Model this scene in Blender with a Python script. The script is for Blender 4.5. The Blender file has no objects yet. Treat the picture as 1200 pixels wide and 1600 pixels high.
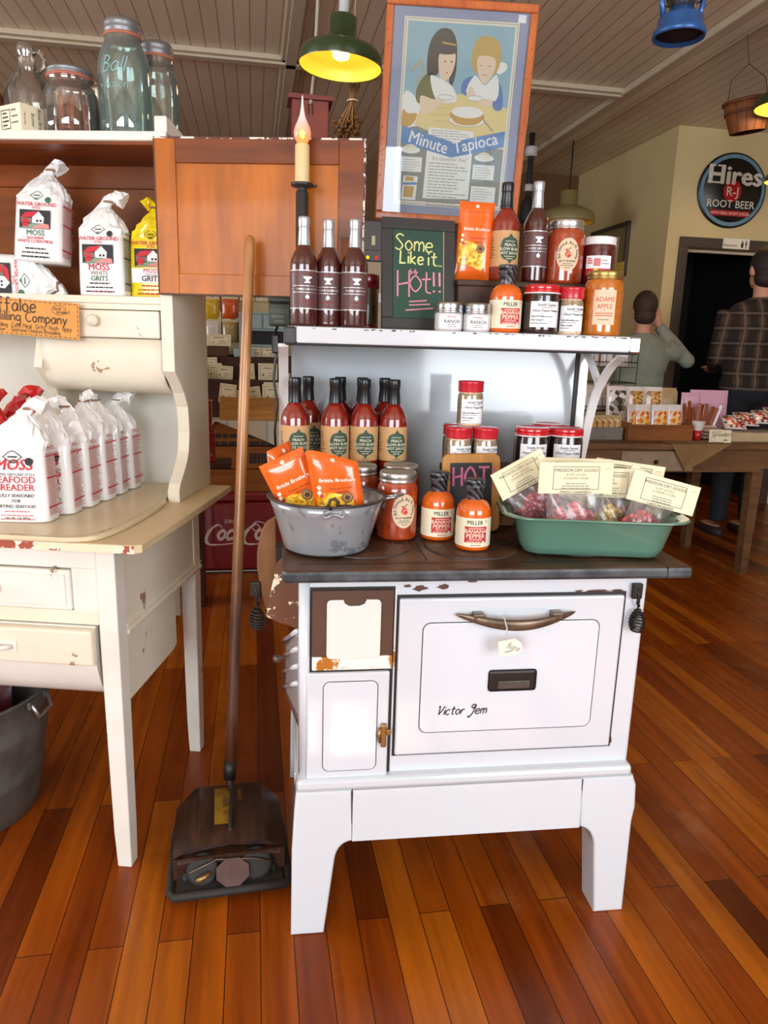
import bpy, bmesh, math, random
from mathutils import Vector, Matrix, geometry
random.seed(7)
PI = math.pi
SC = bpy.context.scene
COL = SC.collection
# ------------------------------------------------------------------ camera, exposure, daylight
EYE = 1.25
cam_d = bpy.data.cameras.new('camera'); cam = bpy.data.objects.new('camera', cam_d); COL.objects.link(cam)
cam_d.sensor_fit = 'VERTICAL'; cam_d.sensor_height = 36.0; cam_d.lens = 36.0 * 1132.14 / 1600
cam_d.clip_start = .05; cam_d.clip_end = 60
cam.location = (0, 0, EYE)
cam.matrix_world = Matrix.Translation((0, 0, EYE)) @ Matrix.Rotation(PI/2 - .2271, 4, 'X') @ Matrix.Rotation(.0299, 4, 'Z')
SC.camera = cam
SC.view_settings.view_transform = 'Standard'; SC.view_settings.look = 'None'
SC.view_settings.gamma = 1; SC.view_settings.use_curve_mapping = False
SC.view_settings.exposure = 0.14
cy = SC.cycles
cy.use_denoising = True; cy.max_bounces = 8; cy.diffuse_bounces = 4; cy.glossy_bounces = 4
cy.transparent_max_bounces = 16; cy.transmission_bounces = 8; cy.caustics_reflective = False; cy.caustics_refractive = False
cy.sample_clamp_indirect = 6
wd = bpy.data.worlds.new('sky'); SC.world = wd; wd.use_nodes = True
wd.node_tree.nodes['Background'].inputs[0].default_value = (.62, .78, 1, 1)
wd.node_tree.nodes['Background'].inputs[1].default_value = 1.2

ROOM = .18          # the shop's own axes are turned by this much from the view
def R_(x, y, z=0):  # shop axes -> world
    c, s = math.cos(ROOM), math.sin(ROOM); return Vector((c*x - s*y, s*x + c*y, z))
SO = (-.1422, 1.365); SA = .1358    # cook stove frame
def S_(x, y, z=0):
    c, s = math.cos(SA), math.sin(SA); return Vector((SO[0] + c*x - s*y, SO[1] + s*x + c*y, z))
HO = (-.5066, 1.4511); HA = -.0706  # baker's cabinet frame
def H_(x, y, z=0):
    c, s = math.cos(HA), math.sin(HA); return Vector((HO[0] + c*x - s*y, HO[1] + s*x + c*y, z))

def area(name, loc, rot, sx, sy, power, col):
    l = bpy.data.lights.new(name, 'AREA'); l.shape = 'RECTANGLE'; l.size = sx; l.size_y = sy; l.energy = power; l.color = col
    o = bpy.data.objects.new(name, l); COL.objects.link(o); o.location = loc; o.rotation_euler = rot; return o
DAY = (.92, .96, 1.0)
# shop-front windows behind the viewer: daylight enters through the two big panes and the transom
WY = -2.25
area('window_daylight_right', R_(2.05, WY+.02, 1.55), (PI/2, 0, ROOM), 2.1, 1.65, 95, DAY)
area('window_daylight_left', R_(-1.85, WY+.02, 1.55), (PI/2, 0, ROOM), 2.7, 1.65, 135, DAY)
area('window_daylight_side', R_(-4.97, 2.2, 1.65), (PI/2, 0, ROOM - PI/2), 3.0, 1.5, 95, DAY)  # added fill lamp at an invented side window, brightens the left background and ceiling
sun = bpy.data.lights.new('sun', 'SUN'); sun.energy = 9.0; sun.angle = .012; sun.color = (1, .93, .82)
so = bpy.data.objects.new('sun', sun); COL.objects.link(so)
so.rotation_euler = (math.radians(51), 0, ROOM + .02)

# ------------------------------------------------------------------ materials
def lin(h):
    h = h.lstrip('#'); v = [int(h[i:i+2], 16)/255 for i in (0, 2, 4)]
    return tuple(c/12.92 if c <= .04045 else ((c+.055)/1.055)**2.4 for c in v) + (1,)
MATS = {}
class NT:
    def __init__(s, name):
        s.m = bpy.data.materials.new(name); s.m.use_nodes = True; s.t = s.m.node_tree; s.b = s.t.nodes['Principled BSDF']
        s.tc = None
    def n(s, ty, **kw):
        x = s.t.nodes.new(ty)
        for k, v in kw.items(): setattr(x, k, v)
        return x
    def l(s, a, b): s.t.links.new(a, b)
    def co(s, scale=(1, 1, 1), rot=(0, 0, 0)):
        if s.tc is None: s.tc = s.n('ShaderNodeTexCoord')
        mp = s.n('ShaderNodeMapping'); mp.inputs['Scale'].default_value = scale; mp.inputs['Rotation'].default_value = rot
        s.l(s.tc.outputs['Object'], mp.inputs['Vector']); return mp.outputs[0]
    def noise(s, scale, detail=4, rough=.6, sc=(1, 1, 1), rot=(0, 0, 0)):
        x = s.n('ShaderNodeTexNoise'); x.inputs['Scale'].default_value = scale; x.inputs['Detail'].default_value = detail
        x.inputs['Roughness'].default_value = rough; s.l(s.co(sc, rot), x.inputs['Vector']); return x.outputs['Fac']
    def ramp(s, fac, stops, interp='LINEAR'):
        r = s.n('ShaderNodeValToRGB'); r.color_ramp.interpolation = interp; e = r.color_ramp.elements
        while len(e) < len(stops): e.new(.5)
        for i, (p, c) in enumerate(stops): e[i].position = p; e[i].color = c if len(c) == 4 else (*c, 1)
        s.l(fac, r.inputs[0]); return r.outputs[0]
    def mix(s, fac, a, b, mode='MIX'):
        x = s.n('ShaderNodeMix', data_type='RGBA', blend_type=mode)
        for sock, v in ((x.inputs[0], fac), (x.inputs[6], a), (x.inputs[7], b)):
            if isinstance(v, (int, float)): sock.default_value = v
            elif isinstance(v, tuple): sock.default_value = v
            else: s.l(v, sock)
        return x.outputs[2]
    def math(s, op, a, b=None):
        x = s.n('ShaderNodeMath', operation=op)
        for sock, v in ((x.inputs[0], a), (x.inputs[1], b)):
            if v is None: continue
            if isinstance(v, (int, float)): sock.default_value = v
            else: s.l(v, sock)
        return x.outputs[0]
    def bump(s, h, strength=.3, dist=.002):
        x = s.n('ShaderNodeBump'); x.inputs['Strength'].default_value = strength; x.inputs['Distance'].default_value = dist
        s.l(h, x.inputs['Height']); s.l(x.outputs[0], s.b.inputs['Normal'])
    def set(s, col=None, rough=None, metal=None, coat=None, spec=None):
        for k, v in (('Base Color', col), ('Roughness', rough), ('Metallic', metal), ('Coat Weight', coat), ('Specular IOR Level', spec)):
            if v is None: continue
            if isinstance(v, (int, float, tuple)): s.b.inputs[k].default_value = v
            else: s.l(v, s.b.inputs[k])
        if coat: s.b.inputs['Coat Roughness'].default_value = .06
        return s
def keep(name, m): MATS[name] = m; return m
def plain(name, hexc, rough=.5, metal=0, coat=0, var=0, vs=20, bump=0, bs=60):
    if name in MATS: return MATS[name]
    t = NT(name); c = lin(hexc)
    if var:
        d = tuple(x*(1-var) for x in c[:3]) + (1,)
        t.set(t.ramp(t.noise(vs), [(.35, d), (.65, c)]), rough, metal, coat)
    else: t.set(c, rough, metal, coat)
    if bump: t.bump(t.noise(bs), bump)
    return keep(name, t.m)
def chipped(name, paint, under, amount=.66, scale=9, rough=.4, coat=0, var=.06, paint2=None, edge=None):
    """paint with worn patches showing what lies beneath"""
    t = NT(name); c = lin(paint); d = lin(paint2) if paint2 else tuple(x*(1-var) for x in c[:3]) + (1,)
    base = t.ramp(t.noise(5, 5), [(.3, d), (.7, c)])
    f = t.ramp(t.noise(scale, 7, .65), [(amount, (0, 0, 0)), (amount+.012, (1, 1, 1))])
    e = t.ramp(t.noise(scale, 7, .65), [(amount-.03, (0, 0, 0)), (amount, (1, 1, 1))])
    if edge: base = t.mix(e, base, lin(edge))
    t.set(t.mix(f, base, lin(under)), rough, 0, coat); t.bump(t.math('SUBTRACT', 1, f), .3, .001)
    return keep(name, t.m)
def wood(name, c1, c2, scale=1, axis='X', rough=.45, coat=0, dark=None, spec=.3):
    t = NT(name); k = 18*scale
    sc = {'X': (.12, 1, 1), 'Y': (1, .12, 1), 'Z': (1, 1, .12)}[axis]
    g = t.noise(k*2.2, 6, .6, sc); w = t.noise(k*.35, 3, .5, sc)
    a = t.ramp(g, [(.32, lin(c2)), (.66, lin(c1))]); b = t.ramp(w, [(.3, (.62, .62, .62)), (.7, (1, 1, 1))])
    col = t.mix(.6, a, b, 'MULTIPLY')
    if dark:
        f = t.ramp(t.noise(4*scale, 6, .7), [(.55, (0, 0, 0)), (.75, (1, 1, 1))]); col = t.mix(f, col, lin(dark))
    t.set(col, rough, 0, coat, spec); t.bump(g, .12, .001); return keep(name, t.m)
def emit(name, hexc, strength):
    t = NT(name); t.b.inputs['Emission Color'].default_value = lin(hexc); t.b.inputs['Emission Strength'].default_value = strength
    t.set(lin(hexc), .5); return keep(name, t.m)
def clear(name, tint, gloss=.9, edge=None, rough=.02, fmin=.06, haze=0):
    """thin clear glass or film: lets light through, mirrors more at grazing angles"""
    t = NT(name); t.t.nodes.remove(t.b)
    tr = t.n('ShaderNodeBsdfTransparent'); gl = t.n('ShaderNodeBsdfGlossy'); gl.inputs['Roughness'].default_value = rough
    gl.inputs['Color'].default_value = (gloss, gloss, gloss, 1)
    lw = t.n('ShaderNodeLayerWeight'); lw.inputs['Blend'].default_value = .35
    tint = lin(tint); ed = lin(edge) if edge else tint
    t.l(t.ramp(lw.outputs['Facing'], [(.25, tint), (.95, ed)]), tr.inputs['Color'])
    f = t.ramp(lw.outputs['Fresnel'], [(0, (fmin,)*3), (1, (1, 1, 1))])
    mx = t.n('ShaderNodeMixShader'); t.l(f, mx.inputs[0]); t.l(tr.outputs[0], mx.inputs[1]); t.l(gl.outputs[0], mx.inputs[2])
    if haze:  # pale diffuse veil
        df = t.n('ShaderNodeBsdfDiffuse'); df.inputs['Color'].default_value = tint; m2 = t.n('ShaderNodeMixShader'); m2.inputs[0].default_value = haze
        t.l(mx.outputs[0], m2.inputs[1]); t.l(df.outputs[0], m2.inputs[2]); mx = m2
    t.l(mx.outputs[0], t.t.nodes['Material Output'].inputs[0]); return keep(name, t.m)

# setting materials
def mk_floor():
    t = NT('oiled_pine_boards'); co = t.co((1, 1, 1), (0, 0, PI/2))
    br = t.n('ShaderNodeTexBrick'); br.offset = .37; br.inputs['Scale'].default_value = 1
    br.inputs['Brick Width'].default_value = 1.35; br.inputs['Row Height'].default_value = .071
    br.inputs['Mortar Size'].default_value = .0011; br.inputs['Mortar Smooth'].default_value = .2; br.inputs['Bias'].default_value = 0
    br.inputs['Color1'].default_value = (0, 0, 0, 1); br.inputs['Color2'].default_value = (1, 1, 1, 1); br.inputs['Mortar'].default_value = (.4, .4, .4, 1)
    t.l(co, br.inputs['Vector'])
    base = t.ramp(br.outputs['Color'], [(0, lin('#662a05')), (.2, lin('#974509')), (.62, lin('#aa540b')), (1, lin('#c06c15'))])
    g = t.noise(30, 6, .65, (1, .045, 1)); g2 = t.noise(7, 4, .6, (1, .12, 1))
    col = t.mix(.65, base, t.ramp(g, [(.3, lin('#8a5a34')), (.66, (1, 1, 1))]), 'MULTIPLY')
    col = t.mix(.5, col, t.ramp(g2, [(.3, lin('#93704f')), (.65, (1, 1, 1))]), 'MULTIPLY')
    wear = t.ramp(t.noise(2.3, 6, .7), [(.60, (0, 0, 0)), (.8, (1, 1, 1))])
    col = t.mix(t.math('MULTIPLY', wear, .3), col, lin('#b98a55'))
    col = t.mix(br.outputs['Fac'], col, lin('#241006'))
    t.set(col, t.ramp(t.noise(9, 5), [(.3, (.2,)*3), (.7, (.42,)*3)]), spec=.28)
    t.bump(t.math('ADD', t.math('MULTIPLY', g, .15), t.math('SUBTRACT', 1, br.outputs['Fac'])), .25, .0015)
    return keep('floor', t.m)
def mk_bead(name, c1, c2, axis_x=True):
    t = NT(name); w = t.n('ShaderNodeTexWave', wave_type='BANDS', bands_direction='X' if axis_x else 'Y', wave_profile='SIN')
    w.inputs['Scale'].default_value = 2*PI/.085/20; w.inputs['Distortion'].default_value = 0; t.l(t.co(), w.inputs['Vector'])
    gr = t.ramp(w.outputs['Fac'], [(0, (0, 0, 0)), (.055, (1, 1, 1))])
    base = t.ramp(t.noise(3, 6, .65, (1, .3, 1)), [(.3, lin(c2)), (.7, lin(c1))])
    t.set(t.mix(gr, tuple(x*.68 for x in lin(c2)[:3]) + (1,), base), .38, 0); t.bump(gr, .35, .003)
    return keep(name, t.m)
mk_floor(); mk_bead('beadboard', '#e6d5b8', '#d2bfa2')
plain('batten', '#c8b99f', .4, var=.08)
plain('tan_wall', '#d9c592', .7, var=.05, vs=3); plain('brown_wall', '#6b4a28', .7, var=.1, vs=3); plain('shop_wall', '#d2c6ae', .7)
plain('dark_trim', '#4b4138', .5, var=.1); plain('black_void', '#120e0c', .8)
chipped('enamel', '#d3d8dd', '#a9783e', .73, 6, .12, 1.0, .01)
chipped('enamel_rusty', '#eceae4', '#b0702a', .60, 14, .2, .8, .03, edge='#d9b98a')
chipped('rust_plate', '#5a3a28', '#3e281c', .58, 10, .65, 0, .25, edge='#6d4630')
chipped('rust_peel', '#6a4025', '#e9d9bb', .57, 22, .6, 0, .2)
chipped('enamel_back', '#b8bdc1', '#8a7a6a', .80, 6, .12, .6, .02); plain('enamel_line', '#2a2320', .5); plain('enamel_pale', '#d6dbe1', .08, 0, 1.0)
def mk_iron():
    t = NT('cast_iron'); f = t.noise(7, 7, .65); f2 = t.noise(45, 4)
    c = t.ramp(f, [(.36, lin('#38251a')), (.5, lin('#553722')), (.66, lin('#6f4f38'))])
    ge = t.n('ShaderNodeNewGeometry'); sx = t.n('ShaderNodeSeparateXYZ'); t.l(ge.outputs['Normal'], sx.inputs[0])
    up = t.ramp(sx.outputs[2], [(.6, (0, 0, 0)), (.95, (1, 1, 1))])      # top is browned with rust, cast edge stays blue-black
    edge = t.ramp(t.noise(20, 5), [(.35, lin('#34373a')), (.7, lin('#5b6064'))])
    t.set(t.mix(up, edge, c), .42, .25); t.bump(f2, .25, .001); return keep('iron', t.m)
mk_iron()
plain('iron_line', '#231a14', .7); plain('dark_iron', '#2c2622', .45, .4, var=.3, vs=30); plain('worn_nickel', '#7d6a58', .35, .7, var=.45, vs=25)
plain('brass', '#b08850', .35, .8, var=.3); plain('chrome', '#c9ced2', .15, 1); plain('steel', '#b9bcbf', .28, 1); plain('tin_lid', '#c9c8c4', .3, .9)
chipped('cream_paint', '#e4dcca', '#9a7a58', .655, 8, .45, 0, .05, paint2='#ddd2ba')
chipped('white_paint', '#e8e4da', '#8f7458', .665, 9, .42, 0, .05, paint2='#dcd8cc')
chipped('counter_paint', '#dcc9a2', '#7d5c3d', .625, 9, .5, 0, .05, paint2='#d2bd93', edge='#cbb58a')
chipped('edge_paint', '#ead9b8', '#9c4a33', .525, 10, .55, 0, .1, edge='#f2e8d2')
plain('pastry_board', '#d8c7a4', .35, var=.06, vs=8); plain('back_board', '#dfdbd0', .5, var=.07, vs=10)
wood('door_wood', '#c26c0c', '#99520a', .6, 'Z', .45, .1, '#8a4c1c'); wood('rail_wood', '#93490d', '#663008', .6, 'X', .45, .1, '#5f3214')
wood('cupboard_wood', '#97511a', '#723a0f', .5, 'X', .5, 0, '#6a3c1c'); chipped('door_edge', '#e9e2d6', '#5a2a22', .5, 20, .6, 0, .1)
wood('dark_wood', '#54392a', '#38251b', 1, 'X', .55); wood('riser_wood', '#7d5532', '#553619', 1, 'X', .6, 0, '#3d2717')
wood('drawer_wood', '#9a5f2f', '#7a4520', .8, 'X', .45); wood('table_wood', '#805c3a', '#5c4028', .7, 'X', .55); wood('honey_wood', '#c9924d', '#a87335', .9, 'X', .5)
wood('handle_wood', '#b57f45', '#8f5a2a', 1, 'Z', .35, .4); wood('handle_dark', '#6d4027', '#4a2a1b', 1, 'Z', .4, .3); wood('sweeper_wood', '#4a2d1c', '#2b1a11', 1, 'Y', .5, .15); wood('crate_wood', '#a8692d', '#7f4a1c', .7, 'X', .6)
wood('frame_wood', '#c8713a', '#a9552a', 1, 'Z', .35, .3)
plain('paper', '#efe9d6', .7); plain('card_cream', '#e8deba', .65); plain('white_label', '#eeedf0', .5); plain('ink', '#2a2a2c', .7); plain('grey_ink', '#77746e', .8)
plain('red_ink', '#c0202c', .6); plain('pale_red_ink', '#c97a78', .7); plain('black_plastic', '#17171a', .3); plain('black_matte', '#211f20', .7)
# ------------------------------------------------------------------ mesh building
def MT(x): return MATS[x] if isinstance(x, str) else x
class MB:
    """collects shapes with their materials and links them as ONE mesh object"""
    def __init__(s): s.v = []; s.f = []; s.fm = []; s.fs = []; s.mats = []
    def slot(s, m):
        m = MT(m)
        if m not in s.mats: s.mats.append(m)
        return s.mats.index(m)
    def add(s, V, F, mat, smooth=False, M=None):
        o = len(s.v); k = s.slot(mat)
        s.v += [tuple(M @ Vector(v)) if M else tuple(v) for v in V]
        for f in F: s.f.append([i + o for i in f]); s.fm.append(k); s.fs.append(smooth)
        return s
    def frombm(s, bm, mat, smooth=False, M=None):
        bm.verts.index_update(); V = [v.co.copy() for v in bm.verts]; F = [[v.index for v in f.verts] for f in bm.faces]
        bm.free(); return s.add(V, F, mat, smooth, M)
    def box(s, x0, x1, y0, y1, z0, z1, mat, bev=0, M=None, seg=2):
        bm = bmesh.new(); bmesh.ops.create_cube(bm, size=1)
        for v in bm.verts: v.co = Vector(((x0+x1)/2 + v.co.x*(x1-x0), (y0+y1)/2 + v.co.y*(y1-y0), (z0+z1)/2 + v.co.z*(z1-z0)))
        if bev: bmesh.ops.bevel(bm, geom=list(bm.edges), offset=bev, segments=seg, affect='EDGES', profile=.5)
        return s.frombm(bm, mat, False, M)
    def lathe(s, prof, mat, seg=28, M=None, smooth=True, c=(0, 0), a0=0, a1=2*PI, rx=1, ry=1):
        full = abs(a1 - a0 - 2*PI) < 1e-6; n = seg if full else seg + 1; V = []; F = []
        for r, z in prof:
            for i in range(n):
                a = a0 + (a1-a0)*i/seg; V.append((c[0] + rx*r*math.cos(a), c[1] + ry*r*math.sin(a), z))
        for j in range(len(prof)-1):
            for i in range(seg):
                k = (i+1) % n; F.append([j*n+i, j*n+k, (j+1)*n+k, (j+1)*n+i])
        if full:
            if prof[0][0] > 1e-6: F.append(list(range(n))[::-1])
            if prof[-1][0] > 1e-6: F.append([(len(prof)-1)*n+i for i in range(n)])
        return s.add(V, F, mat, smooth, M)
    def lathe_open(s, prof, mat, seg=28, M=None, c=(0, 0), rx=1, ry=1):
        V = []; F = []
        for r, z in prof:
            for i in range(seg):
                a = 2*PI*i/seg; V.append((c[0] + rx*r*math.cos(a), c[1] + ry*r*math.sin(a), z))
        for j in range(len(prof)-1):
            for i in range(seg):
                k = (i+1) % seg; F.append([j*seg+i, j*seg+k, (j+1)*seg+k, (j+1)*seg+i])
        return s.add(V, F, mat, True, M)
    def tube(s, pts, r, mat, seg=8, closed=False, M=None, flat=None, smooth=True):
        """round bar along a path; r a number or one per point; flat=(axis, factor) squashes it"""
        P = [Vector(p) for p in pts]; n = len(P); V = []; F = []; up = None
        for i, p in enumerate(P):
            a = P[i-1] if (i > 0 or closed) else P[i]; b = P[(i+1) % n] if (i < n-1 or closed) else P[i]
            t = (b - a).normalized()
            if up is None:
                up = Vector((0, 0, 1)) if abs(t.z) < .9 else Vector((1, 0, 0))
            u = (up - t*up.dot(t)).normalized(); w = t.cross(u); up = u
            rr = r[i] if isinstance(r, (list, tuple)) else r
            for k in range(seg):
                q = 2*PI*k/seg; V.append(p + u*rr*math.cos(q) + w*rr*math.sin(q))
        m = n if closed else n-1
        for i in range(m):
            j = (i+1) % n
            for k in range(seg): F.append([i*seg+k, i*seg+(k+1) % seg, j*seg+(k+1) % seg, j*seg+k])
        if not closed: F += [list(range(seg))[::-1], [(n-1)*seg+k for k in range(seg)]]
        if flat:
            pass
        return s.add(V, F, mat, smooth, M)
    def prism(s, poly, d0, d1, mat, axis='y', bev=0, M=None):
        """outline extruded along an axis: 'y' takes (x,z), 'x' takes (y,z), 'z' takes (x,y)"""
        mk = {'y': lambda a, b, d: (a, d, b), 'x': lambda a, b, d: (d, a, b), 'z': lambda a, b, d: (a, b, d)}[axis]
        bm = bmesh.new(); A = [bm.verts.new(mk(a, b, d0)) for a, b in poly]; B = [bm.verts.new(mk(a, b, d1)) for a, b in poly]
        n = len(poly)
        for i in range(n): bm.faces.new([A[i], A[(i+1) % n], B[(i+1) % n], B[i]])
        ca = bm.faces.new(A[::-1]); cb = bm.faces.new(B)
        bmesh.ops.recalc_face_normals(bm, faces=bm.faces)
        if bev:
            es = list(ca.edges) + list(cb.edges)
            bmesh.ops.bevel(bm, geom=list(set(es)), offset=bev, segments=2, affect='EDGES', profile=.5)
        bmesh.ops.triangulate(bm, faces=[f for f in bm.faces if len(f.verts) > 4])
        return s.frombm(bm, mat, False, M)
    def sheet(s, fn, nu, nv, mat, smooth=True, M=None, th=0):
        """surface fn(u,v), 0..1; th gives it a back"""
        V = [Vector(fn(i/nu, j/nv)) for j in range(nv+1) for i in range(nu+1)]; w = nu+1
        F = [[j*w+i, j*w+i+1, (j+1)*w+i+1, (j+1)*w+i] for j in range(nv) for i in range(nu)]
        if th:
            bm = bmesh.new(); vs = [bm.verts.new(v) for v in V]
            for f in F: bm.faces.new([vs[i] for i in f])
            bm.normal_update(); bmesh.ops.solidify(bm, geom=list(bm.faces), thickness=th); return s.frombm(bm, mat, smooth, M)
        return s.add(V, F, mat, smooth, M)
    # flat graphics laid on a surface: fm(u, v, h) -> point
    def face(s, poly, mat, fm, h=.0004, cut=None):
        bm = bmesh.new(); bm.faces.new([bm.verts.new((u, v, 0)) for u, v in poly])
        bmesh.ops.triangulate(bm, faces=list(bm.faces))
        return s._lay(bm, mat, fm, h, cut)
    def _lay(s, bm, mat, fm, h, cut):
        if cut and len(bm.verts):
            xs = [v.co.x for v in bm.verts]; x = math.floor(min(xs)/cut)*cut + cut
            while x < max(xs):
                g = list(bm.verts) + list(bm.edges) + list(bm.faces)
                bmesh.ops.bisect_plane(bm, geom=g, plane_co=(x, 0, 0), plane_no=(1, 0, 0)); x += cut
        for v in bm.verts: v.co = Vector(fm(v.co.x, v.co.y, h + v.co.z))
        return s.frombm(bm, mat)
    def rect(s, u0, u1, v0, v1, mat, fm, h=.0003, cut=None):
        return s.face([(u0, v0), (u1, v0), (u1, v1), (u0, v1)], mat, fm, h, cut)
    def disc(s, u, v, r, mat, fm, h=.0004, cut=None, n=28, ry=None):
        ry = ry or r; return s.face([(u + r*math.cos(2*PI*i/n), v + ry*math.sin(2*PI*i/n)) for i in range(n)], mat, fm, h, cut)
    def ring(s, u, v, r, w, mat, fm, h=.0006, n=32, ry=None):
        ry = ry or r; return s.ribbon([(u + r*math.cos(2*PI*i/n), v + ry*math.sin(2*PI*i/n)) for i in range(n+1)], w, mat, fm, h)
    def outline(s, u0, u1, v0, v1, w, mat, fm, h=.0006):
        return s.ribbon([(u0, v0), (u1, v0), (u1, v1), (u0, v1), (u0, v0)], w, mat, fm, h, sq=True)
    def ribbon(s, pts, w, mat, fm, h=.0006, sq=False):
        V = []; F = []; n = len(pts); closed = (Vector(pts[0]) - Vector(pts[-1])).length < 1e-6
        for i in range(n):
            p = Vector(pts[i]); a = Vector(pts[i-1] if i else (pts[-2] if closed else pts[0])); b = Vector(pts[i+1] if i < n-1 else (pts[1] if closed else pts[-1]))
            t1 = (p-a); t2 = (b-p); t1 = t1.normalized() if t1.length > 1e-9 else t2.normalized(); t2 = t2.normalized() if t2.length > 1e-9 else t1
            t = t1 + t2
            t = t.normalized() if t.length > 1e-6 else t1
            nn = Vector((-t.y, t.x)); k = 1/max(.5, nn.dot(Vector((-t1.y, t1.x)))); ww = w[i] if isinstance(w, (list, tuple)) else w
            V += [fm(*(p + nn*ww/2*k), h), fm(*(p - nn*ww/2*k), h)]
        for i in range(n-1): F.append([2*i+1, 2*i+3, 2*i+2, 2*i])
        return s.add(V, F, mat)
    def text(s, st, size, mat, fm, u=0, v=0, al='C', bold=0, shear=0, h=.0007, sx=1, cut=None):
        V, F, w = glyphs(st, bold); bm = bmesh.new(); off = {'C': -w/2, 'L': 0, 'R': -w}[al]
        vs = [bm.verts.new((u + (x + off + shear*y)*size*sx, v + y*size, q)) for x, y, q in V]
        for f in F:
            try: bm.faces.new([vs[i] for i in f])
            except ValueError: pass
        return s._lay(bm, mat, fm, h, cut)
    def arctext(s, st, size, mat, fm, cu, cv, r, mid=PI/2, bold=0, h=.0007):
        V, F, w = glyphs(st, bold)
        P = []
        for x, y, lv in V:
            a = mid - (x - w/2)*size/r; q = r + y*size; P.append(fm(cu + q*math.cos(a), cv + q*math.sin(a), h + lv))
        return s.add(P, F, mat)
    def lines(s, u0, u1, v1, n, dv, w, mat, fm, h=.0006, seed=1, al='L'):
        """rows of print too small to read"""
        rg = random.Random(seed)
        for i in range(n):
            v = v1 - i*dv; L = (u1-u0)*rg.uniform(.65, 1)
            a = u0 if al == 'L' else (u0+u1-L)/2; x = a
            while x < a+L:
                ww = rg.uniform(.05, .16)*(u1-u0); s.rect(x, min(x+ww, a+L), v, v+w, mat, fm, h); x += ww + .02*(u1-u0)
        return s
    def hand(s, st, size, mat, fm, u=0, v=0, w=.1, al='L', h=.0008, shear=0, gap=.14, rot=0):
        """hand-lettered strokes"""
        x = 0; S = []
        for ch in st:
            if ch == ' ': x += .42; continue
            g = STROKES[ch]; mx = max(p[0] for _, pp in g for p in pp)
            for sm, pp in g: S.append([(px + x, py) for px, py in (smooth(pp) if sm else pp)])
            x += mx + gap
        tot = x - gap; off = {'L': 0, 'C': -tot/2, 'R': -tot}[al]; c, si = math.cos(rot), math.sin(rot)
        for pp in S:
            q = [((px + off + shear*py)*size, py*size) for px, py in pp]
            s.ribbon([(u + c*a - si*b, v + si*a + c*b) for a, b in q], w*size, mat, fm, h)
        return s
    def build(s, name, parent=None, loc=None):
        me = bpy.data.meshes.new(name); me.from_pydata(s.v, [], s.f)
        for m in s.mats: me.materials.append(m)
        me.polygons.foreach_set('material_index', s.fm); me.polygons.foreach_set('use_smooth', s.fs)
        me.validate(); me.update(); o = bpy.data.objects.new(name, me); COL.objects.link(o)
        if parent: o.parent = parent
        if loc: o.location = loc
        return o
def smooth(p, n=6):
    q = [Vector(a) for a in p]; out = []
    for i in range(len(q)-1):
        p0 = q[i-1] if i else q[0]*2 - q[1]; p1, p2 = q[i], q[i+1]; p3 = q[i+2] if i+2 < len(q) else p2*2 - p1
        if i == 0 and (q[0]-q[-1]).length < 1e-6: p0 = q[-2]
        if i == len(q)-2 and (q[0]-q[-1]).length < 1e-6: p3 = q[1]
        for k in range(n):
            t = k/n; out.append(tuple(.5*((2*p1) + (p2-p0)*t + (2*p0-5*p1+4*p2-p3)*t*t + (3*p1-p0-3*p2+p3)*t**3)))
    out.append(tuple(q[-1])); return out
_G = {}
def glyphs(st, bold=0):
    k = (st, bold)
    if k not in _G:
        c = bpy.data.curves.new('t', 'FONT'); c.body = st; c.size = 1; c.resolution_u = 2; c.fill_mode = 'FRONT'
        o = bpy.data.objects.new('t', c); me = o.to_mesh()
        V = [(v.co.x, v.co.y) for v in me.vertices]; F = [list(p.vertices) for p in me.polygons]
        o.to_mesh_clear(); bpy.data.objects.remove(o); bpy.data.curves.remove(c)
        x0 = min((v[0] for v in V), default=0); x1 = max((v[0] for v in V), default=0)
        V = [(a - x0, b) for a, b in V]; n = len(V); P, Q = [(a, b, 0) for a, b in V], list(F)
        if bold >= .008:        # heavier weight: the same letter struck again a hair to each side
            for lv, (d, e) in enumerate(((-bold, 0), (bold, 0), (0, bold*.6), (0, -bold*.6))):
                o_ = len(P); P += [(a + d, b + e, (lv+1)*.00004) for a, b in V]; Q += [[i + o_ for i in f] for f in F]
        _G[k] = (P, Q, x1 - x0)
    return _G[k]
L0 = (0, [(.05, .6), (.05, 0)])
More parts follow.
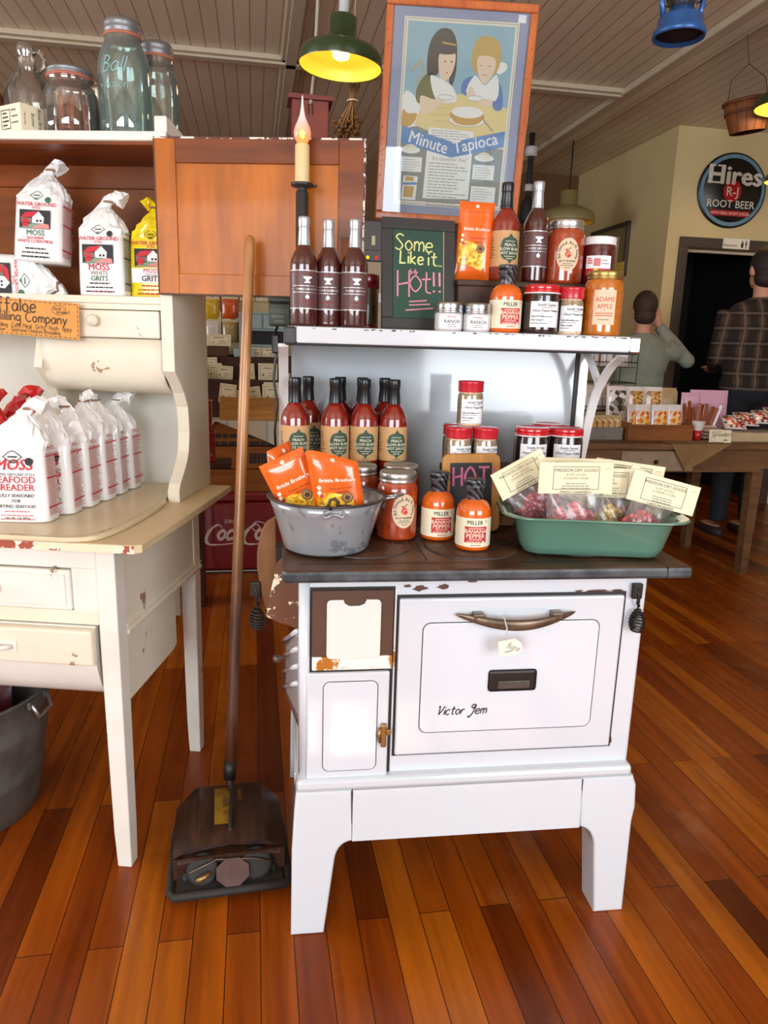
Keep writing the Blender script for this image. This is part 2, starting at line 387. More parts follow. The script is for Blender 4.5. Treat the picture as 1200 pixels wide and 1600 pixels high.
STROKES = {
 'a': [(1, [(.46, .5), (.25, .6), (.03, .32), (.15, .02), (.38, .1), (.47, .4)]), (0, [(.48, .6), (.48, 0)])],
 'c': [(1, [(.45, .5), (.25, .6), (.03, .3), (.2, 0), (.47, .1)])],
 'd': [(1, [(.46, .5), (.25, .6), (.03, .32), (.15, .02), (.38, .1), (.47, .4)]), (0, [(.48, 1), (.48, 0)])],
 'e': [(1, [(.05, .3), (.45, .36), (.36, .58), (.13, .54), (.03, .25), (.2, 0), (.48, .09)])],
 'f': [(1, [(.45, .92), (.3, 1), (.2, .8), (.2, 0)]), (0, [(.03, .55), (.42, .55)])],
 'g': [(1, [(.46, .5), (.25, .6), (.03, .34), (.18, .04), (.45, .2)]), (1, [(.48, .6), (.48, -.2), (.28, -.36), (.06, -.24)])],
 'h': [(0, [(.05, 1), (.05, 0)]), (1, [(.05, .38), (.28, .6), (.44, .42), (.45, 0)])],
 'i': [(0, [(.08, .6), (.08, 0)]), (0, [(.08, .8), (.08, .9)])],
 'k': [(0, [(.05, 1), (.05, 0)]), (0, [(.43, .6), (.07, .28), (.46, 0)])],
 'l': [(0, [(.08, 1), (.08, 0)])],
 'm': [L0, (1, [(.05, .4), (.22, .6), (.35, .42), (.35, 0)]), (1, [(.35, .4), (.52, .6), (.66, .42), (.66, 0)])],
 'n': [L0, (1, [(.05, .38), (.28, .6), (.44, .42), (.45, 0)])],
 'o': [(1, [(.25, .6), (.03, .3), (.25, 0), (.48, .3), (.25, .6)])],
 'p': [(0, [(.05, .6), (.05, -.38)]), (1, [(.05, .45), (.3, .6), (.48, .3), (.25, 0), (.05, .12)])],
 'r': [L0, (1, [(.05, .36), (.22, .58), (.38, .55)])],
 's': [(1, [(.4, .52), (.22, .6), (.06, .46), (.22, .31), (.4, .15), (.22, 0), (.03, .08)])],
 't': [(1, [(.22, .95), (.2, .15), (.42, .02)]), (0, [(.0, .62), (.42, .66)])],
 'u': [(1, [(.05, .6), (.07, .12), (.25, 0), (.44, .2)]), (0, [(.46, .6), (.46, 0)])],
 'y': [(0, [(.05, .6), (.25, .08)]), (1, [(.48, .6), (.25, .05), (.03, -.38)])],
 'B': [(0, [(.05, 1), (.05, 0)]), (1, [(.05, 1), (.42, .85), (.28, .56), (.05, .53)]), (1, [(.05, .53), (.5, .38), (.38, .05), (.05, 0)])],
 'C': [(1, [(.6, .85), (.35, 1), (.04, .5), (.3, 0), (.62, .15)])],
 'F': [(0, [(.5, 1), (.05, 1), (.05, 0)]), (0, [(.05, .52), (.4, .52)])],
 'E': [(0, [(.5, 1), (.05, 1), (.05, 0), (.5, 0)]), (0, [(.05, .52), (.4, .52)])],
 'G': [(1, [(.6, .85), (.35, 1), (.04, .5), (.3, 0), (.6, .15), (.6, .42), (.38, .42)])],
 'H': [(0, [(.05, 1), (.05, 0)]), (0, [(.5, 1), (.5, 0)]), (0, [(.05, .45), (.5, .55)])],
 'L': [(0, [(.08, 1), (.05, 0), (.5, .03)])],
 'M': [(0, [(.05, 0), (.05, 1), (.35, .4), (.65, 1), (.65, 0)])],
 'O': [(1, [(.32, 1), (.03, .5), (.32, 0), (.6, .5), (.32, 1)])],
 'S': [(1, [(.55, .88), (.3, 1), (.08, .8), (.3, .55), (.5, .25), (.28, 0), (.03, .1)])],
 'T': [(0, [(.02, 1), (.6, 1)]), (0, [(.31, 1), (.3, 0)])],
 'J': [(1, [(.5, .95), (.25, 1), (.1, .8), (.3, .6), (.5, .9), (.4, .1), (.15, -.35), (0, -.2)])],
 'V': [(1, [(.0, .9), (.12, 1), (.18, .6), (.22, .02)]), (1, [(.22, .02), (.5, .6), (.62, 1)])],
 '.': [(0, [(.04, .0), (.04, .09)])], '!': [(0, [(.1, 1), (.08, .3)]), (0, [(.07, .0), (.07, .1)])],
 '-': [(0, [(.05, .3), (.4, .32)])],
}
# ------------------------------------------------------------------ things, parts, copies
def tag(o, label, cat, group=None, kind=None):
    o['label'] = label; o['category'] = cat
    if group: o['group'] = group
    if kind: o['kind'] = kind
    return o
def thing(name, label, cat, loc=(0, 0, 0), rz=0, group=None, rx=0, ry=0):
    o = bpy.data.objects.new(name, None); o.empty_display_size = .02; COL.objects.link(o)
    o.rotation_mode = 'XYZ'; o.location = loc; o.rotation_euler = (rx, ry, rz); return tag(o, label, cat, group)
def dup(root, loc, rz, label, group=None, rx=0, ry=0):
    r = root.copy(); COL.objects.link(r); r.location = loc; r.rotation_euler = (rx, ry, rz); r['label'] = label
    if group: r['group'] = group
    for ch in KIDS(root):
        c = ch.copy(); COL.objects.link(c); c.parent = r
        for g in KIDS(ch):
            d = g.copy(); COL.objects.link(d); d.parent = c
    return r
def KIDS(o): return [c for c in bpy.data.objects if c.parent == o]
def struct(o): o['kind'] = 'structure'; return o
# surface maps
def cyl(R, z0=0, a0=0):      # wraps u around a cylinder, front towards -y
    return lambda u, v, h: ((R+h)*math.sin(u/R + a0), -(R+h)*math.cos(u/R + a0), z0 + v)
def flat(y=0, x0=0, z0=0):   # upright face looking to -y
    return lambda u, v, h: (x0 + u, y - h, z0 + v)
def top(z=0, x0=0, y0=0): return lambda u, v, h: (x0 + u, y0 + v, z + h)
def side(x, y0=0, z0=0):     # upright face looking to +x, u along +y
    return lambda u, v, h: (x + h, y0 + u, z0 + v)
def rrect(x0, x1, z0, z1, r, n=6):
    P = []
    for cx, cz, a in ((x1-r, z1-r, 0), (x0+r, z1-r, PI/2), (x0+r, z0+r, PI), (x1-r, z0+r, 3*PI/2)):
        P += [(cx + r*math.cos(a + PI/2*i/n), cz + r*math.sin(a + PI/2*i/n)) for i in range(n+1)]
    return P
# shared print and pouch builders
def vprint(name, cols, scale, base='#e8e2d6', rough=.25):
    tt = NT(name); vo = tt.n('ShaderNodeTexVoronoi'); vo.inputs['Scale'].default_value = scale; tt.l(tt.co(), vo.inputs['Vector'])
    n = len(cols); sp = tt.n('ShaderNodeSeparateColor'); tt.l(vo.outputs['Color'], sp.inputs[0])
    tt.set(tt.ramp(sp.outputs[0], [(i/n, lin(c)) for i, c in enumerate(cols)], 'CONSTANT'), rough, 0, .5); return keep(name, tt.m)
vprint('fruit_print', ['#f0a83a', '#e8791e', '#f6cf74', '#d4551a', '#efe0c0'], 55); vprint('nut_print', ['#b5772e', '#d29a45', '#7b4a1c', '#e4b968'], 70)
vprint('coffee_print', ['#e3ded4', '#8f8a80', '#4a4038', '#f0ebe2'], 35); vprint('berry_print', ['#f1ece6', '#b81e24', '#2a2a26', '#e9e5da', '#3c4a2a', '#d7343a'], 60)
vprint('nutmeat', ['#f2c437', '#e0a21f', '#f7dc6b', '#c9841a', '#f5d04a'], 150)
plain('white_film', '#e6dfdc', .3, 0, .6, var=.06); plain('tan_film', '#c2a578', .35, 0, .5, var=.25, vs=40); plain('pink_film', '#d9abc2', .35, 0, .4); plain('pinkish_white', '#d9c6bf', .4, 0, .4, var=.15, vs=30)
plain('orange_film', '#e0671a', .25, 0, .8, var=.08, vs=10); plain('amber_strip', '#9a4a16', .3, 0, .8, var=.4, vs=40); plain('red_cup', '#b01c1c', .3, 0, .6); plain('clear_cup', '#d9d3cd', .25, 0, .5)
def pillow(w, h, d, pinch=.12):
    def f(sgn):
        def g(u, v):
            q = max(0, 1 - (2*u-1)**4)*max(0, 1 - (2*v-1)**6)
            return ((u-.5)*w, sgn*(d/2*q**.6 + .0003), v*h)
        return g
    return f(-1), f(1)
def packet(name, label, cat, loc, rz, w, h, d, body, art=None, a=(.12, .88, .12, .82), grp=None, rx=0, band=None, ry=0):
    t = thing(name, label, cat, loc, rz, grp, rx, ry); f0, f1 = pillow(w, h, d)
    MB().sheet(f0, 8, 10, body).sheet(lambda u, v: f1(1-u, v), 8, 10, body).build('pouch', t)
    if art:
        fm = lambda u, v, hh: (f0(u, v)[0], f0(u, v)[1] - hh, f0(u, v)[2]); b = MB()
        b.sheet(lambda u, v: fm(a[0] + (a[1]-a[0])*u, a[2] + (a[3]-a[2])*v, .0008), 6, 6, art)
        if band: b.sheet(lambda u, v: fm(.06 + .88*u, .06 + .12*v, .0012), 6, 2, band)
        b.build('printed_panel', t)
    return t
plain('lid_honey', '#b48142', .5, var=.15); plain('cooler_red', '#7c1218', .3, 0, .5, var=.12, vs=6); plain('pale_wood', '#c7ad87', .5, var=.1); plain('brown_ink', '#4a3226', .7)
# ================================================================== THE SETTING (shop axes)
def room(mb, name): o = mb.build(name); o.rotation_euler.z = ROOM; return struct(o)
CZ = 2.92
room(MB().box(-5, 7, WY-.1, 8, -.06, 0, 'floor'), 'floor')
room(MB().box(-5, 7, WY-.1, 8, CZ, CZ+.06, 'beadboard'), 'ceiling')
# front wall with its shop windows, behind the viewer
b = MB()
b.box(-5, -3.25, WY-.1, WY, 0, CZ, 'shop_wall'); b.box(-3.25, 3.15, WY-.1, WY, 2.45, CZ, 'shop_wall')
b.box(-3.25, -.45, WY-.1, WY, 0, .7, 'shop_wall'); b.box(-.45, 0, WY-.1, WY, 0, 2.45, 'shop_wall')
b.box(.95, 1.0, WY-.1, WY, 0, 2.45, 'shop_wall'); b.box(1.0, 3.15, WY-.1, WY, 0, .7, 'shop_wall'); b.box(3.15, 7, WY-.1, WY, 0, CZ, 'shop_wall')
room(b, 'wall_front')
for i, (x0, x1, n) in enumerate(((-3.25, -.45, 2), (1.0, 3.15, 1))):
    b = MB()
    for k in range(n+1):
        x = x0 + (x1-x0-.06)*k/n; b.box(x, x+.06, WY-.07, WY-.02, .7, 2.45, 'dark_trim')
    b.box(x0, x1, WY-.07, WY-.02, .7, .76, 'dark_trim'); b.box(x0, x1, WY-.07, WY-.02, 2.39, 2.45, 'dark_trim')
    room(b, 'window_%d' % (i+1))
b = MB().box(0, .95, WY-.08, WY-.03, 0, 2.05, 'dark_trim').box(0, .95, WY-.08, WY-.03, 2.05, 2.12, 'batten')
for k in range(6): b.box(.0 + k*.182, .04 + k*.182, WY-.07, WY-.03, 2.12, 2.45, 'batten')
room(b, 'door_1')
room(MB().box(-5.1, -5, WY, .7, 0, CZ, 'shop_wall').box(-5.1, -5, 3.7, 8, 0, CZ, 'shop_wall').box(-5.1, -5, .7, 3.7, 0, .9, 'shop_wall').box(-5.1, -5, .7, 3.7, 2.4, CZ, 'shop_wall'), 'wall_left')
room(MB().box(-5.06, -5.01, .7, .78, .9, 2.4, 'dark_trim').box(-5.06, -5.01, 3.62, 3.7, .9, 2.4, 'dark_trim').box(-5.06, -5.01, 2.16, 2.24, .9, 2.4, 'dark_trim'), 'window_3')  # unseen window frame, invented to go with the added side fill
room(MB().box(7, 7.1, WY, 8, 0, CZ, 'shop_wall'), 'wall_right')
room(MB().box(-5, 3.17, 7.25, 7.35, 0, CZ, 'brown_wall'), 'wall_back')
room(MB().box(3.17, 3.27, 5.6, 7.25, 0, CZ, 'tan_wall'), 'wall_side')
b = MB().box(3.17, 3.34, 5.5, 5.6, 0, CZ, 'tan_wall').box(3.34, 4.3, 5.5, 5.6, 2.06, CZ, 'tan_wall').box(4.3, 7, 5.5, 5.6, 0, CZ, 'tan_wall')
room(b, 'wall_door')
b = MB().box(3.27, 4.4, 7.0, 7.05, 0, 2.4, 'black_void').box(4.35, 4.4, 5.6, 7.0, 0, 2.4, 'black_void').box(3.27, 4.4, 5.6, 7.05, 2.4, 2.45, 'black_void').box(3.27, 3.29, 5.6, 7, 0, 2.4, 'black_void')  # near-black wall colour paints in the darkness of the unlit passage
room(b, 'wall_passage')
b = MB().box(3.275, 3.345, 5.47, 5.5, 0, 2.06, 'dark_trim', .004).box(4.295, 4.365, 5.47, 5.5, 0, 2.06, 'dark_trim', .004).box(3.275, 4.365, 5.47, 5.5, 2.06, 2.135, 'dark_trim', .004)
b.box(3.345, 3.36, 5.52, 5.6, 0, 2.045, 'dark_trim').box(3.345, 4.295, 5.52, 5.56, 2.03, 2.05, 'batten')
room(b, 'door_2')
# ceiling battens and crown strips
room(MB().box(.18, .30, WY, 7.2, CZ-.03, CZ, 'batten', .006).box(.205, .275, WY, 7.2, CZ-.045, CZ-.03, 'batten', .006), 'trim_1')
room(MB().box(-4.9, 2.40, 4.87, 5.0, CZ-.03, CZ, 'batten', .006).box(-4.9, 2.40, 4.9, 4.97, CZ-.045, CZ-.03, 'batten', .006), 'trim_2')
room(MB().box(2.39, 2.58, WY, 7.2, CZ-.03, CZ, 'beadboard', .004).box(2.385, 2.41, WY, 7.2, CZ-.04, CZ, 'batten', .004), 'trim_3')

# ================================================================== SIGNS AND PICTURES ON THE FAR WALLS
plain('sign_black', '#15100f', .35); plain('sign_blue', '#6f97ab', .4, var=.2); plain('sign_cream', '#e3dccb', .5, var=.12, vs=40); plain('sign_red', '#b5171d', .4)
def at_room(o, x, y, z, rz=0): o.location = R_(x, y, z); o.rotation_euler.z = ROOM + rz; return o
t = at_room(thing('enamel_sign', 'oval black root beer sign with a pale blue rim above the dark doorway', 'sign'), 3.665, 5.495, 2.49)
rx, rz_ = .28, .262
Md = Matrix.Rotation(PI/2, 4, 'X')
b = MB().lathe([(1.0, 0), (1.0, .008), (.985, .014), (0, .014)], 'sign_black', 48, M=Md @ Matrix.Diagonal((rx+.012, rz_+.012, 1, 1)))
fm = flat(-.0145)
b.ring(0, 0, rx*.94, .028, 'sign_blue', fm, .001, 48, rz_*.94)
b.build('plate', t)
b = MB()
b.disc(.0, -.005, .078, 'sign_red', fm, .0015)
b.text('Hires', .19, 'sign_cream', fm, .012, .045, 'C', .035, h=.002, sx=1.12)
for x0, x1, y in ((-.225, -.165, .045), (-.165, -.10, .045), (-.215, -.165, .165), (-.15, -.095, .165)): b.rect(x0, x1, y, y+.012, 'sign_cream', fm, .002)
b.text('R-J', .095, 'sign_cream', fm, .0, -.04, 'C', .01, h=.0025)
b.text('ROOT BEER', .078, 'sign_cream', fm, .0, -.125, 'C', .01, h=.002)
b.rect(-.17, .17, -.185, -.145, 'sign_red', fm, .0015)
b.text('WITH REAL ROOT JUICES', .029, 'sign_cream', fm, 0, -.176, 'C', .01, h=.002)
b.build('lettering', t)
t = at_room(thing('restroom_sign', 'small white sign with two black figures on the top of the door frame', 'sign'), 3.745, 5.468, 2.10)
MB().box(-.115, .115, -.006, 0, -.038, .042, 'paper', .002).build('plate', t)
fm = flat(-.0062); b = MB().text('Restrooms', .026, 'ink', fm, -.05, -.02, 'C', .01); b.build('lettering', t); b = MB()
for k, u in enumerate((.052, .085)):
    b.disc(u, .02, .006, 'ink', fm); b.face([(u-.009, .012), (u-.004 if k else u-.012, -.012), (u-.004, -.03), (u+.004, -.03), (u+.004 if k else u+.012, -.012), (u+.009, .012)], 'ink', fm)
b.build('pictogram', t)
t = at_room(thing('framed_picture', 'dark framed certificate hanging on the tan side wall', 'picture'), 3.168, 6.45, 2.11)
b = MB(); fx = lambda u, v, h: (-.02 - h, -u, v)
for q in ((-.36, .36, .19, .225), (-.36, .36, -.225, -.19), (-.36, -.325, -.225, .225), (.325, .36, -.225, .225)): b.box(-.03, -.001, q[0], q[1], q[2], q[3], 'dark_trim', .004)
b.build('picture_frame', t)
plain('olive_mat', '#83764a', .7, var=.15); plain('yellow_card', '#d8b64a', .6)
MB().box(-.016, -.002, -.33, .33, -.195, .195, 'olive_mat').rect(-.2, .2, -.12, .12, 'tan_wall', lambda u, v, h: (-.017-h, u, v)).build('print', t)

t = at_room(thing('yellow_card', 'plain yellow card at the lower corner of the framed certificate', 'card'), 3.166, 6.17, 1.955)
MB().box(-.034, -.031, -.085, .085, -.05, .05, 'yellow_card').build('card', t)
# ================================================================== PENDANT LAMPS, LANTERN, BASKET, HANGING THINGS
plain('lamp_green', '#2c4222', .3, .1, .5); plain('lamp_inside', '#ffc23c', .45); plain('pipe_white', '#c9cac8', .4)
emit('bulb_glow', '#ffd890', 4)
def pendant(name, label, loc, r, grp, power, tilt=(0, 0), shade='lamp_green', st=.017):
    t = thing(name, label, 'lamp', loc, ROOM, grp, tilt[0], tilt[1]); k = r/.14
    prof = [(r, 0), (r*1.01, .004), (r*.99, .035*k), (r*.9, .052*k), (r*.55, .075*k), (r*.34, .085*k), (r*.33, .15*k), (r*.28, .155*k)]
    MB().lathe_open(prof, shade, 36).lathe([(r*.28, .155*k), (0, .157*k)], shade, 24).build('lamp_shade', t)
    MB().lathe_open([(r*.985, .003), (r*.97, .032*k), (r*.88, .048*k), (r*.5, .07*k), (r*.3, .075*k)], 'lamp_inside', 36).lathe([(r*.3, .075*k), (0, .076*k)], 'lamp_inside', 24).build('reflector', t)
    if power:
        MB().lathe([(0, .02*k), (.026*k, .03*k), (.03*k, .045*k), (.02*k, .065*k), (.012*k, .075*k)], 'bulb_glow', 16).build('bulb', t)
        l = bpy.data.lights.new('bulb_light', 'POINT'); l.energy = power; l.color = (1, .80, .52); l.shadow_soft_size = .03
        o = bpy.data.objects.new('bulb_light', l); COL.objects.link(o); o.parent = t; o.location = (0, 0, -.004)
    MB().tube([(0, 0, .15*k), (0, 0, (CZ - loc[2])/max(.9, math.cos(tilt[0])))], st*k, 'pipe_white' if st > .01 else 'black_matte', 12).build('stem', t)
    return t
PG = 'green enamel pendant lamps'
pendant('pendant_lamp', 'green enamel pendant lamp with a lit yellow inside, beside the framed poster', Vector((-.184, 2.6, 2.115)), .134, PG, .8, (0, math.radians(3)))
pendant('pendant_lamp', 'lit pendant lamp cut by the right edge of the photo, beside the hanging basket', Vector((1.965, 4.0, 2.46)), .16, PG, 3)
pendant('pendant_lamp', 'far lit pendant lamp just right of the oval root beer sign', Vector((2.60, 5.2, 2.38)), .13, PG, 3)
plain('olive_enamel', '#8d8050', .4)
pendant('pendant_lamp', 'unlit olive pendant lamp behind the relish jar on the stove shelf', R_(2.55, 6.0, 2.27), .22, PG, 0, shade='olive_enamel', st=.004)

plain('lantern_blue', '#2d62a4', .35, .3, .3, var=.25, vs=30); plain('soot_glass', '#3b3a36', .1, 0, 1)
t = thing('kerosene_lantern', 'blue metal kerosene lantern hanging from the ceiling', 'lantern', (.757, 2.2, 2.078), ROOM)
t.scale = (.93, .93, .93)
MB().lathe([(0, .012), (.066, .012), (.070, 0), (.073, .001), (.075, .008), (.072, .02), (.064, .026), (.063, .05), (.057, .056), (.04, .06), (.034, .075), (0, .075)], 'lantern_blue', 36).lathe([(0, .0112), (.0655, .0112), (.0655, .0118), (0, .0118)], 'black_matte', 32).build('font', t)  # black disc paints the shade inside the open base
MB().lathe([(.03, .075), (.045, .1), (.052, .13), (.046, .165), (.033, .195)], 'soot_glass', 24).build('chimney', t)
b = MB()
for s in (-1, 1): b.tube([(s*.055, 0, .05), (s*.064, 0, .09), (s*.065, 0, .18), (s*.055, 0, .22), (s*.03, 0, .235)], .008, 'lantern_blue', 8)
for z in (.1, .165): b.tube([(.055*math.cos(a*PI/8), .055*math.sin(a*PI/8), z) for a in range(16)], .0018, 'dark_iron', 5, True)
b.build('frame', t)
MB().lathe([(.033, .195), (.04, .2), (.042, .225), (.03, .245), (.022, .27), (0, .272)], 'lantern_blue', 24).build('hood', t)
MB().tube([(-.06, 0, .2), (-.05, 0, .3), (0, 0, .345), (.05, 0, .3), (.06, 0, .2)], .0022, 'dark_iron', 6).tube([(0, 0, .345), (0, 0, (CZ-2.078)/.93)], .0022, 'dark_iron', 6).build('bail', t)

wood('basket_wood', '#9a5f33', '#7a4525', .8, 'Z', .6); plain('slat_gap', '#4a2a18', .8); plain('basket_band', '#6b3a1e', .6, var=.2)
t = thing('bushel_basket', 'small round wooden basket hanging from the ceiling', 'basket', (1.905, 4.3, 2.425), ROOM, None, .04, -.15)
MB().lathe_open([(.088, 0), (.098, .04), (.112, .1), (.122, .16), (.117, .16), (.107, .1), (.093, .04), (.083, .006)], 'basket_wood', 24).lathe([(.088, .004), (0, .004)], 'basket_wood', 24).build('body', t)
b = MB()
for r, z in ((.114, .10), (.125, .15)): b.lathe_open([(r, z-.008), (r+.003, z-.008), (r+.003, z+.008), (r, z+.008)], 'basket_band', 24)
for k in range(14): b.tube([(.0885*math.cos(k*PI/7), .0885*math.sin(k*PI/7), .002), (.1125*math.cos(k*PI/7), .1125*math.sin(k*PI/7), .1), (.1225*math.cos(k*PI/7), .1225*math.sin(k*PI/7), .16)], .0012, 'slat_gap', 4)
b.build('band', t)
MB().tube([(-.12, 0, .15), (-.10, 0, .26), (0, 0, .33), (.1, 0, .26), (.12, 0, .15)], .002, 'dark_iron', 5).tube([(0, 0, .33), (-.02, 0, .51)], .0015, 'dark_iron', 5).build('handle', t)

plain('barn_red', '#7d3a38', .6, var=.12); plain('slot_dark', '#1c0d0c', .8); plain('white_strap', '#b5ada4', .6)
t = thing('birdhouse', 'dull red wooden birdhouse hanging from the ceiling above the open cabinet door', 'birdhouse', (-.315, 2.9, 1.93), ROOM)
MB().box(-.065, .065, -.05, .05, 0, .165, 'barn_red', .003).box(-.009, -.005, -.051, -.049, .115, .15, 'slot_dark').box(.005, .009, -.051, -.049, .115, .15, 'slot_dark').build('body', t)
MB().prism([(-.08, .162), (.08, .162), (.078, .175), (-.078, .178)], -.065, .065, 'barn_red').build('roof', t)
MB().tube([(0, -.053, .15), (.012, -.053, .25), (.05, 0, CZ-1.93)], .006, 'white_strap', 6).build('strap', t)

plain('straw', '#8d6a42', .8, var=.4, vs=60); plain('dried_bloom', '#6e4a22', .9, var=.5, vs=90); plain('twine', '#cbb79a', .8)
t = thing('dried_flower_bundle', 'bunch of dried brown flowers hanging upside down behind the green lamp', 'dried flowers', (-.165, 2.82, 1.96), ROOM)
b = MB(); rg = random.Random(3)
for k in range(16):
    a = rg.uniform(0, 2*PI); r0 = rg.uniform(0, .02); r1 = rg.uniform(.01, .05)
    b.tube([(r1*math.cos(a)-.01, r1*math.sin(a), .03), (r0*.5*math.cos(a)+.01, r0*.5*math.sin(a), .12), (r0*1.6*math.cos(a)+.02, r0*1.6*math.sin(a), .22)], .0025, 'straw', 5)
b.build('stem_bunch', t)
b = MB()
for k in range(110):
    a = rg.uniform(0, 2*PI); r = rg.uniform(0, .055); z = rg.uniform(0, .07); q = rg.uniform(.004, .010)
    b.lathe([(0, -q), (q*.8, -q*.4), (q, 0), (q*.7, q*.6), (0, q)], 'dried_bloom', 6, M=Matrix.Translation((r*math.cos(a)-.012, r*math.sin(a)*.7, z)))
b.build('bloom_cluster', t)
MB().tube([(.018*math.cos(k*PI/6)+.011, .018*math.sin(k*PI/6), .125) for k in range(12)], .003, 'twine', 5, True).tube([(.011, 0, .13), (.02, 0, CZ-1.96)], .0015, 'twine', 5).build('tie', t)

t = thing('stage_light', 'black rod light with a white cap fixed to the ceiling right of the poster', 'light fixture', R_(2.2, 6.0, 2.25), ROOM)
MB().tube([(0, 0, .02), (0, 0, CZ-2.25)], .022, 'black_matte', 12).lathe([(0, 0), (.06, 0), (.065, .05), (.05, .16), (.02, .2)], 'black_matte', 16).build('body', t)
MB().lathe([(.034, .24), (.034, .29), (0, .29)], 'pipe_white', 16).lathe([(.05, .5), (.05, .56), (.045, .57), (0, .57)], 'pipe_white', 16).build('collar', t)
# ================================================================== WHITE BAKER'S CABINET (its own axes: x to the right, y away from the viewer)
def HT(name, label, cat, x, y, z, grp=None, rz=0, rx=0, ry=0): return thing(name, label, cat, H_(x, y, z), HA + rz, grp, rx, ry)
hc = HT('bakers_cabinet', 'tall chipped white baker\'s cabinet with an open orange wooden door', 'cabinet', 0, 0, 0)
W = -1.12; CT = .826
MB().prism([(W, 0), (-.012, 0), (0, .012), (.002, .34), (0, .675), (W, .675)], CT-.019, CT, 'counter_paint', 'z', .003).rect(W, -.012, CT-.018, CT-.001, 'edge_paint', flat(-.0005), .0006).build('countertop', hc)
PR = [(.4226, .826), (.4205, .854), (.432, .874), (.464, .901), (.489, .927), (.5045, .951), (.5144, 1.002), (.5123, 1.036), (.508, 1.07), (.484, 1.108), (.4575, 1.134), (.43, 1.158), (.4195, 1.167)]
for x0 in (-.098, -.44, W+.02):
    if x0 == -.44: pr = [(.445, 1.245)] + [(y, z) for y, z in PR[::-1][0:9]] + [(.50, .98), (.665, .98), (.665, 1.245)]; MB().prism(pr[::-1], x0, x0+.022, 'cream_paint', 'x', .002).build('partition', hc)
    else: MB().prism([(.686, .826), (.686, 1.727), (.4195, 1.727)] + PR[::-1], x0, x0+.032, 'cream_paint', 'x', .002).build('side_panel', hc)
MB().box(W+.05, -.098, .67, .684, .826, 1.335, 'back_board').box(W+.05, -.098, .668, .684, 1.335, 1.70, 'cupboard_wood').box(W+.05, -.098, .655, .668, 1.645, 1.70, 'rail_wood').build('back_panel', hc)
MB().box(W+.05, -.098, .4205, .668, 1.331, 1.349, 'cream_paint', .002).build('cupboard_floor', hc)
MB().box(W+.02, -.066, .415, .69, 1.706, 1.727, 'white_paint', .003).box(W+.05, -.098, .43, .668, 1.700, 1.706, 'rail_wood').build('top_board', hc)
MB().prism([(.425, 1.727), (.425, 1.762), (.45, 1.762), (.655, 1.735), (.655, 1.727)], -.0975, -.067, 'white_paint', 'x', .002).build('gallery_end', hc)
MB().box(W+.05, -.098, .424, .44, 1.316, 1.331, 'cream_paint', .002).build('rail', hc)
for x0, x1 in ((-.435, -.102), (-.79, -.445)):
    d = MB().box(x0, x1, .418, .436, 1.247, 1.314, 'cream_paint', .004).build('drawer', hc)
    MB().lathe([(0, 0), (.008, .0), (.007, .006), (.0135, .010), (.0145, .016), (.010, .022), (.004, .0225), (.0035, .024), (0, .024)], 'cream_paint', 20, M=Matrix.Translation(((-.267 if x0 > -.5 else -.6), .418, 1.288)) @ Matrix.Rotation(PI/2, 4, 'X')).build('knob', d)
MB().sheet(lambda u, v: (-.418 + .318*u, *[(.4265, 1.245), (.4265, 1.205), (.429, 1.17), (.437, 1.142), (.455, 1.122), (.485, 1.108), (.53, 1.102), (.60, 1.10), (.66, 1.10)][int(round(v*8))]), 10, 8, 'cream_paint', th=-.008).build('curved_bin', hc)
# open cupboard door, inside face showing
d = MB(); D0, D1 = .400, .4185
x0, x1, z0, z1 = -.092, .4115, 1.355, 1.7105
d.box(x0, x0+.052, D0, D1, z0, z1, 'door_wood', .002).box(x1-.062, x1, D0, D1, z0, z1, 'rail_wood', .002).box(x0+.052, x1-.062, D0, D1, z1-.056, z1, 'rail_wood', .002).box(x0+.052, x1-.062, D0, D1, z0, z0+.05, 'door_wood', .002)
d.box(x0+.05, x1-.06, D0+.005, D1-.004, z0+.048, z1-.054, 'door_wood')
for q in ((x0-.0006, x0+.003, D0-.0006, D1, z0, z1, 'rust_plate'), (x0, x1, D0-.0008, D1, z1-.003, z1+.001, 'door_edge'), (x1-.003, x1+.001, D0-.0008, D1, z0, z1, 'door_edge'), (x0, x1, D0-.0008, D1, z0-.001, z0+.003, 'rust_plate')): d.box(*q)
d = d.build('door', hc)
for z in (1.42, 1.64): MB().tube([(x0-.002, D1, z-.022), (x0-.002, D1, z+.022)], .004, 'dark_iron', 8).build('hinge', d)
# base
for (xa, yf) in ((-.1220, .047), (W+.06, .047), (-.1220, .560), (W+.06, .560)):
    z = [.80, .55, .30, .10, .0]; o = [.0, .0, .0015, .003, .006]
    b = MB(); V = []; F = []; wdt = .043; dp = .049
    for zz, oo in zip(z, o): V += [(xa+oo, yf+oo, zz), (xa+wdt-oo*.4, yf+oo, zz), (xa+wdt-oo*.4, yf+dp-oo, zz), (xa+oo, yf+dp-oo, zz)]
    for k in range(4):
        for j in range(4): F.append([k*4+j, k*4+(j+1) % 4, (k+1)*4+(j+1) % 4, (k+1)*4+j][::-1])
    F += [[0, 1, 2, 3], [19, 18, 17, 16]]; b.add(V, F, 'white_paint')
    lg = b.build('leg', hc); m = lg.modifiers.new('b', 'BEVEL'); m.width = .003; m.segments = 2; m.limit_method = 'ANGLE'; m.angle_limit = .7
MB().box(W+.1, -.122, .052, .068, .752, .806, 'white_paint', .002).box(-.180, -.122, .053, .068, .655, .752, 'white_paint').box(W+.1, -.122, .050, .070, .622, .655, 'cream_paint', .003).build('front_apron', hc)
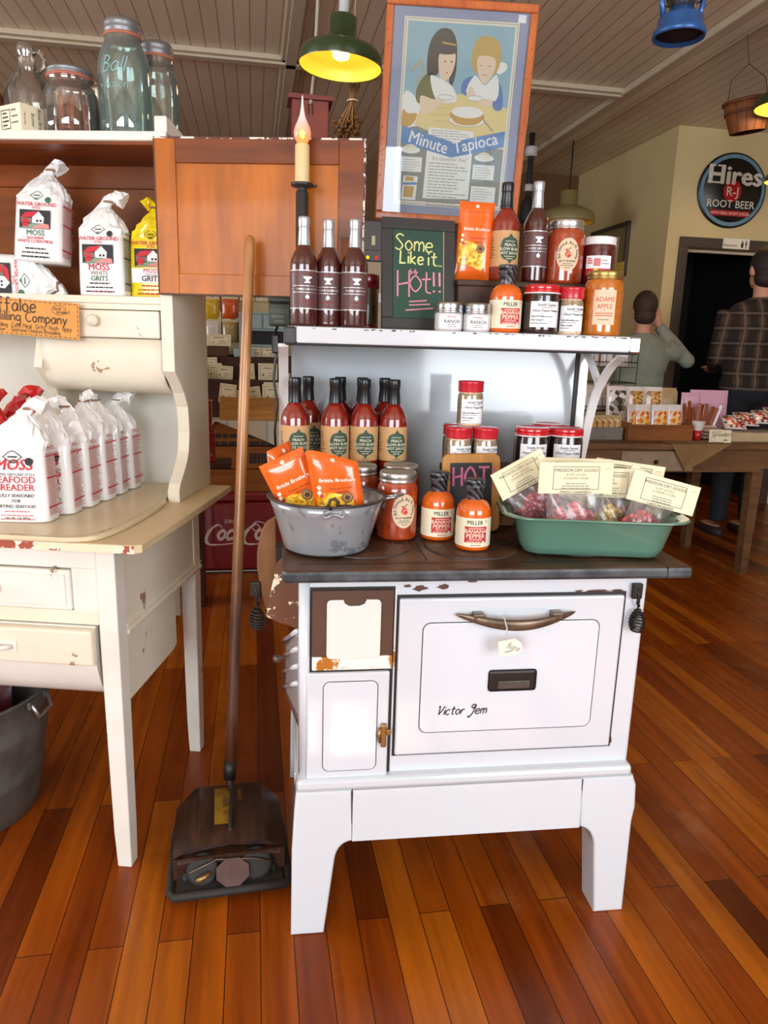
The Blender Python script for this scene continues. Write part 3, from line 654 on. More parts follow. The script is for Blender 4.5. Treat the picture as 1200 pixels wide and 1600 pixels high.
for xs, xe in ((-.52, -.181), (-.90, -.54)):
    d = MB().box(xs, xe, .044, .064, .657, .749, 'white_paint', .003).box(xs+.012, xe-.010, .040, .045, .668, .740, 'white_paint', .002).build('drawer', hc)
    MB().lathe([(0, 0), (.012, 0), (.010, .008), (.014, .013), (.012, .02), (0, .022)], 'cream_paint', 16, M=Matrix.Translation(((xs+xe)/2, .040, .704)) @ Matrix.Rotation(PI/2, 4, 'X')).build('knob', d)
# flour bin: drawer front above a bellied metal-smooth front
d = MB()
d.sheet(lambda u, v: (W+.12 + u*(-.1305-W-.12), [.042, .044, .050, .060, .078, .105, .14][int(round(v*6))], [.535, .52, .50, .475, .45, .432, .420][int(round(v*6))]), 12, 6, 'white_paint')
d.prism([(.048, .62), (.048, .53), (.060, .475), (.105, .432), (.14, .42), (.41, .415), (.41, .62)], W+.125, -.1315, 'white_paint', 'x')
d = d.build('flour_bin', hc)
e = MB().box(W+.12, -.1285, .022, .046, .534, .618, 'cream_paint', .006).build('bin_front', hc)
MB().box(-.372, -.300, .019, .022, .562, .586, 'white_paint', .001).tube([(-.365, .019, .574), (-.355, .004, .576), (-.325, .004, .576), (-.312, .019, .574)], .006, 'white_paint', 8).build('handle', e)
MB().box(-.092, -.083, .0955, .562, .604, .806, 'cream_paint').build('side_board', hc)
MB().prism([(-.096, .586), (-.076, .586), (-.074, .594), (-.080, .600), (-.076, .608), (-.084, .614), (-.096, .614)], .0955, .61, 'cream_paint').build('side_rail', hc)
MB().prism([(.096, .586), (.43, .586), (.43, .42), (.40, .412), (.096, .410)], -.104, -.092, 'cream_paint', 'x').build('bin_side', hc)
MB().box(W+.1, -.13, .56, .575, .45, .806, 'cream_paint').build('rear_apron', hc)

t = HT('pastry_board', 'beige pastry board with a rounded corner lying on the white cabinet counter', 'pastry board', 0, 0, CT+.0005)
pb = [(W+.05, -.006), (-.16, -.006)] + smooth([(-.16, -.006), (-.125, .005), (-.098, .035), (-.082, .115), (-.080, .25), (-.084, .34), (-.090, .39)], 5)[1:] + [(-.104, .42), (-.104, .60), (W+.06, .60)]
MB().prism(pb, 0, .011, 'pastry_board', 'z', .003).ribbon([(x-.014, y+.010) for x, y in pb[:33]], .004, 'counter_paint', top(.011), .0004).build('board', t)
# handwritten card sign
plain('orange_card', '#d39447', .7, var=.06)
t = HT('milling_company_sign', 'orange handwritten milling company card tied to the cabinet drawer', 'sign', -.298, .398, 1.283, None, 0, 0, .05)
fm = flat(-.0016); b = MB().box(-.34, 0, -.0015, .0015, -.045, .044, 'orange_card', .001)
def dash(u0, v0, u1, v1, n):
    for k in range(n): b.ribbon([(u0 + (u1-u0)*(k+.15)/n, v0 + (v1-v0)*(k+.15)/n), (u0 + (u1-u0)*(k+.75)/n, v0 + (v1-v0)*(k+.75)/n)], .0015, 'ink', fm)
dash(-.335, .040, -.004, .040, 26); dash(-.335, -.041, -.004, -.041, 26); dash(-.004, .04, -.004, -.04, 7)
plain('brown_ink', '#4a3226', .7)
b.hand('Buffaloe', .032, 'brown_ink', fm, -.112, .014, .11, 'R', rot=.0).hand('Milling Company', .024, 'brown_ink', fm, -.032, -.010, .12, 'R')
b.hand('Breading  Corn Meal  Grits  Hush  uppy', .0105, 'brown_ink', fm, -.02, -.0255, .11, 'R').hand('Flour - Seafood Chicken Breading', .0095, 'brown_ink', fm, -.05, -.036, .11, 'R')
b.ribbon(smooth([(-.052 + .017*math.cos(a*PI/8)*(1 + .10*(a % 2)), .024 + .011*math.sin(a*PI/8)*(1 + .12*(a % 2))) for a in range(17)], 3), .0009, 'brown_ink', fm).hand('local', .0085, 'brown_ink', fm, -.066, .024, .11).hand('product', .0085, 'brown_ink', fm, -.058, .016, .11)
b.build('card', t)

# ------------------------------------------------------------------ paper bags of meal, grits and breader
plain('rubber_tan', '#8d6a4e', .7); chipm = plain('bag_white', '#e9e8e6', .35, 0, .5, var=.05, vs=8, bump=.25, bs=14); plain('bag_red', '#c3131c', .3, 0, .6, var=.15, vs=12, bump=.3, bs=14); plain('bag_yellow', '#f3d916', .3, 0, .6, var=.05, bump=.25, bs=14)
plain('green_ink', '#2f6a4b', .6); plain('pink_path', '#d98a86', .7); plain('lawn_green', '#7f9a83', .7); plain('yellow_ink', '#f0c22a', .6)
def bag_body(mb, w, d, h, mat, seed=0):
    """block-bottomed paper bag: creased shoulders folded in to a twisted neck"""
    rg = random.Random(seed); N = 32; cx = .10*w*(rg.random()-.2)
    lv = [(0, 1, 1), (.012, 1.02, 1.02), (.08, 1.02, 1.04), (.2, 1.03, 1.05), (.4, 1.0, 1.04), (.55, .99, 1.02), (.66, .98, .98), (.72, .94, .94), (.77, .86, .92), (.82, .74, .86), (.87, .58, .74), (.92, .40, .54), (.965, .24, .32), (1.0, .15, .2)]
    V = []; F = []
    for zz, fx, fy in lv:
        q = max(0, (zz-.66)/.34)
        for i in range(N):
            a = 2*PI*i/N + PI/N; p = 5 if zz < .75 else 3
            c, s = math.cos(a), math.sin(a); r = (abs(c)**p + abs(s)**p)**(-1/p); j = 1 + (rg.uniform(-.016, .016) if .02 < zz < .7 else (rg.uniform(-.11, .11) if zz >= .7 else 0))
            V.append((c*r*w/2*fx*j + cx*q, s*r*d/2*fy*j + .10*d*q, zz*h + (rg.uniform(-.004, .004) if zz > .6 else 0)))
    Fl = []
    for k in range(len(lv)-1):
        for i in range(N): (F if k < 6 else Fl).append([k*N+i, k*N+(i+1) % N, (k+1)*N+(i+1) % N, (k+1)*N+i])
    F.append(list(range(N))[::-1]); Fl.append([(len(lv)-1)*N+i for i in range(N)])
    o = len(mb.v); mb.add(V, F, mat, True); k = mb.slot(mat)
    for f in Fl: mb.f.append([i + o for i in f]); mb.fm.append(k); mb.fs.append(False)
    mb.neck_x = cx; return mb
def neck(mb, w, h, mat, dirx, seed=0, diry=0):
    """crumpled twisted end flopping to one side, with a twist tie"""
    rg = random.Random(seed+50); P = [(0, 0, h-.012), (dirx*.012, diry*.012, h+.006), (dirx*.024, diry*.02, h+.015), (dirx*.034, diry*.03, h+.016), (dirx*.045, diry*.04, h+.013), (dirx*.054, diry*.05, h+.008)]
    mb.tube(P, [.014, .010, .012, .015, .0175, .019], mat, 10)
    V = mb.v[-60:]
    for i in range(len(V)): mb.v[len(mb.v)-60+i] = tuple(c + rg.uniform(-.0045, .0045) for c in V[i])
    return mb
def barn(b, fm, u, v, w, h):
    b.rect(u, u+w, v, v+h, 'ink', fm, .0012)
    b.face([(u+.02*w, v+.55*h), (u+.45*w, v+.62*h), (u+.62*w, v+.93*h), (u+.2*w, v+.86*h)], 'red_ink', fm, .0016)
    b.face([(u+.42*w, v+.6*h), (u+.62*w, v+.92*h), (u+.8*w, v+.6*h), (u+.78*w, v+.3*h), (u+.42*w, v+.3*h)], 'white_label', fm, .0018)
    b.rect(u+.05*w, u+.42*w, v+.3*h, v+.55*h, 'grey_ink', fm, .0015); b.disc(u+.2*w, v+.4*h, .12*w, 'red_ink', fm, .002, ry=.12*h); b.rect(u+.1*w, u+.3*w, v+.1*h, v+.32*h, 'red_ink', fm, .002)
    b.face([(u+.35*w, v+.02*h), (u+.98*w, v+.02*h), (u+.95*w, v+.25*h), (u+.75*w, v+.3*h)], 'pink_path', fm, .0017); b.face([(u+.02*w, v+.02*h), (u+.35*w, v+.02*h), (u+.75*w, v+.3*h), (u+.4*w, v+.28*h)], 'lawn_green', fm, .0015)
    b.rect(u+.55*w, u+.62*w, v+.36*h, v+.48*h, 'ink', fm, .0022); b.rect(u+.66*w, u+.73*w, v+.36*h, v+.48*h, 'ink', fm, .0022)
def logo(b, fm, u, v, s, mat='ink'):
    b.ribbon([(u-s, v), (u-.4*s, v+.5*s), (u, v+.65*s), (u+.4*s, v+.5*s), (u+s, v), (u+.4*s, v-.4*s), (u-.4*s, v-.4*s), (u-s, v)], .08*s, mat, fm, .0012); b.rect(u-.5*s, u+.5*s, v-.05*s, v+.1*s, mat, fm, .0012); b.rect(u-.3*s, u+.3*s, v-.65*s, v-.5*s, mat, fm, .0012)
def mkbag(name, label, loc, rz, w, d, h, mat, kind, dirx=.9, seed=0, grp=None, rx=0, ry=0, diry=0):
    t = thing(name, label, 'bag', loc, rz, grp, rx, ry)
    q = bag_body(MB(), w, d, h, mat, seed); nx, ny = q.neck_x, .10*d; q.build('pouch', t)
    b = neck(MB(), w, h, mat, dirx, seed, diry); b.fs = [False]*len(b.fs); b.v = [(x+nx, y+ny, z) for x, y, z in b.v]; b.build('twisted_top', t)
    b = MB().tube([(nx + dirx*.012 + .0125*math.cos(a*PI/4), ny + .0125*math.sin(a*PI/4), h+.005) for a in range(8)], .0026, 'rubber_tan', 6, True); b.build('tie', t)
    def bul(v): return 1.0 + .045*min(1, max(0, v/h*5))*(1 if v/h < .45 else max(.0, 1 - (v/h-.45)*2.2))
    fm = lambda u, v, hh: (u, -(d/2*(bul(v)) + .0012 + hh) + max(0, (v/h-.66))*d*1.1, v)
    fs = lambda u, v, hh: (w/2*(1.0 + .03) + .001 + hh - max(0, (v/h-.66))*w*.95, u, v)
    b = MB()
    if kind == 'breader':
        logo(b, fm, .0, h*.60, .021); b.text('MOSS', .034, 'red_ink', fm, 0, h*.485, 'C', .02, .25).text('WATER GROUND STYLE', .0085, 'ink', fm, 0, h*.43, 'C', .005).text('SEAFOOD', .021, 'red_ink', fm, 0, h*.365, 'C', .01).text('BREADER', .021, 'red_ink', fm, 0, h*.295, 'C', .01)
        b.text('FULLY SEASONED', .0105, 'ink', fm, 0, h*.235, 'C', .01, .2).text('FOR', .0105, 'ink', fm, 0, h*.185, 'C', .01, .2).text('FRYING SEAFOOD', .0105, 'ink', fm, 0, h*.135, 'C', .01, .2)
        b.lines(-.04, .04, h*.095, 3, .009, .003, 'pale_red_ink', fm, al='C').text('Net Wt. 2 lb (907g)', .007, 'ink', fm, 0, h*.03, 'C', .01); b.disc(.036, h*.56, .009, 'ink', fm, .001)
    elif kind in ('meal', 'grits', 'yellow'):
        logo(b, fm, 0, h*.70, .017, 'green_ink' if kind == 'meal' else 'ink'); b.disc(.030, h*.655, .0075, 'green_ink' if kind == 'meal' else 'ink', fm, .001)
        b.text('WATER GROUND', .0128, 'red_ink', fm, 0, h*.585, 'C', .01).text('STYLE', .008, 'red_ink', fm, 0, h*.553, 'C', .01); barn(b, fm, -.042, h*.34, .08, h*.2)
        if kind == 'meal': b.text('MOSS', .019, 'green_ink', fm, 0, h*.27, 'C', .01).text('SELF-RISING', .0085, 'red_ink', fm, 0, h*.23, 'C', .02).text('WHITE CORN MEAL', .0105, 'red_ink', fm, 0, h*.19, 'C', .01)
        elif kind == 'grits': b.text('MOSS', .022, 'red_ink', fm, 0, h*.27, 'C', .02).text('WHITE', .015, 'grey_ink', fm, 0, h*.215, 'C', .0).text('GRITS', .017, 'green_ink', fm, 0, h*.155, 'C', .02)
        else: b.rect(-.05, .05, h*.16, h*.32, 'white_label', fm, .0004).text('MOSS', .016, 'red_ink', fm, 0, h*.275, 'C', .01).text('YELLOW', .008, 'grey_ink', fm, 0, h*.24, 'C', 0).text('GRITS', .019, 'ink', fm, 0, h*.18, 'C', .02)
        b.lines(-.038, .038, h*.12, 3, .010, .0035, 'ink' if kind != 'yellow' else 'red_ink', fm, al='C').text('Net Wt. 2 lb (907g)', .0068, 'red_ink' if kind != 'meal' else 'ink', fm, 0, h*.03, 'C', .01)
    elif kind == 'red':
        b.rect(-.055, .055, h*.30, h*.52, 'white_label', fm, .0006).rect(-.055, .055, h*.02, h*.27, 'nutmeat', fm, .0006).text('CHICKEN', .019, 'yellow_ink', fm, 0, h*.56, 'C', .02).text('BREADER', .019, 'yellow_ink', fm, 0, h*.50 + .0, 'C', .02); logo(b, fm, 0, h*.70, .018, 'white_label')
    if kind in ('breader', 'meal', 'grits', 'yellow'):
        b.text('MOSS', .012, 'pale_red_ink' if kind != 'grits' else 'ink', fs, 0, h*.655, 'C', .02)
        m = 'pale_red_ink' if kind in ('breader', 'meal') else 'ink'
        b.lines(-d*.42, d*.42, h*.62, 36, h*.016, h*.0075, m, fs, .0008, seed)
        for v in (.60, .40, .13): b.rect(-d*.44, d*.44, h*v, h*v+.003, 'red_ink' if kind != 'grits' else 'ink', fs, .0012)
    b.build('print', t); return t
BG = 'white seafood breader bags on the counter'; BZ = CT + .0125
for i, (x, y, dx, r, lab) in enumerate(((-.318, .130, 1.0, 0, 'front seafood breader bag of the row on the counter, nearest the viewer'), (-.305, .212, -.3, .05, 'second seafood breader bag from the front on the counter'), (-.298, .292, -.6, .0, 'third seafood breader bag from the front on the counter'), (-.292, .372, .2, -.04, 'fourth seafood breader bag from the front on the counter'), (-.293, .450, -.4, .05, 'fifth seafood breader bag from the front on the counter'), (-.290, .528, 1.0, 0, 'rearmost seafood breader bag on the counter, its top flopping right'))):
    mkbag('flour_bag', lab, H_(x, y, BZ), HA + .05 + r, .132, .071, .245 - .004*(i % 3), 'bag_white', 'breader', dx, i, BG, -.02, -.015)
for i, (x, y, dx) in enumerate(((-.452, .205, .6), (-.440, .33, .9))):
    mkbag('flour_bag', ('front', 'rear')[i] + ' red breader bag left of the white breader bags', H_(x, y, BZ), HA + .15, .125, .075, .258, 'bag_red', 'red', dx, 20+i, 'red breader bags on the counter', .03, .03)
mkbag('flour_bag', 'white bag at the far left of the counter, mostly cut by the photo edge', H_(-.600, .37, BZ), HA, .13, .08, .262, 'bag_white', 'meal', .9, 31)
UZ = 1.3495
mkbag('flour_bag', 'white bag lying flat in the open cupboard under another bag', H_(-.63, .515, UZ+.038), HA, .13, .072, .215, 'bag_white', 'meal', .7, 41, None, 0, PI/2 + .02)
mkbag('flour_bag', 'self-rising corn meal bag leaning back on top of the lying bag', H_(-.437, .500, UZ+.080), HA + .02, .126, .074, .228, 'bag_white', 'meal', .7, 42, None, -.10, .04)
mkbag('flour_bag', 'white grits bag standing in the open cupboard', H_(-.268, .495, UZ+.001), HA + .02, .118, .074, .228, 'bag_white', 'grits', 1.0, 43, None, -.03, 0)
mkbag('flour_bag', 'yellow grits bag half hidden behind the open cupboard door', H_(-.150, .535, UZ+.001), HA + .05, .118, .074, .222, 'bag_yellow', 'yellow', -.5, 44, None, -.03, 0)

# ------------------------------------------------------------------ glassware on the cabinet top
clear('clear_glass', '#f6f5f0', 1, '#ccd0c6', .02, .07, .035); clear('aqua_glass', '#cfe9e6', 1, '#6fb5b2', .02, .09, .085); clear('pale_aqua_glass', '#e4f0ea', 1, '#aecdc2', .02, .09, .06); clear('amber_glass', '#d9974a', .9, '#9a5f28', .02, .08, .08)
plain('zinc', '#8f9296', .45, .7, var=.25, vs=30); plain('rubber_red', '#a8664f', .6); plain('cinnamon', '#9c5a38', .7, var=.3, vs=60); plain('aqua_glint', '#7fb3b0', .15, 0, .8)
TZ2 = 1.7275
def jar(mb, prof, th, mat, seg=32): return mb.lathe_open(prof, mat, seg).lathe([(prof[0][0], prof[0][1]), (0, prof[0][1])], mat, seg)
def zinc_lid(t, r, z, h):
    b = MB().lathe([(r*.98, z), (r, z+.003), (r, z+h*.25), (r*1.03, z+h*.3), (r, z+h*.38), (r, z+h*.62), (r*1.02, z+h*.68), (r*.98, z+h*.8), (r*.9, z+h), (0, z+h)], 'zinc', 32).lathe([(r*1.04, z-.004), (r*1.06, z-.001), (r*1.04, z+.003), (r, z+.003)], 'rubber_red', 32); b.build('lid', t)
def mason(name, label, x, y, r, h, mat, lr, grp=None):
    t = HT(name, label, 'jar', x, y, TZ2, grp)
    nz = h*.87
    b = jar(MB(), [(r*.86, .001), (r*.97, .008), (r, .022), (r, h*.52), (r*.98, h*.62), (r*.88, h*.72), (r*.74, h*.79), (lr*1.0, h*.83), (lr, nz)], 0, mat); b.build('glass', t); zinc_lid(t, lr, nz, h*.13); return t
fmj = None
t = mason('mason_jar', 'largest blue-green glass jar with a zinc lid on the cabinet top', -.196, .50, .0625, .262, 'aqua_glass', .042)
b = MB(); fm = cyl(.0627, 0); b.hand('Ball', .034, 'aqua_glint', fm, -.030, .135, .07, 'L', .0006, .3).build('embossing', t); b = MB().hand('mason', .018, 'aqua_glint', fm, -.024, .10, .07, 'L', .0006, .1).build('embossing', t)
t = mason('mason_jar', 'pale glass jar with a zinc lid standing behind the large blue-green jar', -.160, .620, .057, .255, 'pale_aqua_glass', .043)
t = mason('mason_jar', 'small clear jar of cinnamon sticks with a zinc lid', -.325, .48, .0625, .150, 'clear_glass', .051)
b = MB(); rg = random.Random(8)
for k in range(26):
    a = rg.uniform(0, 2*PI); r = rg.uniform(.0, .034); c, s = r*math.cos(a), r*math.sin(a); L = rg.uniform(.055, .085)
    b.tube([(c, s, .008), (c*.9 + rg.uniform(-.008, .008), s*.9 + rg.uniform(-.008, .008), .008+L)], .0058, 'cinnamon', 7)
q = b.build('cinnamon_sticks', t); q['kind'] = 'stuff'
t = HT('glass_canister', 'tall clear glass canister behind the jar of cinnamon sticks', 'jar', -.369, .605, TZ2)
jar(MB(), [(.050, .001), (.056, .006), (.057, .155), (.055, .165), (.058, .168)], 0, 'clear_glass').build('glass', t)
q = MB()
for k in range(18):
    a = rg.uniform(0, 2*PI); r = rg.uniform(.0, .04); c, s = r*math.cos(a), r*math.sin(a); q.tube([(c, s, .005), (c + rg.uniform(-.01, .01), s, .13 + rg.uniform(-.02, .02))], .006, 'cinnamon', 7)
q = q.build('cinnamon_sticks', t); q['kind'] = 'stuff'
t = HT('glass_jug', 'clear glass jug with a small ring handle behind the butter box', 'jug', -.509, .622, TZ2)
jar(MB(), [(.052, .001), (.060, .006), (.0635, .02), (.0635, .125), (.058, .150), (.038, .178), (.026, .190), (.022, .195), (.020, .230), (.023, .236), (.023, .250), (.019, .256)], 0, 'clear_glass').build('glass', t)
MB().tube([(.020, 0, .236), (.036, 0, .240), (.048, 0, .222), (.046, 0, .202), (.030, 0, .190)], .0055, 'clear_glass', 10).build('handle', t)
t = HT('glass_bottle', 'amber glass bottle at the left photo edge on the cabinet top', 'bottle', -.610, .58, TZ2)
jar(MB(), [(.04, .001), (.046, .006), (.047, .12), (.035, .15), (.016, .175), (.015, .21), (.018, .215)], 0, 'amber_glass').build('glass', t)
plain('butter_box', '#efe3c3', .6); plain('blue_ink', '#3b3f5a', .7)
t = HT('butter_box', 'cream carton of rose brand butter on the cabinet top', 'box', -.432, .435, TZ2, None, -.45)
b = MB().box(-.14, 0, 0, .066, 0, .066, 'butter_box', .0015)
fm = flat(0); fe = lambda u, v, h: (h, .033 + u, v)
b.outline(-.075, -.04, .012, .054, .0022, 'ink', fm, .0004).lines(-.07, -.045, .045, 4, .009, .004, 'ink', fm, .0004).lines(-.035, -.008, .050, 3, .014, .004, 'grey_ink', fm, .0004).lines(-.135, -.085, .052, 5, .010, .003, 'grey_ink', fm, .0004)
b.build('carton', t)
b = MB(); fr = lambda u, v, h: (h + .0004, .033 - v + .0, .033 + u)      # end print turned on its side
fr = lambda u, v, h: (h + .0004, .033 + v, .033 - u)
b.text('Rose Brand', .0125, 'blue_ink', fr, 0, .014, 'C', .0, .2).text('Butter', .0125, 'blue_ink', fr, 0, -.004, 'C', .0, .2).text('1 Pound Net', .006, 'blue_ink', fr, 0, -.024, 'C', 0); b.build('print', t)

# ------------------------------------------------------------------ galvanised tub under the cabinet
plain('galvanised', '#77756f', .5, .5, var=.4, vs=12); plain('dark_pack', '#4a0f16', .3, 0, .6, var=.4, vs=20)
t = HT('galvanised_tub', 'grey galvanised tub on the floor under the white cabinet', 'tub', -.635, .23, 0)
MB().lathe_open([(.19, .012), (.19, .0), (.195, .004), (.215, .11), (.218, .118), (.215, .126), (.236, .24), (.239, .25), (.236, .26), (.246, .345), (.252, .35), (.246, .355), (.24, .345), (.205, .11), (.185, .012)], 'galvanised', 40).lathe([(.19, .012), (0, .012)], 'galvanised', 40).build('body', t)
b = MB(); b.tube([(.25, -.035, .335), (.262, -.03, .30), (.262, .03, .30), (.25, .035, .335)], .0055, 'tin_lid', 8); b.box(.243, .252, -.045, -.025, .325, .345, 'galvanised').box(.243, .252, .025, .045, .325, .345, 'galvanised').build('handle', t)
for i in range(2):
    a = (-.9, 1.2)[i]; packet('dark_red_packet', ('nearer', 'farther')[i] + ' dark red packet inside the galvanised tub', 'packet', H_(-.635 + .11*math.cos(a), .23 + .11*math.sin(a), .016), HA + a + PI/2, .14, .30, .05, 'dark_pack', None, grp='packets in the galvanised tub', rx=.08)

# ------------------------------------------------------------------ carpet sweeper
plain('sweeper_metal', '#5f4640', .5, .3, var=.3, vs=25); plain('rubber_black', '#26221f', .7, var=.2); plain('gold_decal', '#b4892c', .4, .4, var=.25, vs=30)
SWA = .228
t = thing('carpet_sweeper', 'old dark wooden carpet sweeper with a long broomstick handle', 'carpet sweeper', (-.324, 1.413, 0), SWA)
def sw_top(x, y):   # arched lid
    ax = abs(x)/.128; return .122 - .026*max(0, ax-.62)/.38 - .030*(1 - min(1, max(0, (y-.02)/.10)))**2 - .02*max(0, (y-.22)/.08)
b = MB()
out = [(-.128, .055), (.128, .055), (.128, .235), (.085, .30), (-.085, .30), (-.128, .235)]
b.prism(out, .028, .082, 'sweeper_wood', 'z')
def lid(u, v):
    y = .055 + v*.245; hw = .128 if y < .235 else .128 - (y-.235)/.065*.043; x = (2*u-1)*hw; return (x, y, sw_top(x, y))
b.sheet(lid, 24, 14, 'sweeper_wood')
for sgn in (-1, 1): b.add([lid((sgn+1)/2, k/14) for k in range(15)] + [(lid((sgn+1)/2, k/14)[0], lid((sgn+1)/2, k/14)[1], .08) for k in range(15)], [[k, k+1, 16+k, 15+k] for k in range(14)], 'sweeper_wood')
b.add([lid(k/24, 1) for k in range(25)] + [(lid(k/24, 1)[0], .30, .08) for k in range(25)], [[k, k+1, 26+k, 25+k] for k in range(24)], 'sweeper_wood')
b.build('body', t)
b = MB()
for x in (-.075, -.040, .045, .080): b.sheet(lambda u, v, x=x: (x-.0008+.0016*u, .09 + v*.19, sw_top(x, .09+v*.19)+.0008), 1, 10, 'iron_line')
b.build('board_seam', t)
lidp = lambda u, v, h: (u, v, sw_top(u, v)+h)
b = MB().sheet(lambda u, v: (-.034 + .040*u, .110 + .165*v, sw_top(0, .110+.165*v)+.0015), 2, 10, 'gold_decal')
for v0 in (.14, .25):
    b.ribbon([(-.004 + .010*math.sin(k), v0 + .0025*k) for k in range(8)], .0015, 'ink', lidp, .003)
for k in range(7): b.rect(-.014, .004, .175 + .006*k, .177 + .006*k, 'ink', lidp, .003)
fv = lambda u, v, h: (.024 + v, .24 - u, sw_top(0, .2)+h)
b.text("BISSELL'S", .012, 'gold_decal', fv, 0, 0, 'L', .01, h=.0025); b.build('decal', t)
MB().sheet(lambda u, v: ((2*u-1)*.118, .045 + .05*v + .02*(1-abs(2*u-1)), .074 + .018*v), 12, 4, 'sweeper_metal').build('front_plate', t)
MB().tube([(-.125, .29, .02), (-.132, .22, .02), (-.134, .02, .022), (-.126, .004, .024), (.126, .004, .024), (.134, .02, .022), (.132, .22, .02), (.125, .29, .02)], .010, 'rubber_black', 10).build('bumper', t)
MB().box(-.12, .12, .012, .06, .016, .03, 'rubber_black').box(-.115, .115, .06, .28, .015, .03, 'black_matte').build('underside', t)
for s in (-1, 1):
    MB().lathe([(0, -.006), (.034, -.006), (.036, -.002), (.036, .004), (.028, .006), (.010, .004), (0, .005)], 'rubber_black', 24, M=Matrix.Translation((s*.062, .048, .055)) @ Matrix.Rotation(.95, 4, 'X')).build('gear_wheel', t)
for s in (-1, 1):
    for y in (.07, .24): MB().lathe([(0, -.008), (.022, -.008), (.0245, 0), (.022, .008), (0, .008)], 'rubber_black', 18, M=Matrix.Translation((s*.100, y, .0245)) @ Matrix.Rotation(PI/2, 4, 'Y')).build('wheel', t)
MB().prism([(.040*math.cos(PI/8 + k*PI/4), .032*math.sin(PI/8 + k*PI/4)) for k in range(8)], 0, .004, 'sweeper_metal', 'z', M=Matrix.Translation((.006, .028, .052)) @ Matrix.Rotation(.75, 4, 'X')).build('octagon_plate', t)
MB().tube([(-.09, .03, .062), (-.03, .05, .074), (.05, .045, .070), (.10, .04, .06)], .0022, 'worn_nickel', 6).tube([(-.075, .02, .045), (-.045, .03, .055)], .006, 'brass', 8).build('spring', t)
def mk_handle():
    t = NT('handle_stained'); tc = t.n('ShaderNodeTexCoord'); sz = t.n('ShaderNodeSeparateXYZ'); t.l(tc.outputs['Object'], sz.inputs[0])
    g = t.noise(40, 6, .6, (1, 1, .1)); f = t.math('ADD', sz.outputs[2], t.math('MULTIPLY', t.math('SUBTRACT', t.noise(9, 4), .5), .5))   # darker brown towards the bottom of the stick
    new = t.ramp(g, [(.32, lin('#8f5a2a')), (.66, lin('#b57f45'))]); old = t.ramp(g, [(.32, lin('#3d2317')), (.66, lin('#5f3822'))])
    t.set(t.mix(t.ramp(f, [(.55, (0, 0, 0)), (.95, (1, 1, 1))]), old, new), .38, 0, .3); return keep('handle_stained', t.m)
mk_handle()
# bail and handle: from the lid's front pivot back to the ferrule, then up to where it leans on the open door
Rm = Matrix.Rotation(-SWA, 3, 'Z'); loc = lambda x, y, z: Rm @ (Vector((x, y, z)) - Vector((-.324, 1.413, 0)))
fe = loc(-.372, 1.640, .165); tp = loc(-.333, 1.795, 1.478)
MB().tube([(.003, .085, .108), (.003, .10, .125), Vector((.010, .19, .146)), fe + Vector((0, 0, -.01)), fe.lerp(tp, .02)], [.005, .005, .006, .010, .012], 'dark_iron', 10).lathe([(.018, 0), (.016, .006), (0, .008)], 'dark_iron', 14, M=Matrix.Translation((.003, .083, .100))).build('bail', t)
dirv = (tp - fe).normalized()
MB().tube([fe, fe.lerp(tp, .035)], [.0155, .0155], 'dark_iron', 16).build('ferrule', t)
b = MB().tube([fe.lerp(tp, .01 + .98*k/8) for k in range(9)] + [tp + dirv*.006, tp + dirv*.011], [.0135]*4 + [.013]*3 + [.0125]*2 + [.0105, .005], 'handle_stained', 16); b.build('handle', t)
# ================================================================== WHITE ENAMEL COOK STOVE (its own axes)
def ST(name, label, cat, x, y, z, grp=None, rz=0, rx=0, ry=0): return thing(name, label, cat, S_(x, y, z), SA + rz, grp, rx, ry)
st = ST('cook_stove', 'old white enamel cook stove with a black iron top, stacked with sauces', 'stove', 0, 0, 0)
CK = .8355; SHZ = 1.2835
rg = random.Random(12)
def chip(b, x, z, w, h, m='rust_plate', y=-.0006):      # where the enamel has come away
    n = 19; return b.face([(x + w*math.cos(2*PI*k/n)*rg.uniform(.45, 1), z + h*math.sin(2*PI*k/n)*rg.uniform(.4, 1)) for k in range(n)], m, flat(y), .0003)
b = MB()
for q in ((.222, .772, .022, .008), (.270, .774, .018, .007), (.195, .777, .012, .004), (.33, .7855, .012, .004), (.60, .7605, .035, .0035), (.645, .7605, .018, .0035), (.56, .7607, .012, .003), (.176, .74, .004, .012), (.176, .70, .004, .016), (.177, .655, .0035, .02), (.175, .62, .004, .01), (.002, .75, .003, .012), (.002, .69, .003, .02), (.002, .63, .003, .010), (.665, .41, .003, .012), (.55, .4005, .03, .002), (.25, .399, .04, .002), (.007, .604, .02, .003)): chip(b, *q)
b.box(.1690, .1752, -.0011, .002, .600, .772, 'enamel_rusty').box(-.012, .710, .0, .505, .352, .800, 'enamel', .006).tube([(-.010, .006, .352), (-.010, .006, .800)], .0125, 'enamel', 16).box(.0, .70, .002, .5, .800, .818, 'black_matte').build('body', st)
MB().box(-.026, .712, -.024, .51, .334, .360, 'enamel', .008).build('base_rail', st)
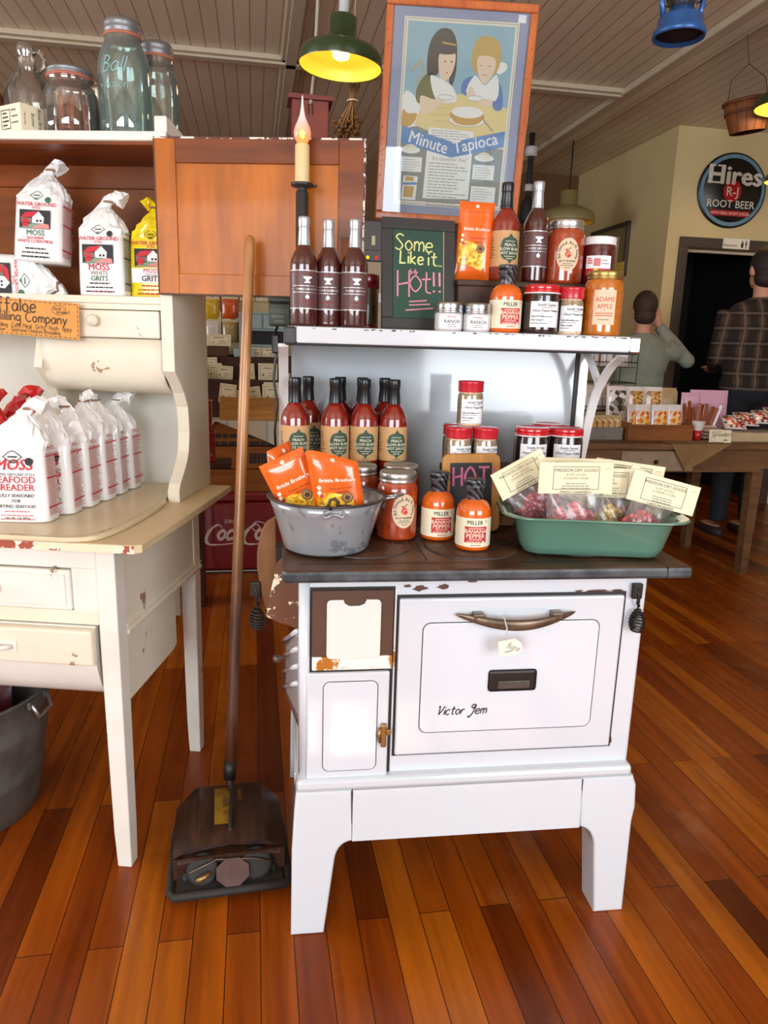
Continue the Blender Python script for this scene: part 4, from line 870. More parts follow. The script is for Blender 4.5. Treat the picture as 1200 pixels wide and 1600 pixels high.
# legs and skirt
def legpoly(mb, P, y0, sgn, dep):
    n = len(P); V = []; F = []
    f = lambda z: y0 + sgn*(-.022*(1 - z/.331))
    for x, z in P: V.append((x, f(z), z))
    for x, z in P: V.append((x, f(z) - sgn*(-dep), z))
    bm = bmesh.new(); vs = [bm.verts.new(v) for v in V]
    for i in range(n): bm.faces.new([vs[i], vs[(i+1) % n], vs[n+(i+1) % n], vs[n+i]])
    a = bm.faces.new(vs[:n][::-1]); c = bm.faces.new(vs[n:]); bmesh.ops.recalc_face_normals(bm, faces=bm.faces)
    bmesh.ops.bevel(bm, geom=[e for e in a.edges], offset=.006, segments=3, affect='EDGES', profile=.5)
    bmesh.ops.triangulate(bm, faces=[f for f in bm.faces if len(f.verts) > 4]); return mb.frombm(bm, 'enamel')
cv = lambda a, b, c, d, n=7: [((1-t)**2*a[0] + 2*t*(1-t)*b[0] + t*t*c[0], (1-t)**2*a[1] + 2*t*(1-t)*b[1] + t*t*c[1]) for t in [k/n for k in range(n+1)]]
PL = [(-.0276, .332), (-.031, .29), (-.036, .20), (-.038, .0), (.0335, .0), (.0548, .168)] + cv((.0548, .170), (.060, .212), (.0926, .2145), 0) + [(.0905, .332)]
PRr = [(.5952, .332), (.602, .2155)] + cv((.603, .2150), (.632, .208), (.6377, .168), 0) + [(.649, .0), (.718, .0), (.7235, .221), (.7290, .255), (.7270, .31), (.7188, .332)]
for P in (PL, PRr):
    legpoly(MB(), P, -.0215, 1, .07).build('leg', st); legpoly(MB(), P, .52, -1, -.07).build('leg', st)
sk = lambda x, z, d: (x, -.0222 - .022*(.332 - z)/.331 + d, z)
q = [sk(.092, .2155, 0), sk(.599, .2155, 0), sk(.599, .3325, 0), sk(.092, .3325, 0)] + [sk(.092, .2155, .014), sk(.599, .2155, .014), sk(.599, .3325, .014), sk(.092, .3325, .014)]
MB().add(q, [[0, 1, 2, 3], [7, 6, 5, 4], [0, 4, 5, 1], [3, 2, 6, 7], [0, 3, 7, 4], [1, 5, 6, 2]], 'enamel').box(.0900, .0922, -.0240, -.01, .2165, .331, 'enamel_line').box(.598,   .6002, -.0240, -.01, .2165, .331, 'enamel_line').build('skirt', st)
MB().box(-.03, -.018, .05, .47, .216, .333, 'enamel', .003).build('side_skirt', st); MB().box(.70, .712, .05, .47, .216, .333, 'enamel', .003).build('side_skirt', st)
# doors
fo = lambda y: flat(y)
MB().box(.1755, .6640, -.0018, .003, .3970, .7585, 'enamel_line').box(.0, .1715, -.0015, .003, .345, .777, 'enamel_line').build('door_gap', st)  # dark plate paints the shadow gaps around the doors
d = MB().box(.0045, .1680, -.012, 0, .632, .7725, 'rust_plate', .003).box(.0045, .1680, -.012, 0, .602, .632, 'enamel_rusty', .003).build('firebox_door', st)
P = rrect(.033, .142, .629, .755, .010); P = [(x, z) for x, z in P]
nt = [(.112, .755), (.108, .746), (.098, .742), (.078, .742), (.070, .746), (.066, .755)]
k = max(i for i, q in enumerate(P[:14]) if q[1] > .7549); P2 = P[:7] + nt + P[7:]
MB().prism(P2, -.0175, -.0115, plain('enamel_cream', '#e8e6de', .12, 0, 1, var=.05, vs=10), 'y', .002).build('door_panel', d)
d = MB().box(-.005, .1645, -.012, 0, .349, .5965, 'enamel', .004).build('ash_door', st)
e = MB().prism(rrect(.0285, .1395, .3755, .577, .013), -.0145, -.0115, 'enamel_pale', 'y', .0015).ribbon(rrect(.0285, .1395, .3755, .577, .013) + [rrect(.0285, .1395, .3755, .577, .013)[0]], .0030, 'enamel_line', flat(-.0122), .0006); e.build('door_panel', d)
b = MB().box(.148, .160, -.0235, -.012, .430, .482, 'brass', .003).box(.158, .170, -.019, -.012, .455, .468, 'brass', .002); b.tube([(.147, -.017, .44), (.144, -.02, .456), (.147, -.017, .472)], .004, 'brass', 8); b.build('latch', d)
d = MB().box(.1795, .6568, -.013, 0, .4040, .7530, 'enamel', .004).build('oven_door', st)
q = rrect(.2298, .6050, .4562, .7006, .016)
MB().prism(q, -.0155, -.0125, 'enamel_pale', 'y', .0015).ribbon(q + [q[0]], .0036, 'enamel_line', flat(-.0130), .0006).build('door_panel', d)
b = MB(); n = 22
def hb(u, v):   # bowed handle bar: pointed ends, wide belly, standing off the door
    x = .2925 + .255*u; a = 2*PI*v; w = .011*math.sin(PI*min(1, max(0, u)))**.55 + .0008; th = .005*math.sin(PI*u)**.6 + .0005
    cz = .722 - .017*math.sin(PI*u); cy_ = -.020 - .026*math.sin(PI*u)
    return (x, cy_ + th*math.cos(a), cz + w*math.sin(a))
b.sheet(hb, 32, 12, 'worn_nickel')
for x in (.340, .505): b.box(x-.012, x+.012, -.036, -.012, .710, .726, 'worn_nickel', .003)
b.build('handle', d)
e = MB().box(.3715, .4755, -.022, -.0135, .5475, .5955, 'dark_iron', .006).build('oven_thermometer', d)
MB().box(.391, .460, -.0245, -.0215, .5555, .5725, plain('gauge_face', '#5d544c', .4, .3, var=.3, vs=60), .001).build('gauge_window', e)
fm = flat(-.0158); b = MB(); kw = dict(h=.0005, shear=.28, gap=.10)
b.hand('Victor', .0195, 'ink', fm, .265, .4965, .125, 'L', **kw).hand('Jem'[0], .0215, 'ink', fm, .3335, .4965, .125, 'L', **kw).hand('em', .0195, 'ink', fm, .3465, .4965, .125, 'L', **kw); b.build('lettering', d)
# cooktop with lids
pl = [(-.055, -.070), (-.046, -.0812), (.700, -.0812), (.756, -.0812), (.760, -.072), (.757, .515), (-.055, .515)]
MB().prism(pl, .811, CK, 'iron', 'z', .007).box(.7045, .7062, -.0820, .5, .8125, CK+.0004, 'iron_line').build('cooktop', st)
for x, y in ((.115, .10), (.345, .085), (.115, .335), (.345, .32), (.575, .1), (.575, .33)):
    b = MB().lathe([(.101, CK-.002), (.101, CK+.0012), (.099, CK+.0022), (0, CK+.0022)], 'iron', 48, c=(x, y)); fm = top(CK+.0022)
    b.ring(x, y, .1005, .0025, 'iron_line', top(CK+.0012), .0003, 48).ring(x, y, .058, .0018, 'iron_line', fm, .0003, 40); b.rect(x+.066, x+.090, y-.005, y+.005, 'iron_line', fm, .0003); b.build('burner_lid', st)
b = MB(); fm = top(CK)
for (a, c_) in (((.23, -.02), (.23, .45)), ((.46, -.02), (.46, .45)), ((-.02, .21), (.68, .21)), ((-.02, -.035), (.69, -.035))): b.ribbon([a, c_], .0022, 'iron_line', fm, .0006)
b.build('seam', st)
# backsplash, warming shelf, brackets
MB().box(-.034, .706, .488, .500, .835, 1.247, 'enamel_back', .002).build('backsplash', st)
MB().box(.706, .735, .484, .503, .835, 1.247, 'enamel_line', .003).build('side_trim', st)
ws = MB()
for k in range(46): chip(ws, -.01 + .73*rg.random(), SHZ-.0028-.002*rg.random(), rg.uniform(.002, .008), rg.uniform(.0008, .0022), 'black_matte', .2356)
ws = ws.box(-.026, .732, .236, .256, 1.2475, SHZ, 'enamel', .005).box(-.045, .748, .25, .500, SHZ-.010, SHZ, 'enamel', .002).box(-.048, .752, .239, .50, 1.243, 1.2495, 'black_matte', .002).build('warming_shelf', st)
chipb = chipped('chipped_black', '#2d2f31', '#b7b3a8', .72, 20, .35, .3)
MB().box(-.052, -.025, .234, .50, 1.2445, SHZ-.001, 'chipped_black', .005).build('corner_cap', ws); MB().box(.731, .756, .234, .50, 1.2465, SHZ-.001, 'chrome', .004).build('corner_cap', ws)
def strap(pts, x, w, th, mat):
    P = smooth(pts, 8); b = MB()
    V = []; n = len(P)
    for i, (y, z) in enumerate(P):
        a = Vector(P[max(0, i-1)]); c = Vector(P[min(n-1, i+1)]); t_ = (c-a).normalized(); nn = Vector((-t_.y, t_.x))*th/2
        for dx, s in ((0, 1), (w, 1), (w, -1), (0, -1)): V.append((x+dx, y + s*nn.x, z + s*nn.y))
    F = [[i*4+j, i*4+(j+1) % 4, (i+1)*4+(j+1) % 4, (i+1)*4+j] for i in range(n-1) for j in range(4)] + [[3, 2, 1, 0], [(n-1)*4+j for j in range(4)]]
    return b.add(V, F, mat)
chipped('bracket_enamel', '#e6e6e4', '#3a302b', .70, 40, .2, .8)
BR = [(.478, .838), (.460, .92), (.4385, 1.0), (.414, 1.086), (.381, 1.153), (.319, 1.2106), (.256, 1.2425)]
for x in (.715, -.064): 
    b = strap(BR, x, .022, .007, 'bracket_enamel'); b.box(x, x+.022, .478, .488, .835, 1.243, 'bracket_enamel'); v = strap([(.470, 1.2435), (.43, 1.215), (.372, 1.165)], x+.002, .018, .006, 'bracket_enamel'); b.add(v.v, v.f, 'bracket_enamel'); b.build('bracket', st)
# left side: rusted leaf, ribbed shield with knob
wood('leaf_brown', '#8a5f3a', '#6f4526', .6, 'Z', .6)
LF = [(-.068, .893), (-.088, .880), (-.100, .858), (-.108, .816), (-.1085, .78), (-.1045, .752), (-.098, .715), (-.0905, .6845), (-.065, .672), (-.067, .80)]
MB().prism(LF[::-1], .122, .134, 'leaf_brown', 'y', .003).box(-.068, -.055, .10, .14, .80, .83, 'dark_iron').build('drop_leaf', st)
MB().prism([(-.090, .684), (-.0665, .80), (-.050, .818), (-.012, .818), (-.012, .650), (-.035, .659), (-.060, .668)], .085, .097, 'rust_peel', 'y', .002).build('side_apron', st)
def pan_(u, v): return (-.0165 - .037*u - .006*math.sin(PI*v)*u, .06 + .19*u, .68 - .15*u*(1-v) - v*.25*(1) + .0)
MB().sheet(lambda u, v: (-.0165 - .037*u, .05 + .22*u, (.685 - .145*u)*(1-v) + (.43 - .01*u)*v), 6, 8, 'enamel', th=.004).build('side_shield', st)
b = MB()
for k in range(4): b.tube([(-.0205 - .037*u, .05 + .22*u, .668 - .04*k - .12*u) for u in (.12, .4, .7, .95)], .0055, 'enamel', 8)
b.build('shield_rib', st)
MB().tube([(-.012, .02, .36), (-.0155, .10, .45), (-.018, .2, .42), (-.02, .44, .36)], .004, 'enamel', 6).box(-.0125, -.0115, .03, .47, .37, .78, 'enamel').build('side_panel', st)
MB().lathe([(.004, 0), (.004, .012), (.009, .016), (.011, .022), (.008, .029), (0, .031)], 'worn_nickel', 14, M=Matrix.Translation((-.047, .18, .545)) @ Matrix.Rotation(-PI/2, 4, 'Y')).build('knob', st)
# hanging lid lifters and the tag
def lifter(label, x, y, z, rz=0):
    t = ST('lid_lifter', label, 'lid lifter', x, y, z, None, rz)
    MB().box(-.011, .011, -.012, 0, -.026, .008, 'dark_iron', .003).tube([(0, -.008, .004), (.002, -.013, -.018), (.001, -.012, -.034), (.006, -.012, -.042)], .003, 'dark_iron', 6).tube([(.010, -.003, -.02), (.009, -.004, -.038), (.005, -.008, -.05)], .0022, 'dark_iron', 6).build('shank', t)
    P = []; N = 7*12
    for k in range(N+1):
        f = k/N; a = 2*PI*7*f; r = .005 + .0085*math.sin(PI*min(1, f*1.0))**.8 + .004*f; P.append((.003 + r*math.cos(a), -.016 + r*math.sin(a), -.048 - .047*f))
    MB().tube(P, .0024, 'dark_iron', 6).build('coil_handle', t); return t
lifter('spring-handled lid lifter hanging at the stove\'s top right corner', .684, -.001, .770)
t = lifter('spring-handled lid lifter hanging beside the brown leaf at the stove\'s left', -.112, .128, .742)
plain('tag_card', '#e9e3cf', .7); plain('string_white', '#d5d2cc', .7)
t = ST('price_tag', 'small white price tag tied to the oven door handle', 'tag', .400, -.058, .664, None, .0, 0, -.18)
MB().prism([(-.0235, .017), (.012, .017), (.0245, .004), (.0245, -.012), (.016, -.017), (-.0235, -.017)], -.0006, .0006, 'tag_card').hand('Base', .012, 'grey_ink', flat(-.0007), -.008, .001, .09, 'L', .0004, .2, .14, -.5).lines(-.012, .012, -.009, 1, .01, .002, 'grey_ink', flat(-.0007), .0004).build('card', t)
MB().tube([(-.006, 0, .013), (-.002, .001, .030), (-.003, -.004, .045), (-.003, .012, .066), (-.001, .028, .058), (-.001, .014, .036), (-.002, .001, .028)], .0012, 'string_white', 5).build('string', t)

# ------------------------------------------------------------------ bottles and jars
def saucemat(name, c1, c2, rough=.06, scale=30, lo=.3, hi=.7):
    t = NT(name); t.set(t.ramp(t.noise(scale, 5, .7), [(lo, lin(c2)), (hi, lin(c1))]), .25, 0, 1.0); t.b.inputs['Coat Roughness'].default_value = .03; t.b.inputs['Coat IOR'].default_value = 1.6; return keep(name, t.m)
saucemat('peach_sauce', '#8f2413', '#6d160d'); saucemat('maple_sauce', '#4d1712', '#35100d'); saucemat('salsa', '#b4481c', '#7f2610', scale=70); saucemat('mustard_sauce', '#e26a12', '#cf5608'); saucemat('dark_jelly', '#2a1210', '#160807')
saucemat('relish', '#c9781c', '#a6520f', scale=60); saucemat('jam', '#5c0f14', '#3d090d'); saucemat('pepper_salt', '#ead2b2', '#bd9068', scale=220, lo=.36, hi=.55); saucemat('salt_pink', '#c79a7c', '#b08468', scale=150)
plain('kraft', '#c59a68', .7, var=.05, vs=40); plain('label_green', '#2f4a38', .6); plain('maroon_label', '#5b3c3c', .45, var=.06); plain('silver_ink', '#c3c0bd', .35, .5); plain('dull_red', '#8d3832', .6)
plain('silver_seal', '#b9bcc0', .3, .6); plain('cream_label', '#ece2c4', .55); plain('label_red', '#c3222f', .5); plain('tan_label', '#dcc2a0', .6); plain('peach_label', '#e4c3a4', .6); plain('lid_red', '#c21822', .25, 0, .8); plain('cap_red', '#c01f2c', .3, 0, .5); plain('lid_white', '#e8e6e4', .3, 0, .5); plain('lid_gold', '#b59c5c', .3, .9); plain('frost_glass', '#d2cfcc', .25, 0, .8, var=.05); plain('orange_ink', '#c2502a', .6); plain('tomato_ink', '#c93a2c', .6)
clear('jar_glass', '#f2f0ec', .95, '#cfcac0')
def mk_wrap():
    t = NT('checked_wrap'); w = t.n('ShaderNodeTexWave', wave_type='BANDS', bands_direction='DIAGONAL'); w.inputs['Scale'].default_value = 40; w.inputs['Distortion'].default_value = 2; t.l(t.co(), w.inputs['Vector'])
    t.set(t.ramp(w.outputs['Fac'], [(.3, lin('#1d1e20')), (.8, lin('#56575a'))]), .3, .2); return keep('wrap', t.m)
mk_wrap()
LP = dict(u=0)
def bottle_parts(t, r, h, sauce, seal, sh):
    """long-necked sauce bottle: body, label zone, sloping shoulder, sealed neck with cap"""
    MB().lathe([(r*.82, 0), (r*.96, .002), (r, .007), (r, h*.56), (r*.97, h*.60), (r*.80, h*.66), (r*.58, h*.71), (r*.46, h*.745)], sauce, 36).build('glass_body', t)
    MB().lathe([(r*.47, h*.735), (r*.46, h*.75), (r*.385, h*.90), (r*.40, h*.905), (r*.42, h*.912), (r*.415, h*.935), (r*.425, h*.94), (r*.425, h*.985), (r*.40, h), (0, h)], seal, 28).build('cap', t)
def peach(label, loc, rz, grp):
    t = thing('sauce_bottle', label, 'sauce bottle', loc, rz, grp); r, h = .0335, .222; bottle_parts(t, r, h, 'peach_sauce', 'black_plastic', 0)
    fm = cyl(r+.0003); b = MB().sheet(lambda u, v: fm((u-.5)*r*4.6, .034 + .080*v, 0), 24, 1, 'kraft')
    P = smooth([(0, .036), (.006, .028), (.018, .022), (.0235, 0), (.018, -.022), (.006, -.028), (0, -.036), (-.006, -.028), (-.018, -.022), (-.0235, 0), (-.018, .022), (-.006, .028), (0, .036)], 3)[:-1]
    b.face([(u+.008, v*.93+.0735) for u, v in P], 'label_green', fm, .0005, .004)
    for st_, v in (('PEACH', .079), ('SLOW BURN', .070), ('HOT SAUCE', .0610)): b.text(st_, .0088, 'cream_label', fm, .008, v, 'C', .008, h=.001, cut=.004)
    b.rect(-.005, .021, .056, .057, 'cream_label', fm, .001, .004).rect(-.004, .020, .0895, .0905, 'cream_label', fm, .001, .004).text('NET WT', .004, 'cream_label', fm, .008, .050, 'C', .02, h=.001)
    b.lines(-.050, -.028, .098, 9, .0055, .0016, 'brown_ink', fm, seed=3).lines(.0, .025, .0375, 1, .005, .0015, 'brown_ink', fm).build('paper_label', t); return t
def maple(label, loc, rz, grp):
    t = thing('sauce_bottle', label, 'sauce bottle', loc, rz, grp); r, h = .0300, .2285; bottle_parts(t, r, h, 'maple_sauce', 'silver_seal', 0)
    fm = cyl(r+.0003); b = MB().sheet(lambda u, v: fm((u-.5)*r*5.2, .036 + .082*v, 0), 24, 1, 'maroon_label')
    for v0 in (.0365, .1155): b.sheet(lambda u, v: fm((u-.5)*r*5.2, v0 + .002*v, .0003), 24, 1, 'silver_ink')
    for v0 in (.084, .0705): b.rect(-.028, .024, v0, v0+.0012, 'silver_ink', fm, .0006, .004)
    c0 = .004
    b.face([(c0-.009, .104), (c0+.009, .104), (c0+.011, .1015), (c0+.004, .098), (c0+.003, .095), (c0+.007, .0915), (c0+.007, .0905), (c0-.007, .0905), (c0-.007, .0915), (c0-.003, .095), (c0-.004, .098), (c0-.008, .1)], 'white_label', fm, .0007, .004)
    b.text('MAPLE CAYENNE', .0062, 'silver_ink', fm, c0, .0755, 'C', .02, h=.0008, cut=.004).text('HOT SAUCE', .0058, 'dull_red', fm, c0, .1085, 'C', .02, h=.0008)
    b.disc(c0, .0615, .0042, 'white_label', fm, .0007).face([(c0-.004, .063), (c0+.004, .063), (c0, .068)], 'white_label', fm, .0007)
    b.text('CAYENNE', .0075, 'dull_red', fm, c0, .050, 'C', .02, h=.0008).text('CLASSIC', .005, 'dull_red', fm, c0, .043, 'C', .02, h=.0008)
    for k in range(14): b.rect(-.030, -.0285, .042 + .005*k, .044 + .005*k, 'silver_ink', fm, .0006)
    b.build('paper_label', t); return t
def lidjar(name, label, cat, loc, rz, grp, r, h, fill, lid, lr, lh, prof=None):
    t = thing(name, label, cat, loc, rz, grp); z = h - lh
    MB().lathe(prof or [(r*.88, 0), (r*.98, .003), (r, .009), (r, z*.84), (r*.97, z*.92), (lr*.97, z*.985), (lr*.95, z), (lr*.95, z+lh*.3)], fill, 36).build('glass_body', t)
    P = [(lr*.99, z), (lr*1.015, z+lh*.06), (lr*1.015, z+lh*.16), (lr*.985, z+lh*.22), (lr*.985, z+lh*.34), (lr*1.0, z+lh*.40), (lr*1.0, z+lh*.80), (lr*.96, h-.0008), (lr*.88, h), (lr*.84, h-.0012), (0, h-.0012)]
    MB().lathe(P, lid, 36).build('lid', t); return t
def salsajar(label, loc, rz, grp):
    t = lidjar('salsa_jar', label, 'jar', loc, rz, grp, .0445, .147, 'salsa', 'tin_lid', .040, .022); fm = cyl(.0448); cu, cv_ = .006, .066
    b = MB().disc(cu, cv_, .0275, 'tan_label', fm, .0003, .005, 40, .037)
    b.arctext('As Good As It Gets', .0105, 'ink', fm, cu, cv_ + .004, .0190, PI/2, .01)
    b.disc(cu, cv_, .0075, 'tomato_ink', fm, .0008, .004).disc(cu-.004, cv_+.010, .003, 'tomato_ink', fm, .0008).ring(cu+.002, cv_-.003, .006, .0014, 'tan_label', fm, .0012).ribbon([(cu, cv_+.008), (cu+.002, cv_+.014), (cu+.007, cv_+.015)], .0016, 'label_green', fm, .001)
    b.text('BUTT BURNER', .0058, 'ink', fm, cu, cv_-.0165, 'C', .01, h=.001).lines(cu-.016, cu+.016, cv_-.021, 2, .004, .0013, 'ink', fm, .0008, al='C').lines(cu-.009, cu+.009, cv_-.030, 1, .004, .0013, 'ink', fm, .0008, al='C').build('paper_label', t); return t
def miller(label, loc, rz, grp):
    t = thing('mustard_bottle', label, 'sauce bottle', loc, rz, grp); r, h = .0365, .147
    MB().lathe([(r*.86, 0), (r*.97, .002), (r, .007), (r, h*.52), (r*.975, h*.57), (r*.88, h*.635), (r*.70, h*.685), (r*.52, h*.705), (r*.48, h*.72)], 'mustard_sauce', 36).build('glass_body', t)
    MB().lathe([(r*.50, h*.695), (r*.49, h*.71), (r*.50, h*.86), (r*.53, h*.872), (r*.56, h*.885), (r*.565, h*.905), (r*.53, h*.915), (r*.53, h*.93), (r*.575, h*.94), (r*.575, h*.985), (r*.54, h), (0, h)], 'wrap', 30).build('cap', t)
    fm = cyl(r+.0003); b = MB().sheet(lambda u, v: fm((u-.5)*r*5.0, .0095 + .061*v, 0), 26, 1, 'cream_label'); c0 = .006
    b.text("MILLERS"[:6], .0125, 'ink', fm, c0-.002, .0575, 'C', .008, h=.0009, sx=.85, cut=.004).text('S', .0062, 'ink', fm, c0+.0215, .0625, 'C', .02, h=.0009)
    b.rect(c0-.0235, c0+.0235, .0185, .053, 'label_red', fm, .0004, .004)
    b.rect(c0-.015, c0+.017, .0488, .0500, 'cream_label', fm, .0009, .004).text('BANANA', .0115, 'cream_label', fm, c0, .0395, 'C', .010, h=.001, sx=.98, cut=.004).text('PEPPER', .0128, 'cream_label', fm, c0, .0290, 'C', .010, h=.001, sx=.98, cut=.004).text('-MUSTARD-', .0058, 'cream_label', fm, c0, .0237, 'C', .005, h=.001, cut=.004)
    b.rect(c0-.019, c0+.010, .0198, .0212, 'cream_label', fm, .0009, .004).disc(c0+.0165, .0195, .0036, 'cream_label', fm, .001).lines(c0-.014, c0+.016, .0125, 1, .01, .0024, 'pale_red_ink', fm, al='C')
    b.lines(-.068, -.052, .055, 6, .006, .0016, 'ink', fm, seed=2).build('paper_label', t); return t
def jelly(label, loc, rz, grp):
    t = lidjar('pepper_jelly_jar', label, 'jar', loc, rz, grp, .0405, .107, 'dark_jelly', 'lid_red', .0405, .018); r = .0408; fm = cyl(r)
    MB().lathe([(.0402, .0868), (.0416, .0875), (.0416, .0895), (.0402, .09)], 'lid_white', 36).build('lid_liner', t)
    b = MB().sheet(lambda u, v: fm(-.028 + u*.070, .014 + .056*v, .0002), 18, 1, 'white_label')
    b.text('Smith Farms', .0085, 'ink', fm, .010, .0595, 'C', .01, h=.0009).lines(-.008, .030, .0560, 1, .004, .0015, 'grey_ink', fm, al='C').text('~Ghost Pepper Honey~', .0078, 'ink', fm, .008, .0475, 'C', .01, h=.0009, sx=.85).text('Ingredients:', .0060, 'ink', fm, -.024, .036, 'L', .015, h=.0009).lines(-.002, .036, .036, 1, .004, .002, 'grey_ink', fm).text('Net weight:', .0060, 'ink', fm, -.024, .028, 'L', .015, h=.0009).lines(-.024, .030, .0215, 1, .006, .002, 'grey_ink', fm).build('paper_label', t); return t
def shaker(label, loc, rz, grp):
    r, h = .0300, .1045
    t = thing('spice_shaker', label, 'spice jar', loc, rz, grp); MB().lathe([(r*.88, 0), (r*.98, .002), (r, .006), (r, .060), (r*.985, .068), (r*.93, .0745), (r*.86, .078), (r*.86, .083)], 'pepper_salt', 32).lathe_open([(r*1.005, .006), (r*1.01, .06), (r*.99, .069), (r*.935, .076)], 'jar_glass', 32).build('glass_body', t)
    MB().lathe([(r*.99, .079), (r*1.0, .081), (r*1.0, .098), (r*1.02, .0995), (r*1.02, .1025), (r*.96, h), (0, h)], 'cap_red', 32).build('cap', t)
    fm = cyl(r*1.028); b = MB().sheet(lambda u, v: fm(-.026 + u*.058, .007 + .056*v, .0002), 16, 1, 'white_label')
    b.text('Smith Farms', .0082, 'ink', fm, .010, .0535, 'C', .01, h=.0009).lines(-.002, .026, .0500, 1, .004, .0014, 'grey_ink', fm, al='C').text('~Ghost Pepper Salt~', .0075, 'ink', fm, .008, .0420, 'C', .01, h=.0009, sx=.85).text('Ingredients:', .0060, 'ink', fm, -.022, .030, 'L', .015, h=.0009).lines(.0, .028, .030, 1, .004, .002, 'grey_ink', fm).lines(-.022, .028, .0255, 1, .004, .0016, 'grey_ink', fm).text('Net weight:', .0060, 'ink', fm, -.022, .0185, 'L', .015, h=.0009).lines(-.022, .006, .013, 1, .006, .0018, 'grey_ink', fm).build('paper_label', t); return t
FACE = lambda x, y: math.atan2(-(S_(x, y).x), S_(x, y).y)     # turned to the aisle

# --- on the cooktop
t = ST('wooden_riser', 'dark wooden riser box under the black-capped sauce bottles', 'box', .096, .39, CK+.003)
b = MB().box(-.135, .145, -.085, .085, .09, .1095, 'riser_wood', .002).box(-.13, -.118, -.08, .08, 0, .09, 'riser_wood').box(.128, .14, -.08, .08, 0, .09, 'riser_wood').box(-.118, .128, -.08, -.068, 0, .09, 'riser_wood'); b.build('box', t)
t = ST('wooden_riser', 'brown wooden riser box behind the small slate board', 'box', .53, .325, CK+.003)
b = MB().box(-.19, .165, -.085, .095, .105, .1245, 'riser_wood', .002).box(-.185, -.173, -.08, .09, 0, .105, 'riser_wood').box(.15, .162, -.08, .09, 0, .105, 'riser_wood')
for k in range(4): b.box(-.173, .15, -.08, -.068, .001 + .026*k, .025 + .026*k, 'riser_wood', .002)
b.build('box', t)
Z1 = CK + .113; Z2 = CK + .128
PGp = 'black-capped sauce bottles on the stove'
for i, (x, y, lab) in enumerate(((-.026, .335, 'front row, leftmost black-capped sauce bottle under the warming shelf'), (.067, .335, 'front row, second black-capped sauce bottle from the left under the shelf'), (.1355, .335, 'front row, third black-capped sauce bottle from the left under the shelf'), (.2055, .335, 'front row, rightmost black-capped sauce bottle under the warming shelf'),
        (.006, .41, 'back row, leftmost black-capped sauce bottle under the warming shelf'), (.0835, .41, 'back row, second black-capped sauce bottle from the left under the shelf'), (.152, .408, 'back row, third black-capped sauce bottle from the left under the shelf'), (.2225 - .03, .41, 'back row, rightmost black-capped sauce bottle under the warming shelf'))):
    if i == 6: x = .1375
    rz = FACE(x, y) + (.0, .1, -.1, .05, .2, -.2, .1, 0)[i]
    if i == 0: pch = peach(lab, S_(x, y, Z1), rz, PGp)
    else: dup(pch, S_(x, y, Z1), rz, lab)
SG = 'red spice shakers stacked under the shelf'
sh0 = shaker('red-capped spice shaker standing on top of the stacked shakers', S_(.3845, .315, Z2 + .1052), FACE(.38, .3) + .15, SG)
for x, y, lab in ((.3545, .285, 'front left spice shaker of the lower layer behind the slate board'), (.4175, .285, 'front right spice shaker of the lower layer behind the slate board'), (.3605, .349, 'rear spice shaker peeping out at the left of the lower layer')):
    dup(sh0, S_(x, y, Z2), FACE(x, y) + .2, lab)
JG = 'red-lidded pepper jelly jars under the shelf'
je0 = jelly('left red-lidded pepper jelly jar behind the green pan', S_(.531, .285, Z2), FACE(.53, .28) + .06, JG)
dup(je0, S_(.6155, .285, Z2), FACE(.61, .28) + .02, 'right red-lidded pepper jelly jar behind the green pan'); dup(je0, S_(.6005, .369, Z2), FACE(.6, .36), 'rear red-lidded pepper jelly jar half hidden by the front two')
AG = 'silver-lidded salsa jars'
sj0 = salsajar('front silver-lidded salsa jar between the grey basin and the mustard bottles', S_(.1935, .160, CK+.0025), FACE(.19, .17) + .25, AG)
dup(sj0, S_(.118, .245, CK+.0025), FACE(.12, .25) - .9, 'silver-lidded salsa jar half hidden behind the orange pouches'); dup(sj0, S_(.2135, .252, CK+.0025), FACE(.2, .25) - .7, 'silver-lidded salsa jar directly behind the front salsa jar')
MG = 'orange mustard bottles with grey checked caps'
mi0 = miller('left orange mustard bottle on the cooktop before the slate board', S_(.2835, .150, CK+.0025), FACE(.28, .15) + .12, MG)
dup(mi0, S_(.3425, .068, CK+.0025), FACE(.34, .07) + .02, 'right, nearer orange mustard bottle on the cooktop')
# small slate
plain('slate', '#26282a', .75, var=.15, vs=12); plain('chalk_pink', '#c4688c', .9, var=.25, vs=90); plain('chalk_yellow', '#d9dc8e', .9, var=.15, vs=90); plain('chalk_rose', '#d98a9d', .9, var=.2, vs=90)
wood('slate_frame', '#c88f4a', '#ad7535', 1, 'Z', .45)
t = ST('slate_board', 'small slate board in a light wood frame chalked HOT, on the cooktop', 'chalkboard', .372, .200, CK+.003, None, -.10, -.06, -.035)
MB().prism(rrect(-.066, .066, 0, .178, .016), -.008, .008, 'slate_frame', 'y', .003).build('frame', t)
MB().box(-.048, .046, -.0095, -.007, .022, .158, 'slate').build('slate_face', t)
MB().hand('HOT!', .042, 'chalk_pink', flat(-.0097), -.043, .106, .12, 'L', .0004).build('chalk_writing', t)
